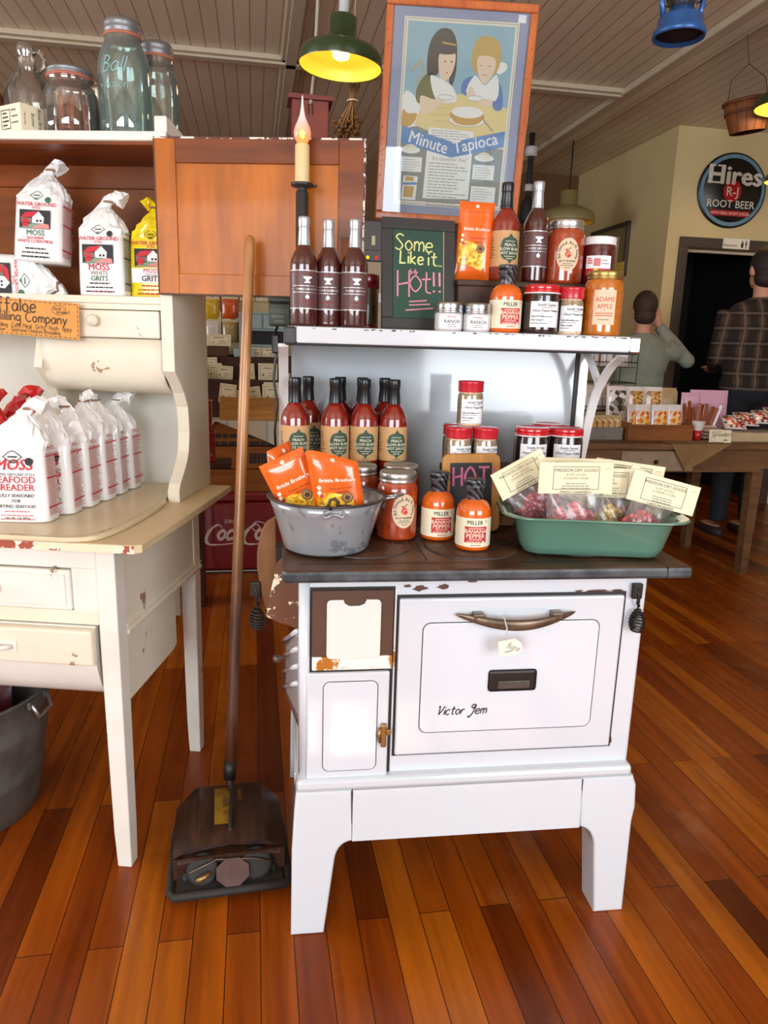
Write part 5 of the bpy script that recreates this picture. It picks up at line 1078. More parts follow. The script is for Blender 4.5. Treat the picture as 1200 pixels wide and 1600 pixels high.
# grey enamel basin
def mk_grey():
    t = NT('grey_enamel'); f = t.ramp(t.noise(34, 5, .6, (1, 1, .7)), [(.56, (0, 0, 0)), (.60, (1, 1, 1))])
    t.set(t.mix(t.math('MULTIPLY', f, .6), t.ramp(t.noise(5, 4), [(.3, lin('#83868a')), (.7, lin('#95989b'))]), lin('#5b6067')), .22, .15, .5); return keep('grey_enamel', t.m)
mk_grey(); plain('rim_dark', '#4d443f', .35, .4, var=.3, vs=40)
bx, by = .0355, .082
t = ST('enamel_basin', 'grey speckled enamel basin of orange pouches on the cooktop', 'basin', bx, by, CK+.003, None, .1)
MB().lathe_open([(.080, .004), (.083, .0), (.088, .006), (.094, .03), (.110, .085), (.1185, .107), (.1165, .107), (.107, .083), (.091, .03), (.082, .012), (.0, .011)], 'grey_enamel', 48).build('body', t)
MB().tube([(.1185*math.cos(a*PI/24), .1185*math.sin(a*PI/24), .108) for a in range(48)], .0028, 'rim_dark', 8, True).build('rim', t)
b = MB(); b.tube([(-.026, -.112, .092), (-.018, -.117, .088), (-.008, -.118, .094), (.002, -.118, .094), (.011, -.116, .088), (.018, -.114, .094), (.012, -.116, .101), (.0, -.118, .099), (-.012, -.118, .101), (-.022, -.115, .098)], .0035, 'grey_enamel', 8, True)
b.tube([(-.010, -.119, .105), (-.016, -.121, .112), (-.012, -.122, .124), (-.003, -.121, .126), (.004, -.119, .118), (.002, -.117, .111), (.015, -.112, .109), (.030, -.108, .108)], .0034, 'rim_dark', 8); b.build('lug', t)
b = MB(); b.tube([(.112, -.030, .104), (.135, -.028, .107), (.155, -.020, .110), (.158, -.010, .110), (.140, -.006, .106), (.116, -.004, .102)], .0032, 'steel', 8); b.tube([(.108, -.040, .085), (.113, -.036, .097), (.115, -.028, .104)], .0035, 'rim_dark', 8); b.build('side_handle', t)
# orange brittle pouches
plain('pouch_orange', '#e8651a', .22, 0, .9, var=.06, vs=10); plain('pouch_deep', '#c04a12', .3, 0, .6); plain('pouch_back', '#e3ddd6', .4)
def pouch(label, loc, rz, rx, ry, w, h, grp, big=True, white=False, slant=0):
    t = thing('brittle_pouch', label, 'pouch', loc, rz, grp, rx, ry); g0, g1 = pillow(w, h, .028)
    cut = lambda f: (lambda u, v: (lambda p: (p[0], p[1], p[2]*(1 - slant*max(0, u-.15)*max(0, v-.3)/.7)))(f(u, v)))
    f0, f1 = cut(g0), cut(g1)
    MB().sheet(f0, 14, 16, 'pouch_orange').sheet(lambda u, v: f1(1-u, v), 14, 16, 'pouch_back' if white else 'pouch_orange').build('pouch', t)
    fm = lambda u, v, hh: (lambda p: (p[0], p[1]-hh, p[2]))(f0(u/w+.5, v/h))
    b = MB(); b.disc(0, h*.93, .004, 'paper', fm, .0009)
    b.sheet(lambda u, v: fm((-.44 + .72*u)*w, h*(.16 + .30*v + .03*math.sin(u*5)), .0010), 14, 6, 'nutmeat')
    b.text('Brittle Brothers', w*.115, 'paper', fm, .02*w, h*.625, 'C', .02, .15, h=.0014).text('Peanut Brittle', w*.085, 'pouch_deep', fm, .08*w, h*.52, 'C', .01, h=.0014).text('ORIGINAL', w*.06, 'brown_ink', fm, .10*w, h*.47, 'C', .0, h=.0014)
    b.disc(.17*w, h*.40, .12*w, 'lid_honey', fm, .0016, .01).ring(.17*w, h*.40, .10*w, .0016, 'brown_ink', fm, .002).disc(.17*w, h*.40, .055*w, 'brown_ink', fm, .002)
    for k, (u, v) in enumerate(((-.36, .56), (-.33, .46), (-.37, .50))): b.disc(u*w, h*v, .045*w, ('paper', 'label_red', 'paper')[k], fm, .0014, n=7)
    b.rect(-.49*w, .49*w, h*.855, h*.862, 'pouch_deep', fm, .0006, .01); b.build('print', t); return t
plain('ink_', '#000000', .5)
PO = 'orange peanut brittle pouches'
pouch('orange pouch at the back left of the grey basin, leaning out to the left', S_(-.030, .118, CK+.062), SA + .9, -.12, -.20, .075, .150, PO, white=True)
pouch('orange pouch at the front left of the grey basin with white script', S_(.008, .078, CK+.056), SA - .05, .03, -.46, .095, .150, PO)
pouch('orange pouch at the right of the grey basin showing yellow nuts', S_(.069, .040, CK+.050), SA + .0, -.02, -.18, .098, .168, PO, slant=.26)
# green roaster with candy bags
plain('green_enamel', '#5b8371', .16, 0, .9, var=.07, vs=9)
PX, PY, PA = .587, .048, -.165
t = ST('roasting_pan', 'green enamel roasting pan filled with bags of candy on the cooktop', 'pan', PX, PY, CK+.003, None, PA)
def rloop(hx, hy, r, z, n=8): return [(x, y, z) for x, y in rrect(-hx, hx, -hy, hy, r, n)]
b = MB(); L = [rloop(.132, .058, .03, .0), rloop(.141, .066, .035, .004), rloop(.148, .073, .04, .02), rloop(.164, .087, .05, .078), rloop(.169, .091, .052, .083), rloop(.188, .104, .06, .086), rloop(.191, .107, .062, .083), rloop(.189, .105, .061, .0815), rloop(.170, .092, .052, .0795), rloop(.161, .084, .048, .075), rloop(.144, .069, .038, .02), rloop(.136, .061, .032, .006)]
n = len(L[0]); V = [p for l in L for p in l]; F = [[k*n+i, k*n+(i+1) % n, (k+1)*n+(i+1) % n, (k+1)*n+i] for k in range(len(L)-1) for i in range(n)]
F += [list(range(n))[::-1], [(len(L)-1)*n+i for i in range(n)]]
b.add(V, F, 'green_enamel', True).build('body', t)
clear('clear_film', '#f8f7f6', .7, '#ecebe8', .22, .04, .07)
saucemat('gummy_red', '#ee5560', '#d23a48', scale=30); saucemat('gummy_pink', '#f4848a', '#e6626c', scale=30); saucemat('gummy_yellow', '#f5d468', '#e6b53a', scale=30); saucemat('gummy_dark', '#cf3448', '#a82036', scale=30)
def candybag(label, x, y, rz, ry, rx, candy, flavor, up=.030, seed=0, w=.158, ch=.064, fillh=.060, drop=.105, bw=.8, cx=0):
    fillh = drop*.84
    """folded header card stapled over a clear bag of sugared gummies"""
    t = ST('candy_bag', label, 'candy bag', x, y, CK + .013 + up, 'candy bags in the green pan', rz, rx, ry)
    fm = flat(-.0020, cx, drop)
    b = MB().box(cx-w/2, cx+w/2, -.0020, .0020, drop, drop+ch, 'card_cream')
    b.outline(-w*.31, w*.31, ch*.14, ch*.86, .0010, 'ink', fm, .0004).text('MADISON DRY GOODS', .0092, 'ink', fm, 0, ch*.70, 'C', .006, h=.0005, sx=.95).text('& DRY GOODS', .0062, 'grey_ink', fm, 0, ch*.575, 'C', .0, h=.0005).text('COUNTRY STORE', .0066, 'grey_ink', fm, 0, ch*.455, 'C', .0, h=.0005)
    b.lines(-w*.2, w*.2, ch*.31, 3, .0048, .0016, 'grey_ink', fm, .0005, al='C', seed=seed).rect(w*.38, w*.46, ch*.80, ch*.81, 'grey_ink', fm, .0006)
    b.text(flavor, .0070, 'ink', fm, 0, ch*.02, 'C', .005, h=.0005); b.build('header_card', t)
    rg = random.Random(seed)
    def bagf(sg): return lambda u, v: ((u-.5)*w*bw*(1 - .08*(1-v)) + cx*v*.4, sg*(.004 + .020*math.sin(PI*min(1, max(0, u)))**.7*math.sin(PI*(.10 + .80*(1-v)))**.8) + .0022*math.sin(u*17 + v*9 + seed), v*drop + .001)
    MB().sheet(bagf(-1), 16, 12, 'clear_film').sheet(lambda u, v: bagf(1)(1-u, v), 16, 12, 'clear_film').build('clear_bag', t)
    b = MB()
    for k in range(130):
        q = rg.uniform(.0052, .0082); px_ = rg.uniform(-.41, .41)*w*bw; pz = .010 + (fillh - .012)*rg.random()*(1 - (px_/(.5*w*bw))**2*.6); py = rg.uniform(-.008, .008)
        b.lathe([(0, -q), (q*.75, -q*.72), (q, 0), (q*.8, q*.65), (0, q)], candy, 8, M=Matrix.Translation((px_, py, pz)) @ Matrix.Rotation(rg.uniform(0, 3), 4, 'X'))
    q = b.build('gummies', t); q['kind'] = 'stuff'; return t
candybag('mango candy bag, foremost in the green pan, its cream card upright', .537, .008, .00, .0, -.05, 'gummy_pink', '-MANGO HABANERO-', .005, 1, .156, .064, .070, .112, .78, .0)
candybag('pineapple candy bag with yellow gummies right of the foremost bag', .628, .040, -.03, .03, -.06, 'gummy_yellow', '-PINEAPPLE REAPER-', -.003, 2, .160, .062, .066, .105, .60, -.018)
candybag('red candy bag at the right of the pan under a tilted cream card', .672, .006, -.06, .24, -.10, 'gummy_red', '-CAROLINA REAPER-', .013, 3, .150, .062, .058, .085, .62, .030)
candybag('dark red candy bag leaning left out of the pan behind the foremost bag', .5060, .075, .05, -.50, -.05, 'gummy_dark', '-GHOST PEPPER-', .029, 4, .120, .062, .064, .100)
candybag('candy bag leaning left, its card half hidden by the foremost card', .5150, .050, .05, .38, -.02, 'gummy_dark', '-HABANERO-', .018, 5, .100, .062, .060, .082)
candybag('candy bag whose white card shows just behind the foremost card', .563, .085, 0, .02, -.02, 'gummy_red', '-SCORPION-', .004, 6, .150, .062, .06, .112)
candybag('candy bag at the back of the pan with only its card top showing', .673, .094, -.05, .12, -.02, 'gummy_yellow', '-MANGO-', .003, 7, .156, .062, .06, .105)
candybag('candy bag at the far right with its blank card edge sticking out', .668, .060, -.05, .50, -.02, 'gummy_red', '-REAPER-', .028, 8, .115, .070, .05, .062)

# ------------------------------------------------------------------ on the warming shelf
TS = SHZ + .0005; MP = 'silver-capped sauce bottles'
for i, (x, y, lab) in enumerate(((-.008, .300, 'leftmost of the three silver-capped sauce bottles on the warming shelf'), (.0465, .320, 'middle, slightly rear one of the three silver-capped sauce bottles'), (.1025, .300, 'right one of the three silver-capped sauce bottles beside the chalkboard'))):
    rz = FACE(x, y) + (.12, -.15, .05)[i]
    if i == 0: mp0 = maple(lab, S_(x, y, TS), rz, MP)
    else: dup(mp0, S_(x, y, TS), rz, lab)
plain('candle_black', '#2b2b2b', .4, .2); plain('candle_wax', '#d9c48e', .5, var=.06, vs=40)
t = ST('candle_lamp', 'black candlestick lamp with a flame-shaped bulb behind the silver-capped bottles', 'lamp', -.0100, .430, TS)
MB().lathe([(.034, 0), (.036, .003), (.034, .008), (.018, .014), (.0145, .02), (.0145, .30), (.0125, .304), (.010, .31), (.024, .313), (.0265, .319), (.025, .3205), (.010, .316), (0, .316)], 'candle_black', 28).tube([(.022, -.004, .316), (.030, -.006, .314), (.033, -.007, .318)], .003, 'candle_black', 8).build('candlestick', t)
MB().lathe([(.0160, .317), (.0168, .32), (.0165, .40), (.014, .404), (0, .404)], 'candle_wax', 24).build('candle', t)
def mk_flame():
    t = NT('flame_bulb'); tcx = t.tc or t.n('ShaderNodeTexCoord'); sz = t.n('ShaderNodeSeparateXYZ'); t.l(tcx.outputs['Object'], sz.inputs[0])
    f = t.math('MULTIPLY', t.math('SUBTRACT', sz.outputs[2], .402), 11); c = t.ramp(f, [(.0, lin('#ff7a3a')), (.30, lin('#ffa58a')), (.55, lin('#f4d9d0')), (1, lin('#efe3df'))]); t.set(c, .15, 0, .6)
    e = t.ramp(f, [(0, (1, .25, .04)), (.28, (.55, .12, .05)), (.5, (.02, .01, .01)), (1, (0, 0, 0))]); t.l(e, t.b.inputs['Emission Color']); t.b.inputs['Emission Strength'].default_value = 1.1; return keep('flame', t.m)
mk_flame(); emit('filament', '#ff9a2a', 9)
MB().lathe([(.008, .403), (.013, .408), (.0185, .418), (.0195, .428), (.0175, .438), (.012, .450), (.0065, .463), (.0032, .480), (.0018, .500), (0, .506)], 'flame', 24).build('bulb', t)
MB().lathe([(0, .410), (.004, .414), (.005, .421), (.002, .43), (0, .434)], 'filament', 10, c=(0, -.0170)).build('filament', t)
b = MB().tube([(-.015, .0, .010), (-.036, -.01, .004), (-.056, -.03, .004), (-.064, -.045, -.02), (-.060, -.05, -.06), (-.066, -.05, -.12), (-.058, -.045, -.18), (-.064, -.05, -.24), (-.062, -.04, -.30)], .0032, 'black_plastic', 8); b.box(-.070, -.052, -.058, -.040, -.062, -.018, 'black_plastic', .004).build('cord', t)
plain('tin_green', '#2c3127', .5, .2, var=.15); plain('tin_letters', '#565c4e', .6); plain('pickle_tin', '#55451d', .4, 0, .5, var=.5, vs=18)
t = ST('green_tin', 'dark green lettered tin at the left end of the warming shelf', 'tin', -.063, .362, TS, None, .05)
MB().box(-.022, .026, -.026, .026, 0, .050, 'tin_green', .004).text('KERITE', .013, 'tin_letters', flat(-.026), .0, .028, 'C', .0, h=.0006).lines(-.018, .022, .018, 1, .01, .005, 'tin_letters', flat(-.026), .0006).lines(-.01, .016, .008, 1, .01, .005, 'tin_letters', flat(-.026), .0006, seed=4).build('body', t)
MB().box(-.024, .028, -.028, .028, .050, .064, 'tin_green', .005).build('lid', t)
t = ST('lidded_tin', 'dark red and olive lidded tin between the bottles and the chalkboard', 'tin', .142, .43, TS)
MB().lathe([(.030, 0), (.031, .003), (.031, .095), (.029, .098)], 'pickle_tin', 28).lathe([(.0318, .0), (.0318, .012), (.031, .0125)], 'cooler_red', 28).build('body', t); MB().lathe([(.0325, .095), (.0325, .122), (.030, .127), (0, .127)], 'cooler_red', 28).build('lid', t)
# chalkboard leaning back
plain('board_green', '#2c4a3c', .8, var=.16, vs=7); plain('frame_black', '#2a2724', .55, var=.12)
t = ST('chalkboard', 'green chalkboard in a black frame reading some like it hot', 'chalkboard', .2575, .345, TS+.001, None, .03, -.20, .006)
bw, bh = .0865, .255
b = MB()
for q in ((-bw, bw, bh-.026, bh), (-bw, bw, 0, .026), (-bw, -bw+.026, .026, bh-.026), (bw-.026, bw, .026, bh-.026)): b.box(q[0], q[1], -.007, .007, q[2], q[3], 'frame_black', .002)
b.build('frame', t)
MB().box(-bw+.024, bw-.024, -.003, .004, .024, bh-.024, 'board_green').box(bw-.0275, bw-.0262, -.0055, -.003, .026, bh-.026, 'pale_wood').build('board', t)
fm = flat(-.0032); b = MB()
b.hand('Some', .036, 'chalk_yellow', fm, -.056, .183, .085, 'L', .0004, 0, .10, -.04).hand('Like', .029, 'chalk_yellow', fm, -.045, .152, .12, 'L', .0004, 0, .14, -.03).hand('it', .032, 'chalk_yellow', fm, .021, .149, .11, 'L', .0004, 0, .2, -.02).hand('...', .04, 'chalk_yellow', fm, .041, .148, .07, 'L', .0004, 0, .10, -.05)
b.hand('H', .060, 'chalk_rose', fm, -.052, .075, .065, 'L', .0004).hand('o', .060, 'chalk_rose', fm, -.022, .088, .055, 'L', .0004).hand('t', .052, 'chalk_rose', fm, .008, .084, .07, 'L', .0004).hand('!!', .046, 'chalk_rose', fm, .034, .088, .11, 'L', .0004, -.05, .2)
for u in (-.018, -.006): b.ribbon(smooth([(u, .139), (u-.004, .132), (u, .128), (u+.003, .132), (u-.002, .134)]), .0025, 'chalk_rose', fm, .0004)
b.ribbon([(-.022, .064), (.020, .068)], .0030, 'chalk_rose', fm, .0004).ribbon([(-.022, .056), (.028, .060)], .0030, 'chalk_rose', fm, .0004).ribbon([(-.030, .044), (.036, .051)], .0032, 'chalk_rose', fm, .0004).build('chalk_writing', t)
# dark crate with the second row
t = ST('dark_wooden_box', 'dark wooden box raising the back row on the warming shelf', 'box', .545, .402, TS)
MB().box(-.200, .200, -.062, .065, .104, .118, 'dark_wood', .003).box(-.197, .197, -.060, -.048, 0, .104, 'dark_wood', .002).box(-.197, .197, .05, .062, 0, .104, 'dark_wood').box(-.197, -.185, -.048, .05, 0, .104, 'dark_wood').box(.185, .197, -.048, .05, 0, .104, 'dark_wood').hand('OHE', .020, 'iron_line', flat(-.0602), -.18, .052, .16, 'L', .0004, 0, .3).build('box', t)
T2 = TS + .1183
dup(pch, S_(.4660, .392, T2), FACE(.466, .39) + .18, 'black-capped sauce bottle standing on the dark box beside the orange pouch', 'black-capped sauce bottle on the shelf')
dup(mp0, S_(.5410, .392, T2), FACE(.54, .39) + .15, 'silver-capped sauce bottle standing on the dark box right of the poster', 'silver-capped sauce bottle on the box')
dup(sj0, S_(.6170, .395, T2), FACE(.617, .39) + .05, 'silver-lidded salsa jar standing on the dark box on the shelf')
t = lidjar('jam_jar', 'dark red jam jar with a white lid at the right end of the dark box', 'jar', S_(.7030, .395, T2), FACE(.7, .39), None, .040, .113, 'jam', 'lid_white', .039, .019); fm = cyl(.0403)
b = MB().sheet(lambda u, v: fm(-.030 + .062*u, .024 + .044*v, .0002), 16, 1, 'white_label').sheet(lambda u, v: fm(-.030 + .062*u, .024 + .015*v, .0005), 16, 1, 'label_red').disc(-.004, .033, .006, 'yellow_ink', fm, .0009).disc(.006, .031, .005, 'nutmeat', fm, .0009)
b.rect(-.010, .006, .044, .062, 'pale_red_ink', fm, .0006, .004).lines(-.026, -.012, .060, 3, .005, .003, 'red_ink', fm, .0006).lines(.008, .028, .056, 2, .007, .002, 'grey_ink', fm, .0006); b.build('paper_label', t)
pouch('orange pouch standing on the dark box in front of the poster', S_(.3900, .392, T2+.001), SA - .14, -.05, .035, .082, .178, PO)
# front row on the shelf
for i, x in enumerate((.3145, .3795)):
    r = .0315
    if i == 0:
        rn = lidjar('ranch_jar', 'left small silver-lidded ranch jar on the warming shelf', 'jar', S_(x, .278, TS), FACE(x, .28) + .2, 'silver-lidded ranch jars', .0315, .062, 'frost_glass', 'steel', .0315, .024, [(.0285, 0), (.031, .003), (.0315, .007), (.0315, .034), (.031, .038), (.030, .04)])
        fm = cyl(.0317); b = MB().sheet(lambda u, v: fm(-.026 + .052*u, .005 + .029*v, .0002), 16, 1, 'white_label').text('RANCH', .0105, 'ink', fm, .002, .0165, 'C', .008, h=.0007, cut=.004).lines(-.014, .016, .0285, 1, .003, .0022, 'pale_red_ink', fm, .0006, al='C').lines(-.012, .014, .0125, 2, .0045, .0015, 'grey_ink', fm, .0006, al='C'); b.build('paper_label', rn)
    else: dup(rn, S_(x, .280, TS), FACE(x, .28) + .1, 'right small silver-lidded ranch jar beside the mustard bottle on the shelf')
dup(mi0, S_(.4465, .285, TS), FACE(.4465, .285) + .22, 'orange mustard bottle on the warming shelf in front of the dark box')
dup(je0, S_(.5290, .282, TS), FACE(.529, .28) + .10, 'red-lidded pepper jelly jar on the warming shelf')
dup(sh0, S_(.5985, .282, TS), FACE(.5985, .28) + .12, 'red-capped spice shaker on the warming shelf')
t = lidjar('relish_jar', 'orange relish jar with a gold lid at the right end of the shelf', 'jar', S_(.6775, .287, TS), FACE(.68, .29), None, .0445, .143, 'relish', 'lid_gold', .0405, .019); fm = cyl(.0448)
b = MB().sheet(lambda u, v: fm(-.020 + .050*u, .024 + .076*v, .0003), 16, 1, 'peach_label').text('ADAMS', .0150, 'orange_ink', fm, .005, .0745, 'C', .005, h=.0009, sx=.85, cut=.004).text('APPLE', .0150, 'orange_ink', fm, .005, .0590, 'C', .005, h=.0009, sx=.85, cut=.004).arctext('---------', .006, 'orange_ink', fm, .005, .076, .016, PI/2, .0).lines(-.016, .026, .0480, 2, .005, .0022, 'orange_ink', fm, .0006, al='C', seed=6).lines(-.012, .022, .034, 1, .005, .002, 'grey_ink', fm, .0006, al='C').disc(.005, .0555, .0012, 'orange_ink', fm, .0008); b.build('paper_label', t)
# ================================================================== BACKGROUND RIGHT: TABLE OF DRIED SNACKS (shop axes)
def RT(name, label, cat, x, y, z, grp=None, rz=0, rx=0): return thing(name, label, cat, R_(x, y, z), ROOM + rz, grp, rx)
t = RT('serving_table', 'brown wooden table piled with snack packets right of the stove', 'table', 1.45, 3.58, 0)
TZ = .768
MB().box(0, 1.75, 0, .72, TZ-.032, TZ, 'table_wood', .006).build('tabletop', t)
MB().box(.05, 1.36, .03, .05, .61, TZ-.032, 'table_wood').box(.05, 1.36, .66, .68, .61, TZ-.032, 'table_wood').box(.04, .06, .03, .68, .61, TZ-.032, 'table_wood').box(1.36, 1.70, .03, .05, .63, TZ-.032, 'table_wood').build('apron', t)
plain('drawer_face', '#9a8468', .6, var=.2)
d = MB().box(.50, .93, .016, .03, .618, .728, 'drawer_face', .004).build('drawer', t)
MB().lathe([(0, 0), (.010, .002), (.012, .012), (.006, .02), (0, .021)], 'dark_iron', 12, M=Matrix.Translation((.70, .016, .67)) @ Matrix.Rotation(PI/2, 4, 'X')).build('knob', d)
for x, y in ((1.325, .05), (1.325, .62), (.07, .05), (.07, .62)):
    b = MB(); b.prism([(x, .73), (x+.075, .73), (x+.058, 0), (x+.017, 0)], y, y+.06, 'table_wood'); b.build('leg', t)
plain('burlap', '#8a6a42', .9, var=.25, vs=120)
t = RT('burlap_cloth', 'brown burlap cloth with one corner hanging over the table edge', 'cloth', 2.40, 3.58, TZ)
MB().sheet(lambda u, v: ((u-.5)*(.36), .22*(1-v) - .004, .003 + .002*math.sin(u*9)), 8, 4, 'burlap').sheet(lambda u, v: (-.18 + u*.36*(1-v) + v*(.10 + .16*u*.0), -.006 - .004*math.sin(u*6+v*3), .003 - v*.15), 10, 8, 'burlap').build('cloth', t)

PK = 'snack packets on the serving table'
# wooden drawer used as a tray, and its front row of packets
t = RT('wooden_box', 'reddish brown wooden drawer box of orange fruit packets on the table', 'drawer box', 2.245, 3.79, TZ)
MB().box(-.19, .19, -.07, -.058, 0, .09, 'drawer_wood', .002).box(-.19, .19, .058, .07, 0, .09, 'drawer_wood', .002).box(.178, .19, -.058, .058, 0, .09, 'drawer_wood').box(-.178, .178, -.058, .058, 0, .01, 'drawer_wood').build('body', t)
d = MB().box(-.205, -.19, -.078, .078, -.0, .1, 'drawer_wood', .003).build('drawer_front', t)
MB().lathe([(0, 0), (.014, .003), (.015, .014), (.008, .02), (0, .021)], 'dark_wood', 12, M=Matrix.Translation((-.205, 0, .05)) @ Matrix.Rotation(-PI/2, 4, 'Y')).build('knob', d)
for i, (x, w) in enumerate(((2.09, .03), (2.155, .10), (2.27, .10), (2.37, .085))):
    packet('fruit_packet', ('narrow end-on white packet at the left of the drawer tray', 'orange fruit packet second from the left in the drawer tray', 'orange fruit packet third from the left in the drawer tray', 'orange fruit packet at the right of the drawer tray')[i],
           'packet', R_(x, 3.77 + .012*i, TZ+.012), ROOM + (.5 if i == 0 else -.05), max(w, .08), .185, .02, 'white_film', 'fruit_print', (.12, .9, .2, .8), PK, -.12, 'white_film')
# back row in front of the wire rack
for i, (x, w, art, lab) in enumerate(((2.10, .13, 'coffee_print', 'white packet with a grey coffee picture behind the drawer tray'), (2.215, .10, 'nut_print', 'left of the two brown nut packets behind the drawer tray'), (2.325, .11, 'nut_print', 'right of the two brown nut packets behind the drawer tray'))):
    packet('nut_packet', lab, 'packet', R_(x, 3.985, TZ+.035), ROOM - .08*i, w, .25, .03, 'white_film', art, (.1, .9, .25, .9), PK, -.1, 'black_matte' if i else None)
for i in range(4):
    packet('tan_packet', ('front', 'second', 'third', 'rearmost')[i] + ' tan packet of the leaning stack beside the nut packets', 'packet', R_(2.45 + .018*i, 4.03 + .035*i, TZ), ROOM - .25, .13, .26 + .006*i, .024, 'tan_film', None, grp='leaning tan packets', rx=-.22)
t = RT('packet_stand', 'low wooden block under the nut packets', 'stand', 2.2, 3.985, TZ); MB().box(-.2, .2, -.04, .04, 0, .034, 'table_wood', .003).build('block', t)
for i in range(2):
    packet('pink_pouch', ('smaller pink stand-up pouch beside the tan packets', 'larger pink stand-up pouch behind the amber strips')[i], 'pouch', R_((2.585, 2.73)[i], (4.0, 4.04)[i], TZ + (.0, .0)[i]), ROOM - .1, (.12, .24)[i], (.255, .27)[i], .05, 'pink_film', 'pink_film', (.2, .8, .2, .6), PK, -.08, 'tan_film')
t = RT('snack_tray', 'small grey wooden box of tan packets left of the drawer tray', 'tray', 1.925, 3.80, TZ)
plain('grey_wood', '#7a746c', .6, var=.15)
MB().box(-.10, .10, -.05, -.042, 0, .07, 'grey_wood', .002).box(-.10, .10, .042, .05, 0, .07, 'grey_wood', .002).box(-.1, -.09, -.042, .042, 0, .07, 'drawer_wood').box(.09, .1, -.042, .042, 0, .07, 'grey_wood').box(-.09, .09, -.042, .042, 0, .008, 'grey_wood').build('body', t)
for i in range(5):
    packet('seed_packet', ('leftmost', 'second', 'middle', 'fourth', 'rightmost')[i] + ' slanted tan packet in the small grey box', 'packet', R_(1.85 + .036*i, 3.80, TZ+.010), ROOM - .3, .085, .125, .016, 'tan_film', 'nut_print', (.2, .8, .3, .8), 'slanted packets in the grey box', -.5 + .06*i)
t = RT('plastic_tub', 'clear plastic tub with red contents right of the drawer tray', 'tub', 2.475, 3.74, TZ)
MB().lathe_open([(.026, .06), (.036, .105), (.038, .112), (.034, .108)], 'clear_cup', 20).build('rim', t); MB().lathe([(.02, 0), (.027, .06), (0, .06)], 'red_cup', 20).build('contents', t)
t = RT('jar_of_strips', 'bundle of amber fruit strips standing in a tray before the pink pouch', 'fruit strips', 2.60, 3.92, TZ)
MB().box(-.09, .09, -.045, .045, 0, .07, 'clear_cup', .006).build('tray', t)
b = MB(); rg = random.Random(5)
for k in range(9): b.box(-.012, .012, -.004, .004, .01, .19 + rg.uniform(-.02, .02), 'amber_strip', .002, M=Matrix.Translation((-.075 + .018*k, 0, .005)) @ Matrix.Rotation(-.22 + .07*k + rg.uniform(-.05, .05), 4, 'Y') @ Matrix.Rotation(rg.uniform(-.3, .3), 4, 'Z'))
s = b.build('strip_bundle', t); s['kind'] = 'stuff'
t = RT('price_card', 'small cream handwritten spreaders card standing at the table edge', 'sign', 2.565, 3.655, TZ, rx=-.12)
fm = flat(-.0012); b = MB().box(-.068, .068, -.001, .001, 0, .072, 'card_cream').hand('Spreaders', .024, 'ink', fm, .008, .036, .09, 'C')
b.lines(-.05, .03, .058, 1, .01, .004, 'grey_ink', fm).ring(-.045, .02, .012, .0012, 'ink', fm).lines(.02, .055, .012, 1, .01, .006, 'ink', fm); b.build('card', t)
t = RT('flat_box', 'shallow pale box under the spotted packets at the right end of the table', 'box', 2.83, 3.78, TZ); plain('pale_wood', '#c7ad87', .5, var=.1)
MB().box(-.16, .30, -.075, .12, 0, .052, 'pale_wood', .003).rect(-.155, .29, -.07, .11, 'white_film', top(.052)).build('body', t)
for i in range(4):
    packet('berry_packet', ('leftmost', 'second', 'third', 'rightmost')[i] + ' white packet with red berry print lying on the shallow box', 'packet', R_(2.76 + .10*i, 3.80 + .03*(i % 2), TZ + .062 + .016*i), ROOM - .35, .12, .16, .018, 'white_film', 'berry_print', (.05, .95, .05, .95), 'berry packets on the shallow box', -1.15)
for i in range(3):
    packet('strip_packet', ('lowest', 'middle', 'topmost')[i] + ' flat pinkish packet in the small pile beside the cream card', 'packet', R_(2.592 + .008*i, 3.765, TZ + .012 + .019*i), ROOM + .2 - .2*i, .13, .09, .016, 'pinkish_white', 'amber_strip', (.1, .9, .6, .8), 'flat packets piled by the card', -1.45)
# wire rack with its packets
t = RT('wire_rack', 'black wire display rack of pale packets at the table back', 'rack', 2.04, 4.06, TZ); b = MB()
for x in (-.20, .20):
    for y in (.0, .2): b.tube([(x, y, 0), (x, y, .50)], .003, 'dark_iron', 6)
for z in (.03, .16, .30, .42, .50):
    b.tube([(-.2, 0, z), (.2, 0, z), (.2, .2, z), (-.2, .2, z)], .0028, 'dark_iron', 6, True)
for z in (.16, .42):
    for k in range(5): b.tube([(-.16 + .08*k, -.0, z), (-.16 + .08*k, 0, z+.05), (-.12 + .08*k, 0, z+.05), (-.12+.08*k, 0, z)], .0022, 'dark_iron', 5)
for z in (.13, .39):
    for k in range(5): b.tube([(-.2, .02 + .04*k, z), (.2, .02 + .04*k, z)], .002, 'dark_iron', 5)
b.build('wire_frame', t)
n = 0
for z, nm in ((.133, 'lower'), (.393, 'upper')):
    for k in range(4):
        packet('pale_packet', ('leftmost', 'second', 'third', 'rightmost')[k] + ' pale packet on the %s tier of the wire rack' % nm, 'packet', R_(1.895 + .095*k, 4.14, TZ + z), ROOM + .1*(k % 2), .088, .17 - .02*(k % 2), .04, 'pinkish_white', 'white_film', (.2, .8, .1, .5), 'pale packets in the wire rack', -.1)

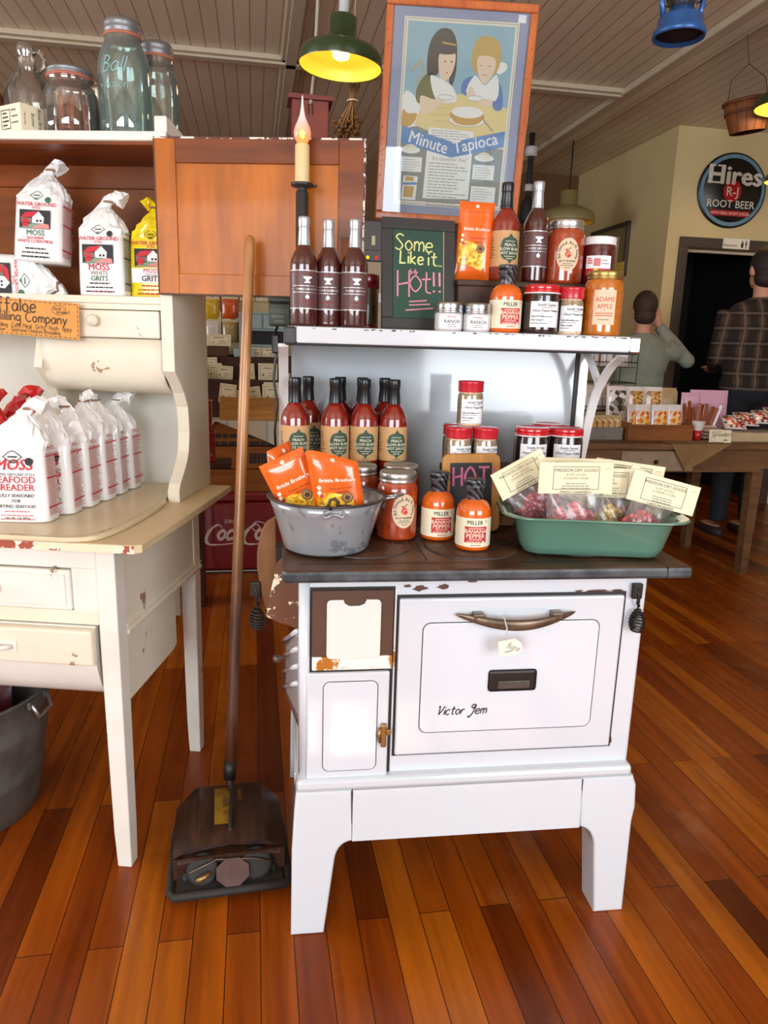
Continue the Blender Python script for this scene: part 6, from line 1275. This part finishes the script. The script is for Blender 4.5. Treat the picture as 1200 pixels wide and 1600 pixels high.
# ================================================================== PEOPLE
plain('skin', '#c98f74', .55); plain('boy_hair', '#3a2418', .7, var=.3, vs=120); plain('man_hair', '#241711', .7, var=.3, vs=120)
plain('sage_shirt', '#858b7b', .85, var=.12, vs=25, bump=.2, bs=18); plain('dark_trousers', '#1e1d20', .85); plain('jeans', '#161a21', .85, var=.2, vs=40); plain('shoe', '#2a211c', .6)
def mk_plaid():
    t = NT('plaid_flannel'); cols = []
    def band(d, sc, lo, hi):
        w = t.n('ShaderNodeTexWave', wave_type='BANDS', bands_direction=d); w.inputs['Scale'].default_value = sc; w.inputs['Distortion'].default_value = .25
        t.l(t.co(), w.inputs['Vector']); return t.ramp(w.outputs['Fac'], [(lo, (0, 0, 0)), (hi, (1, 1, 1))])
    base = t.mix(t.math('MULTIPLY', band('X', 3.2, .4, .6), .7), lin('#231812'), lin('#4d382b')); base = t.mix(t.math('MULTIPLY', band('Z', 3.2, .4, .6), .55), base, lin('#16110f'))
    f = t.math('MAXIMUM', t.math('MULTIPLY', band('X', 3.2, .93, .99), .5), t.math('MULTIPLY', band('Z', 3.2, .93, .99), .5))
    t.set(t.mix(f, base, lin('#7d6a5a')), .9); t.bump(t.noise(20, 3), .25, .004); return keep('plaid', t.m)
mk_plaid()
def remesh(shapes, name, mat, parent, vox=.011, smooth=2):
    b = MB()
    for fn in shapes: fn(b)
    o = b.build(name); m = o.modifiers.new('r', 'REMESH'); m.mode = 'VOXEL'; m.voxel_size = vox; m.use_smooth_shade = True
    s = o.modifiers.new('s', 'SMOOTH'); s.iterations = smooth; s.factor = .5
    dg = bpy.context.evaluated_depsgraph_get(); me = bpy.data.meshes.new_from_object(o.evaluated_get(dg)); old = o.data
    o.modifiers.clear(); o.data = me; bpy.data.meshes.remove(old)
    me.materials.clear(); me.materials.append(MT(mat)); me.polygons.foreach_set('use_smooth', [True]*len(me.polygons)); o.parent = parent; return o
def limb(pts, rad, inf=0, sq=1): return lambda b: b.tube(pts, [r + inf for r in rad], 'skin', 14)
def ball(c, r, rot=None): return lambda b: b.lathe([(math.sin(k*PI/12), -math.cos(k*PI/12)) for k in range(13)], 'skin', 20, M=Matrix.Translation(c) @ (rot or Matrix()) @ Matrix.Diagonal((*r, 1)))
def dense(p, r, n=5):
    P = smooth(p, n); R = []
    for i in range(len(r)-1): R += [r[i] + (r[i+1]-r[i])*k/n for k in range(n)]
    return P, R + [r[-1]]
def smooth3(p, n=5):
    q = [Vector(a) for a in p]; out = []
    for i in range(len(q)-1):
        p0 = q[i-1] if i else q[0]*2-q[1]; p1, p2 = q[i], q[i+1]; p3 = q[i+2] if i+2 < len(q) else p2*2-p1
        for k in range(n):
            t = k/n; out.append(.5*((2*p1) + (p2-p0)*t + (2*p0-5*p1+4*p2-p3)*t*t + (3*p1-p0-3*p2+p3)*t**3))
    return out + [q[-1]]
def dl(p, r, n=5):
    R = []
    for i in range(len(r)-1): R += [r[i] + (r[i+1]-r[i])*k/n for k in range(n)]
    return smooth3(p, n), R + [r[-1]]
def hand(w, d, up, side_, s=1):
    """palm at wrist w heading d, fingers slightly curled, thumb from the palm's side"""
    w, d, up, sd = Vector(w), Vector(d).normalized(), Vector(up).normalized(), Vector(side_).normalized(); out = []
    out.append(lambda b: b.tube([w, w + d*.04*s, w + d*.085*s], [.024*s, .036*s, .034*s], 'skin', 10))
    for k, L in enumerate((.070, .080, .075, .058)):
        o = w + d*.08*s + sd*(k-1.5)*.0205*s; out.append(lambda b, o=o, L=L: b.tube([o - d*.02, o + d*L*.4*s, o + (d*.75 - up*.2)*L*s, o + (d*.95 - up*.45)*L*s], [.0095*s, .009*s, .0085*s, .007*s], 'skin', 8))
    o = w + d*.03*s - sd*.03*s; out.append(lambda b: b.tube([o, o + (d*.6 - sd*.6)*.035*s, o + (d*.9 - sd*.55)*.068*s], [.013*s, .011*s, .009*s], 'skin', 8))
    return out
def person(label, x, y, rz, H, mats, arms, hair_low, wide=1):
    """standing figure facing local +y; arms = two (shoulder, elbow, wrist) triples"""
    k = H/1.75; t = thing('person', label, 'person', R_(x, y, 0), ROOM + rz)
    V = lambda a, b, c: (a*k, b*k, c*k); hc = Vector(V(0, .015, 1.635))
    torso = [ball(V(0, 0, 1.28), V(.185*wide, .115, .2)), ball(V(0, .0, 1.1), V(.155*wide, .105, .2)), ball(V(0, -.01, .95), V(.165*wide, .115, .14)), ball(V(0, 0, 1.395), V(.17*wide, .07, .06))]
    legs = []; trou = []
    for s in (-1, 1):
        P, R = dl([V(s*.085, 0, .93), V(s*.09, .01, .5), V(s*.095, -.01, .09)], [.085*k, .057*k, .038*k]); legs.append(limb(P, R)); trou.append(limb(P, [r+.013*k for r in R]))
        legs.append(ball(V(s*.1, .06, .035), V(.045, .125, .035)))
    head = [limb([V(0, -.005, 1.40), V(0, .0, 1.5), V(0, .01, 1.57)], [.06*k, .053*k, .055*k]), ball(hc + Vector(V(0, -.005, .02)), V(.077, .096, .105)), ball(hc + Vector(V(0, .035, -.05)), V(.058, .062, .065)),
            ball(hc + Vector(V(0, .10, -.012)), V(.013, .018, .022)), ball(hc + Vector(V(0, .088, -.055)), V(.024, .012, .008)), ball(hc + Vector(V(0, .075, .012)), V(.045, .018, .012))]
    for s in (-1, 1): head.append(ball(hc + Vector(V(s*.079, -.003, -.005)), V(.012, .022, .033)))
    armsh = []; slv = []
    for (sh, el, wr, hd, hu, hs) in arms:
        a = [V(*p) for p in (sh, el, wr)]; mid1 = tuple((Vector(a[0])*.5 + Vector(a[1])*.5)); mid2 = tuple((Vector(a[1])*.5 + Vector(a[2])*.5))
        pts = [a[0], mid1, a[1], mid2, a[2]]; rad = [.056*k, .046*k, .041*k, .038*k, .027*k]
        armsh.append(limb(pts, rad)); slv.append(limb(pts, [r+.013*k for r in rad])); slv.append(ball(a[1], (.055*k,)*3)); armsh += hand(a[2], hd, hu, hs, k)
    remesh(torso + legs + head + armsh, 'body', 'skin', t, .0095, 2)
    inf = [ball(V(0, 0, 1.28), V(.20*wide, .13, .205)), ball(V(0, 0, 1.1), V(.18*wide, .125, .22)), ball(V(0, -.01, .96), V(.182*wide, .13, .12)), ball(V(0, 0, 1.40), V(.175*wide, .085, .065)), limb([V(0, -.004, 1.40), V(0, 0, 1.475)], [.068*k, .064*k])]
    remesh(inf + slv, 'shirt', mats[0], t, .0125, 3)
    remesh([ball(V(0, -.01, .93), V(.176*wide, .125, .12))] + trou, 'trousers', mats[1], t, .0125, 3)
    hs = [ball(hc + Vector(V(0, -.012, .032)), V(.086, .10, .106)), ball(hc + Vector(V(0, -.04, hair_low)), V(.074, .066, .06))]
    h = remesh(hs, 'hair', mats[2], t, .008, 1)
    me = h.data; bm = bmesh.new(); bm.from_mesh(me)
    bmesh.ops.delete(bm, geom=[f for f in bm.faces if f.calc_center_median().y > hc.y + .052*k - .35*max(0, (hc.z + .06*k - f.calc_center_median().z)) and f.calc_center_median().z < hc.z + .075*k], context='FACES'); bm.to_mesh(me); bm.free()
    for s in (-1, 1): MB().lathe([(1, 0), (1, .5), (.85, .9), (.4, 1.2), (0, 1.25)], mats[3], 16, M=Matrix.Translation(V(s*.1, .055, 0)) @ Matrix.Diagonal((.05*k, .135*k, .055*k, 1))).build('shoe', t)
    return t
person('person in a sage green long-sleeved top seen from behind, elbow raised to the head', 2.562, 4.62, -.35, 1.63, ('sage_shirt', 'dark_trousers', 'boy_hair', 'shoe'),
       [((.17, 0, 1.38), (.335, .05, 1.29), (.115, .06, 1.53), (-.3, .1, .9), (0, 1, 0), (1, 0, .3)), ((-.17, 0, 1.38), (-.23, .08, 1.14), (.05, .2, 1.1), (1, .2, .1), (0, 0, 1), (0, 1, 0))], -.045)
person('person in a dark brown plaid shirt and jeans seen from behind at the right edge', 3.34, 4.52, -.12, 1.93, ('plaid', 'jeans', 'man_hair', 'shoe'),
       [((.20, 0, 1.39), (.28, .05, 1.12), (.2, .22, 1.0), (-.2, 1, 0), (0, 0, 1), (1, 0, 0)), ((-.19, 0, 1.39), (-.205, .06, 1.12), (-.12, .24, 1.05), (.3, 1, 0), (0, 0, 1), (1, 0, 0))], -.05, 1.08)

# ================================================================== BACKGROUND LEFT: RED COOLER, CRATE, TIERED SHELF OF CARDED BAGS
plain('cooler_red', '#7c1218', .3, 0, .5, var=.12, vs=6); plain('script_white', '#d8c4be', .5)
t = RT('drinks_cooler', 'red metal drinks cooler with white script lettering on the floor', 'cooler', -.02, 3.885, 0)
MB().box(-.29, .29, 0, .34, .02, .40, 'cooler_red', .012).box(-.28, .28, .01, .33, 0, .02, 'black_matte').rect(-.28, .28, .012, .018, 'pipe_white', flat(0), .001).build('body', t)
MB().box(-.295, .295, -.006, .346, .402, .455, 'cooler_red', .012).build('lid', t)
fm = flat(-.0008); b = MB()
SH = .25
b.text('DRINK', .030, 'script_white', fm, -.10, .285, 'C', .01, .2)
def script(b, st, size, u, v, w): b.hand(st, size, 'script_white', fm, u, v, w, 'L', .001, .28, .06)
script(b, 'oca', .085, -.190, .195, .19); script(b, 'ola', .085, .010, .195, .19)
for u0 in (-.245, -.045): b.ribbon(smooth([(u0+.085, .262), (u0+.065, .278), (u0+.025, .250), (u0, .20), (u0+.014, .170), (u0+.06, .166), (u0+.15, .172)]), [.006]*6 + [.011]*6 + [.016]*12 + [.010]*6 + [.006]*7, 'script_white', fm, .001)
b.ribbon(smooth([(.045, .262), (.020, .240), (.0, .262), (.02, .29), (.06, .285), (.10, .255)]), .006, 'script_white', fm, .001)
b.build('lettering', t)
t = RT('wooden_crate', 'brown wooden crate with dark stencilling standing on the red cooler', 'crate', -.01, 3.89, .456)
b = MB()
for z in (.0, .125, .25): b.box(-.25, .25, 0, .014, z, z+.12, 'crate_wood', .003).box(-.25, .25, .30, .314, z, z+.12, 'crate_wood', .003)
for x in (-.25, .238): b.box(x, x+.012, .014, .30, 0, .37, 'crate_wood')
b.box(-.238, .238, .014, .30, .35, .36, 'crate_wood')
fm = flat(-.0006); b.lines(-.02, .2, .155, 1, .03, .055, 'ink', fm, seed=4).lines(-.2, .2, .29, 2, .04, .022, 'ink', fm, seed=9); b.build('body', t)
def mk_stripe():
    tt = NT('striped_cloth'); w = tt.n('ShaderNodeTexWave', wave_type='BANDS', bands_direction='Y'); w.inputs['Scale'].default_value = 3.2; tt.l(tt.co((1, 1, 1), (0, 0, .5)), w.inputs['Vector'])
    tt.set(tt.ramp(w.outputs['Fac'], [(.5, lin('#c9c0ac')), (.56, lin('#8fa59a')), (.75, lin('#b9c2b4')), (.8, lin('#cfc7b4'))]), .85); return keep('stripe', tt.m)
mk_stripe()
t = RT('striped_cloth', 'pale striped cloth draped over the wooden crate', 'cloth', -.01, 3.885, .832)
MB().box(-.27, .27, -.006, .32, 0, .005, 'stripe').prism([(-.27, .004), (-.20, .004), (-.20, -.01), (-.265, -.07)], -.008, -.004, 'stripe').prism([(-.19, .004), (.27, .004), (.27, -.16), (.17, -.15), (.07, -.10)], -.008, -.004, 'stripe').build('cloth', t)
t = RT('tiered_shelf', 'dark wooden tiered shelf of carded candy bags behind the broom handle', 'shelf', -.01, 3.9, .838)
b = MB()
b.box(-.28, .30, .16, .17, 0, .19, 'dark_wood').box(-.28, .30, .16, .28, .19, .20, 'dark_wood').box(-.28, .30, .28, .29, .2, .31, 'dark_wood').box(-.28, .30, .28, .42, .31, .32, 'dark_wood').box(-.28, .30, .42, .43, 0, .33, 'dark_wood')
for x in (-.28, .29): b.prism([(.16, 0), (.42, 0), (.42, .36), (.30, .34), (.28, .31), (.16, .2)], x, x+.01, 'dark_wood', 'x')
b.build('tiers', t)
plain('lid_honey', '#b48142', .5, var=.15)
t = RT('wooden_tray', 'long light wooden tray of white cards on the striped cloth', 'tray', -.03, 3.97, .838)
MB().box(-.15, .19, -.05, -.04, 0, .12, 'honey_wood', .002).box(-.15, .19, .04, .05, 0, .12, 'honey_wood').box(-.15, -.14, -.04, .04, 0, .12, 'drawer_wood').box(.18, .19, -.04, .04, 0, .12, 'honey_wood').box(-.14, .18, -.04, .04, 0, .01, 'honey_wood').build('body', t)
def card_bag(label, x, y, z, w, h, grp, rz=0, fill=None, rx=-.12, hang=0, ry=0):
    t = RT('carded_bag', label, 'bag', x, y, z, grp, rz, rx); t.rotation_euler[1] = ry
    fm = flat(-.0012); b = MB().box(-w/2, w/2, -.0012, .0012, 0, h, 'card_cream').outline(-w*.40, w*.40, h*.12, h*.88, .0016, 'grey_ink', fm).lines(-w*.3, w*.3, h*.68, 1, .01, .005, 'grey_ink', fm, al='C').lines(0, w*.35, h*.38, 2, h*.16, .0035, 'grey_ink', fm, seed=int(x*1000) % 97); b.disc(-w*.24, h*.3, h*.07, 'grey_ink', fm)
    b.build('header_card', t)
    if fill:
        f0, f1 = pillow(w*1.0, .11, .03); MB().sheet(f0, 6, 6, fill, M=Matrix.Translation((0, 0, -.11))).sheet(lambda u, v: f1(1-u, v), 6, 6, fill, M=Matrix.Translation((0, 0, -.11))).build('pouch', t)
    return t
G1 = 'white cards standing in the light wooden tray'
for i, (x, z, w, h, r) in enumerate(((-.145, .925, .085, .10, .12), (-.115, .905, .085, .09, .25), (-.05, .925, .05, .085, .1), (.0, .925, .08, .085, -.15), (.095, .93, .105, .095, 0), (.10, .945, .10, .09, 0))):
    card_bag(('leftmost white card in the light wooden tray', 'white card leaning in front of the leftmost one in the light tray', 'narrow white card just left of the broom handle in the light tray', 'white card just right of the broom handle in the light tray', 'front card of the right-hand pair in the light tray', 'rear card of the right-hand pair in the light tray')[i], x, 3.94 + .014*(i % 2) + .006*i, z, w, h, G1, 0, None, -.12, 0, r)
G2 = 'white cards on the dark middle tier'
for i, (x, z, w, h) in enumerate(((-.235, .015, .08, .10), (-.215, .0, .08, .085), (-.165, 0, .095, .072), (-.035, 0, .08, .085), (.075, 0, .105, .09), (.17, 0, .05, .04))):
    card_bag(('tall card at the left end of the dark middle tier', 'second card from the left on the dark middle tier', 'low front card near the left end of the dark middle tier', 'card half hidden by the broom handle on the dark middle tier', 'wide card right of the broom handle on the dark middle tier', 'small card at the right end of the dark middle tier')[i], x, 4.14 + .012*((5-i) % 3), 1.039 + z, w, h, G2, 0, None, -.1, 0, .06*((i % 3)-1))
for i in range(2):
    t = RT('tea_box', ('reddish brown wooden box at the left of the top tier', 'pale blue box beside it on the top tier')[i], 'box', (-.19, -.045)[i], 4.20, 1.1595)
    MB().box(-.065, .05, 0, .09, 0, (.055, .045)[i], ('rust_plate', 'chalk_blue')[i] if i == 0 else plain('chalk_blue', '#9fb9bb', .6, var=.1), .003).build('body', t)
card_bag('broad white card lying on the reddish brown box', -.19, 4.205, 1.217, .13, .062, None, -.05, None, -.25)
t = RT('blue_organizer', 'pale blue wooden organizer with dark pigeonholes on the top tier', 'organizer', .035, 4.22, 1.16)
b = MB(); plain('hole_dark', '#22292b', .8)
b.box(-.11, .14, .015, .09, 0, .235, 'chalk_blue').box(-.115, .145, 0, .095, .235, .243, 'chalk_blue').box(-.115, -.105, 0, .02, 0, .235, 'chalk_blue').box(.135, .145, 0, .02, 0, .235, 'chalk_blue').box(-.105, .135, 0, .02, .06, .068, 'chalk_blue').box(-.105, .135, 0, .02, .145, .153, 'chalk_blue').box(.012, .018, 0, .02, .153, .235, 'chalk_blue')
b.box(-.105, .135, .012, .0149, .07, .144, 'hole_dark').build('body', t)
for i in range(2): MB().box((-.103, .02)[i], (.01, .133)[i], -.004, .011, .156, .232, 'chalk_blue', .002).build('drawer', t)
for i, x in enumerate((0.0, .085)): card_bag(('left', 'right')[i] + ' card standing before the dark pigeonholes', x, 4.212, 1.163, .09, .05, 'cards before the pigeonholes', 0, None, -.05)
t = RT('wall_board', 'pale pegboard behind the hanging candy bags', 'board', -.02, 4.36, .838); MB().box(-.30, .34, 0, .015, 0, .95, plain('peg_cream', '#c4b48f', .7, var=.08)).build('panel', t)
plain('candy_yellow', '#e6c02a', .3, 0, .7, var=.25, vs=60); plain('candy_orange', '#dd5f1f', .3, 0, .7, var=.3, vs=60); plain('candy_tan', '#b99a63', .3, 0, .7, var=.25, vs=60)
for i, (x, z, f) in enumerate(((-.235, 1.47, 'candy_yellow'), (-.13, 1.475, 'candy_orange'), (-.225, 1.35, 'clear_cup'), (-.13, 1.35, 'candy_tan'), (-.03, 1.47, None), (.05, 1.47, None), (.12, 1.475, None))):
    card_bag(('bag of yellow candy hanging upper left on the pegboard', 'bag of orange candy hanging upper right on the pegboard', 'bag of clear candy hanging lower left on the pegboard', 'bag of tan candy hanging lower right on the pegboard', 'blank white card hanging above the blue organizer, left of the broom handle', 'blank white card hanging above the blue organizer, right of the broom handle', 'blank white card hanging nearest the stove shelf')[i], x, 4.342, z, .09, .055, 'bags hanging on the pegboard', 0, f, 0)
plain('red_tin', '#8a1420', .3, .2, .5, var=.15)
t = RT('dark_stand', 'dark wooden stand holding two red tins behind the white cabinet', 'stand', -.20, 3.40, 0)
MB().box(-.14, .09, -.05, .12, .67, .70, 'dark_wood', .003).box(-.13, -.10, -.03, .1, 0, .67, 'dark_wood').box(-.06, -.045, -.03, .1, .0, .67, 'dark_wood').build('frame', t)
for i in range(2):
    t = RT('red_tin', ('lower', 'upper')[i] + ' red tin of the stack of two behind the white cabinet', 'tin', -.235 - .012*i, 3.41, .7005 + .141*i, 'red tins behind the cabinet')
    MB().box(-.06, .055, -.04, .04, 0, .125, 'red_tin', .004).rect(-.05, .045, .03, .04, 'brass', flat(-.04), .0006).build('body', t); MB().box(-.062, .057, -.042, .042, .125, .14, 'red_tin', .004).build('lid', t)
plain('control_grey', '#4a4644', .4, .2); plain('pale_cabinet', '#b5a68a', .6); emit('amber_light', '#ffd400', 1.2); emit('red_light', '#ff1a2a', 1.0)
t = RT('tall_cabinet', 'pale tall cabinet seen in the gap left of the chalkboard', 'cabinet', .66, 4.22, 0); MB().box(-.16, .12, 0, .25, 0, 1.70, 'pale_cabinet', .004).box(-.16, .12, -.004, 0, 1.48, 1.53, 'cooler_red').build('body', t)
t = RT('control_box', 'grey control box with a yellow and a red light on the pale cabinet', 'control box', .66, 4.22, 1.702)
MB().box(-.15, .10, .0, .16, 0, .06, 'control_grey', .004).box(-.15, .10, .04, .16, .06, .22, 'control_grey', .004).build('body', t)
for x, m in ((-.028, 'amber_light'), (.022, 'red_light')): MB().lathe([(0, 0), (.009, .0), (.009, .004), (.005, .009), (0, .01)], m, 12, M=Matrix.Translation((x, 0, .02)) @ Matrix.Rotation(PI/2, 4, 'X')).build('indicator', t)
MB().box(-.002, .018, .034, .04, .09, .14, 'card_cream', .001).build('switch_plate', t)
# ================================================================== FRAMED ADVERTISEMENT hanging behind the stove
PW, PH = .388, .5311
t = thing('framed_poster', 'framed tapioca advertisement of two children eating, hung behind the warming shelf', 'picture', (-.05, 2.123, 1.5856), -.0151, None, .0511, .0372)
plain('mat_blue', '#8d96ae', .5); plain('mat_cream', '#ded9c2', .6); plain('print_sky', '#8fb2bb', .5, var=.06, vs=6); plain('print_grey', '#85887f', .5); plain('print_table', '#dcc98a', .5, var=.05); plain('print_blue', '#5d86b4', .5); plain('print_hair', '#4a463e', .5); plain('print_blond', '#c2a45a', .5, var=.1, vs=40); plain('print_skin', '#e0c8ac', .5); plain('print_white', '#e2e3da', .5); plain('print_olive', '#6f7040', .5); plain('print_dress', '#5c7bb0', .5); plain('print_wood', '#c09a4e', .5); plain('print_text', '#94928a', .6); plain('frame_knot', '#5a2c18', .6)
fw = .020; b = MB()
for q in ((0, PW, PH-fw, PH), (0, PW, 0, fw), (0, fw, fw, PH-fw), (PW-fw, PW, fw, PH-fw)): b.box(q[0], q[1], -.012, .012, q[2], q[3], 'frame_wood', .004)
rg = random.Random(4)
for k in range(26):
    s_ = rg.choice((0, 1)); z = rg.uniform(.03, PH-.03); x = rg.uniform(.004, .016) + s_*(PW-fw); b.ribbon([(x-.003, z-.003), (x+.003, z+rg.uniform(-.001, .006))], .0012, 'frame_knot', flat(-.0122), .0003)
b.build('frame', t)
fm = flat(-.002); b = MB().box(fw-.002, PW-fw+.002, -.002, .004, fw-.002, PH-fw+.002, 'mat_blue')
ax0, ax1, az0, az1 = .058, PW-.055, .052, PH-.052
b.rect(ax0-.010, ax1+.010, az0-.010, az1+.010, 'mat_cream', fm, .0003).outline(ax0-.006, ax1+.006, az0-.006, az1+.006, .0014, 'print_text', fm, .0005)
b.rect(ax0, ax1, az0, az1, 'print_grey', fm, .0007).build('mat', t)
AW, AH = ax1-ax0, az1-az0; X = lambda u: ax0 + u*AW; Z = lambda v: az0 + v*AH
def poly(P, m, h): return b.face([(X(u), Z(v)) for u, v in P], m, fm, h)
def blob(P, m, h): return b.face([(X(u), Z(v)) for u, v in smooth(P + [P[0]], 4)[:-1]], m, fm, h)
b = MB()
poly([(0, .44), (1, .44), (1, 1), (0, 1)], 'print_sky', .0009)
blob([(0, .60), (.06, .62), (.16, .55), (.22, .45), (.12, .43), (0, .43)], 'print_white', .0011); blob([(0, .42), (.1, .44), (.14, .50), (.05, .50), (0, .52)], 'print_wood', .0012)
poly([(.12, .44), (.18, .55), (.36, .615), (.60, .625), (.86, .585), (1, .56), (1, .33), (.55, .35), (.2, .42)], 'print_table', .0012)
b.ribbon(smooth([(X(.06), Z(.73)), (X(.14), Z(.79)), (X(.17), Z(.74)), (X(.10), Z(.66))]), .003, 'print_wood', fm, .0012)
blob([(.22, .70), (.20, .80), (.22, .90), (.30, .965), (.40, .965), (.46, .91), (.48, .80), (.47, .70), (.43, .66), (.40, .80), (.30, .72)], 'print_hair', .0014)          # seated child, dark bob
blob([(.32, .84), (.45, .85), (.46, .77), (.41, .70), (.34, .70), (.31, .77)], 'print_skin', .0016); blob([(.30, .88), (.46, .88), (.455, .84), (.31, .835)], 'print_hair', .0018); b.ribbon([(X(.33), Z(.895)), (X(.46), Z(.885))], .0035, 'print_blond', fm, .002)
for u in (.37, .43): b.disc(X(u), Z(.795), .0022, 'print_hair', fm, .002)
b.disc(X(.395), Z(.735), .002, 'tomato_ink', fm, .002)
blob([(.12, .64), (.20, .72), (.30, .71), (.30, .58), (.14, .56)], 'print_olive', .0014); blob([(.24, .71), (.34, .70), (.46, .66), (.50, .58), (.32, .58)], 'print_white', .0015); blob([(.16, .60), (.30, .585), (.42, .62), (.36, .56), (.20, .50)], 'print_skin', .0017)
blob([(.62, .80), (.64, .91), (.74, .945), (.86, .915), (.89, .82), (.84, .74), (.68, .74)], 'print_blond', .0014); blob([(.68, .83), (.83, .83), (.84, .76), (.76, .685), (.69, .74)], 'print_skin', .0016)
for u in (.71, .79): b.ribbon([(X(u-.014), Z(.785)), (X(u+.014), Z(.785))], .0012, 'print_hair', fm, .002)
b.ribbon([(X(.735), Z(.735)), (X(.775), Z(.735))], .0013, 'tomato_ink', fm, .002)
blob([(.55, .63), (.56, .70), (.66, .72), (.68, .62)], 'print_dress', .0013); blob([(.86, .56), (.84, .70), (.92, .68), (.95, .56)], 'print_dress', .0013); blob([(.60, .62), (.66, .73), (.76, .68), (.87, .74), (.88, .60)], 'print_white', .0015); blob([(.86, .80), (.93, .81), (.96, .78), (.90, .745), (.85, .76)], 'print_white', .0013)
blob([(.60, .62), (.63, .67), (.68, .63), (.66, .59)], 'print_skin', .0018); blob([(.72, .60), (.84, .605), (.84, .57), (.74, .57)], 'print_skin', .0018)
for u, v, r in ((.40, .60, .075), (.68, .605, .075)): b.disc(X(u), Z(v), r*AW, 'print_white', fm, .0020, ry=r*.3*AW).ring(X(u), Z(v), r*AW, .001, 'print_text', fm, .0022, 24, r*.3*AW)
b.disc(X(.62), Z(.48), .17*AW, 'print_white', fm, .0020, ry=.055*AW).ring(X(.62), Z(.48), .17*AW, .001, 'print_text', fm, .0022, 28, .055*AW)
blob([(.47, .52), (.49, .475), (.56, .455), (.68, .455), (.75, .475), (.77, .52)], 'print_wood', .0022); b.disc(X(.62), Z(.525), .15*AW, 'print_white', fm, .0024, ry=.05*AW); b.ribbon([(X(.76), Z(.50)), (X(.88), Z(.43))], .003, 'print_text', fm, .0024)
for k in range(4): b.ribbon([(X(.20+.03*k), Z(.57-.035*k)), (X(.48-.01*k), Z(.575-.035*k))], .0008, 'print_wood', fm, .0016)
b.build('illustration', t)
b = MB()
poly([(0, .335), (.50, .265), (1, .345), (1, .435), (.5, .355), (0, .43)], 'print_blue', .0016)
poly([(.26, .43), (.70, .42), (.70, .38), (.5, .355), (.26, .39)], 'print_white', .0014); b.lines(X(.29), X(.68), Z(.412), 4, .006, .0016, 'print_text', fm, .0018)
def tilt(a, u0, v0): return lambda u, v, h: fm(X(u0) + u*math.cos(a) - v*math.sin(a), Z(v0) + u*math.sin(a) + v*math.cos(a), h)
a1 = math.atan2(-.075*AH, .5*AW); a2 = math.atan2(.085*AH, .5*AW)
b.text('Minute', .042, 'print_white', tilt(a1, .26, .312), 0, 0, 'C', .012, h=.002, sx=.92).text('Tapioca', .042, 'print_white', tilt(a2, .735, .324), 0, 0, 'C', .012, h=.002, sx=.90)
poly([(.25, .02), (.70, .03), (.70, .30), (.5, .265), (.26, .30)], 'print_white', .0012); b.text('"It\'s Good for You"', .0125, 'print_text', fm, X(.48), Z(.245), 'C', .01, .2, h=.0016).lines(X(.29), X(.68), Z(.225), 18, .0075, .0022, 'print_text', fm, .0016)
for u0, u1, v0, v1 in ((.02, .22, .17, .255), (.72, .93, .15, .235), (.72, .96, .01, .11)): poly([(u0, v0), (u1, v0), (u1, v1), (u0, v1)], 'print_white', .0014); b.lines(X(u0+.02), X(u1-.02), Z(v1-.018), 5, .0062, .0014, 'print_text', fm, .0018)
for u, v in ((.10, .295), (.82, .275)): b.disc(X(u), Z(v), .095*AW, 'print_white', fm, .0015, ry=.034*AW).disc(X(u), Z(v+.012), .06*AW, 'mat_cream', fm, .0018, ry=.03*AW).ring(X(u), Z(v), .095*AW, .0008, 'print_text', fm, .002, 24, .034*AW)
poly([(.04, .005), (.18, .005), (.19, .145), (.05, .145)], 'print_white', .0014); poly([(.06, .02), (.15, .02), (.16, .085), (.06, .085)], 'print_wood', .0018); poly([(.05, .09), (.185, .095), (.185, .11), (.05, .105)], 'print_blue', .0018); poly([(.07, .115), (.15, .115), (.15, .14), (.07, .14)], 'print_wood', .0018)
b.build('print', t)
MB().box(PW-.050, PW-.030, -.0035, -.002, PH-.042, PH-.024, 'white_label', .0005).build('sticker', t)
b = MB(); u0 = (Matrix.Rotation(-.0151, 3, 'Z') @ Matrix.Rotation(.0372, 3, 'Y') @ Matrix.Rotation(.0511, 3, 'X')).inverted()
for x in (.06, PW-.06):
    p0 = Vector((x, .010, PH-.06)); w0 = u0.inverted() @ p0 + Vector((-.05, 2.123, 1.5856)); p1 = u0 @ (Vector((w0.x, w0.y + .03, CZ)) - Vector((-.05, 2.123, 1.5856))); b.tube([p0, p1], .0012, 'steel', 5)
b.build('hanging_wire', t)
clear('picture_glass', '#f6f6f6', .9, '#f0f0f0', .02, .03)
MB().rect(fw, PW-fw, fw, PH-fw, 'picture_glass', flat(-.0080)).build('glass', t)
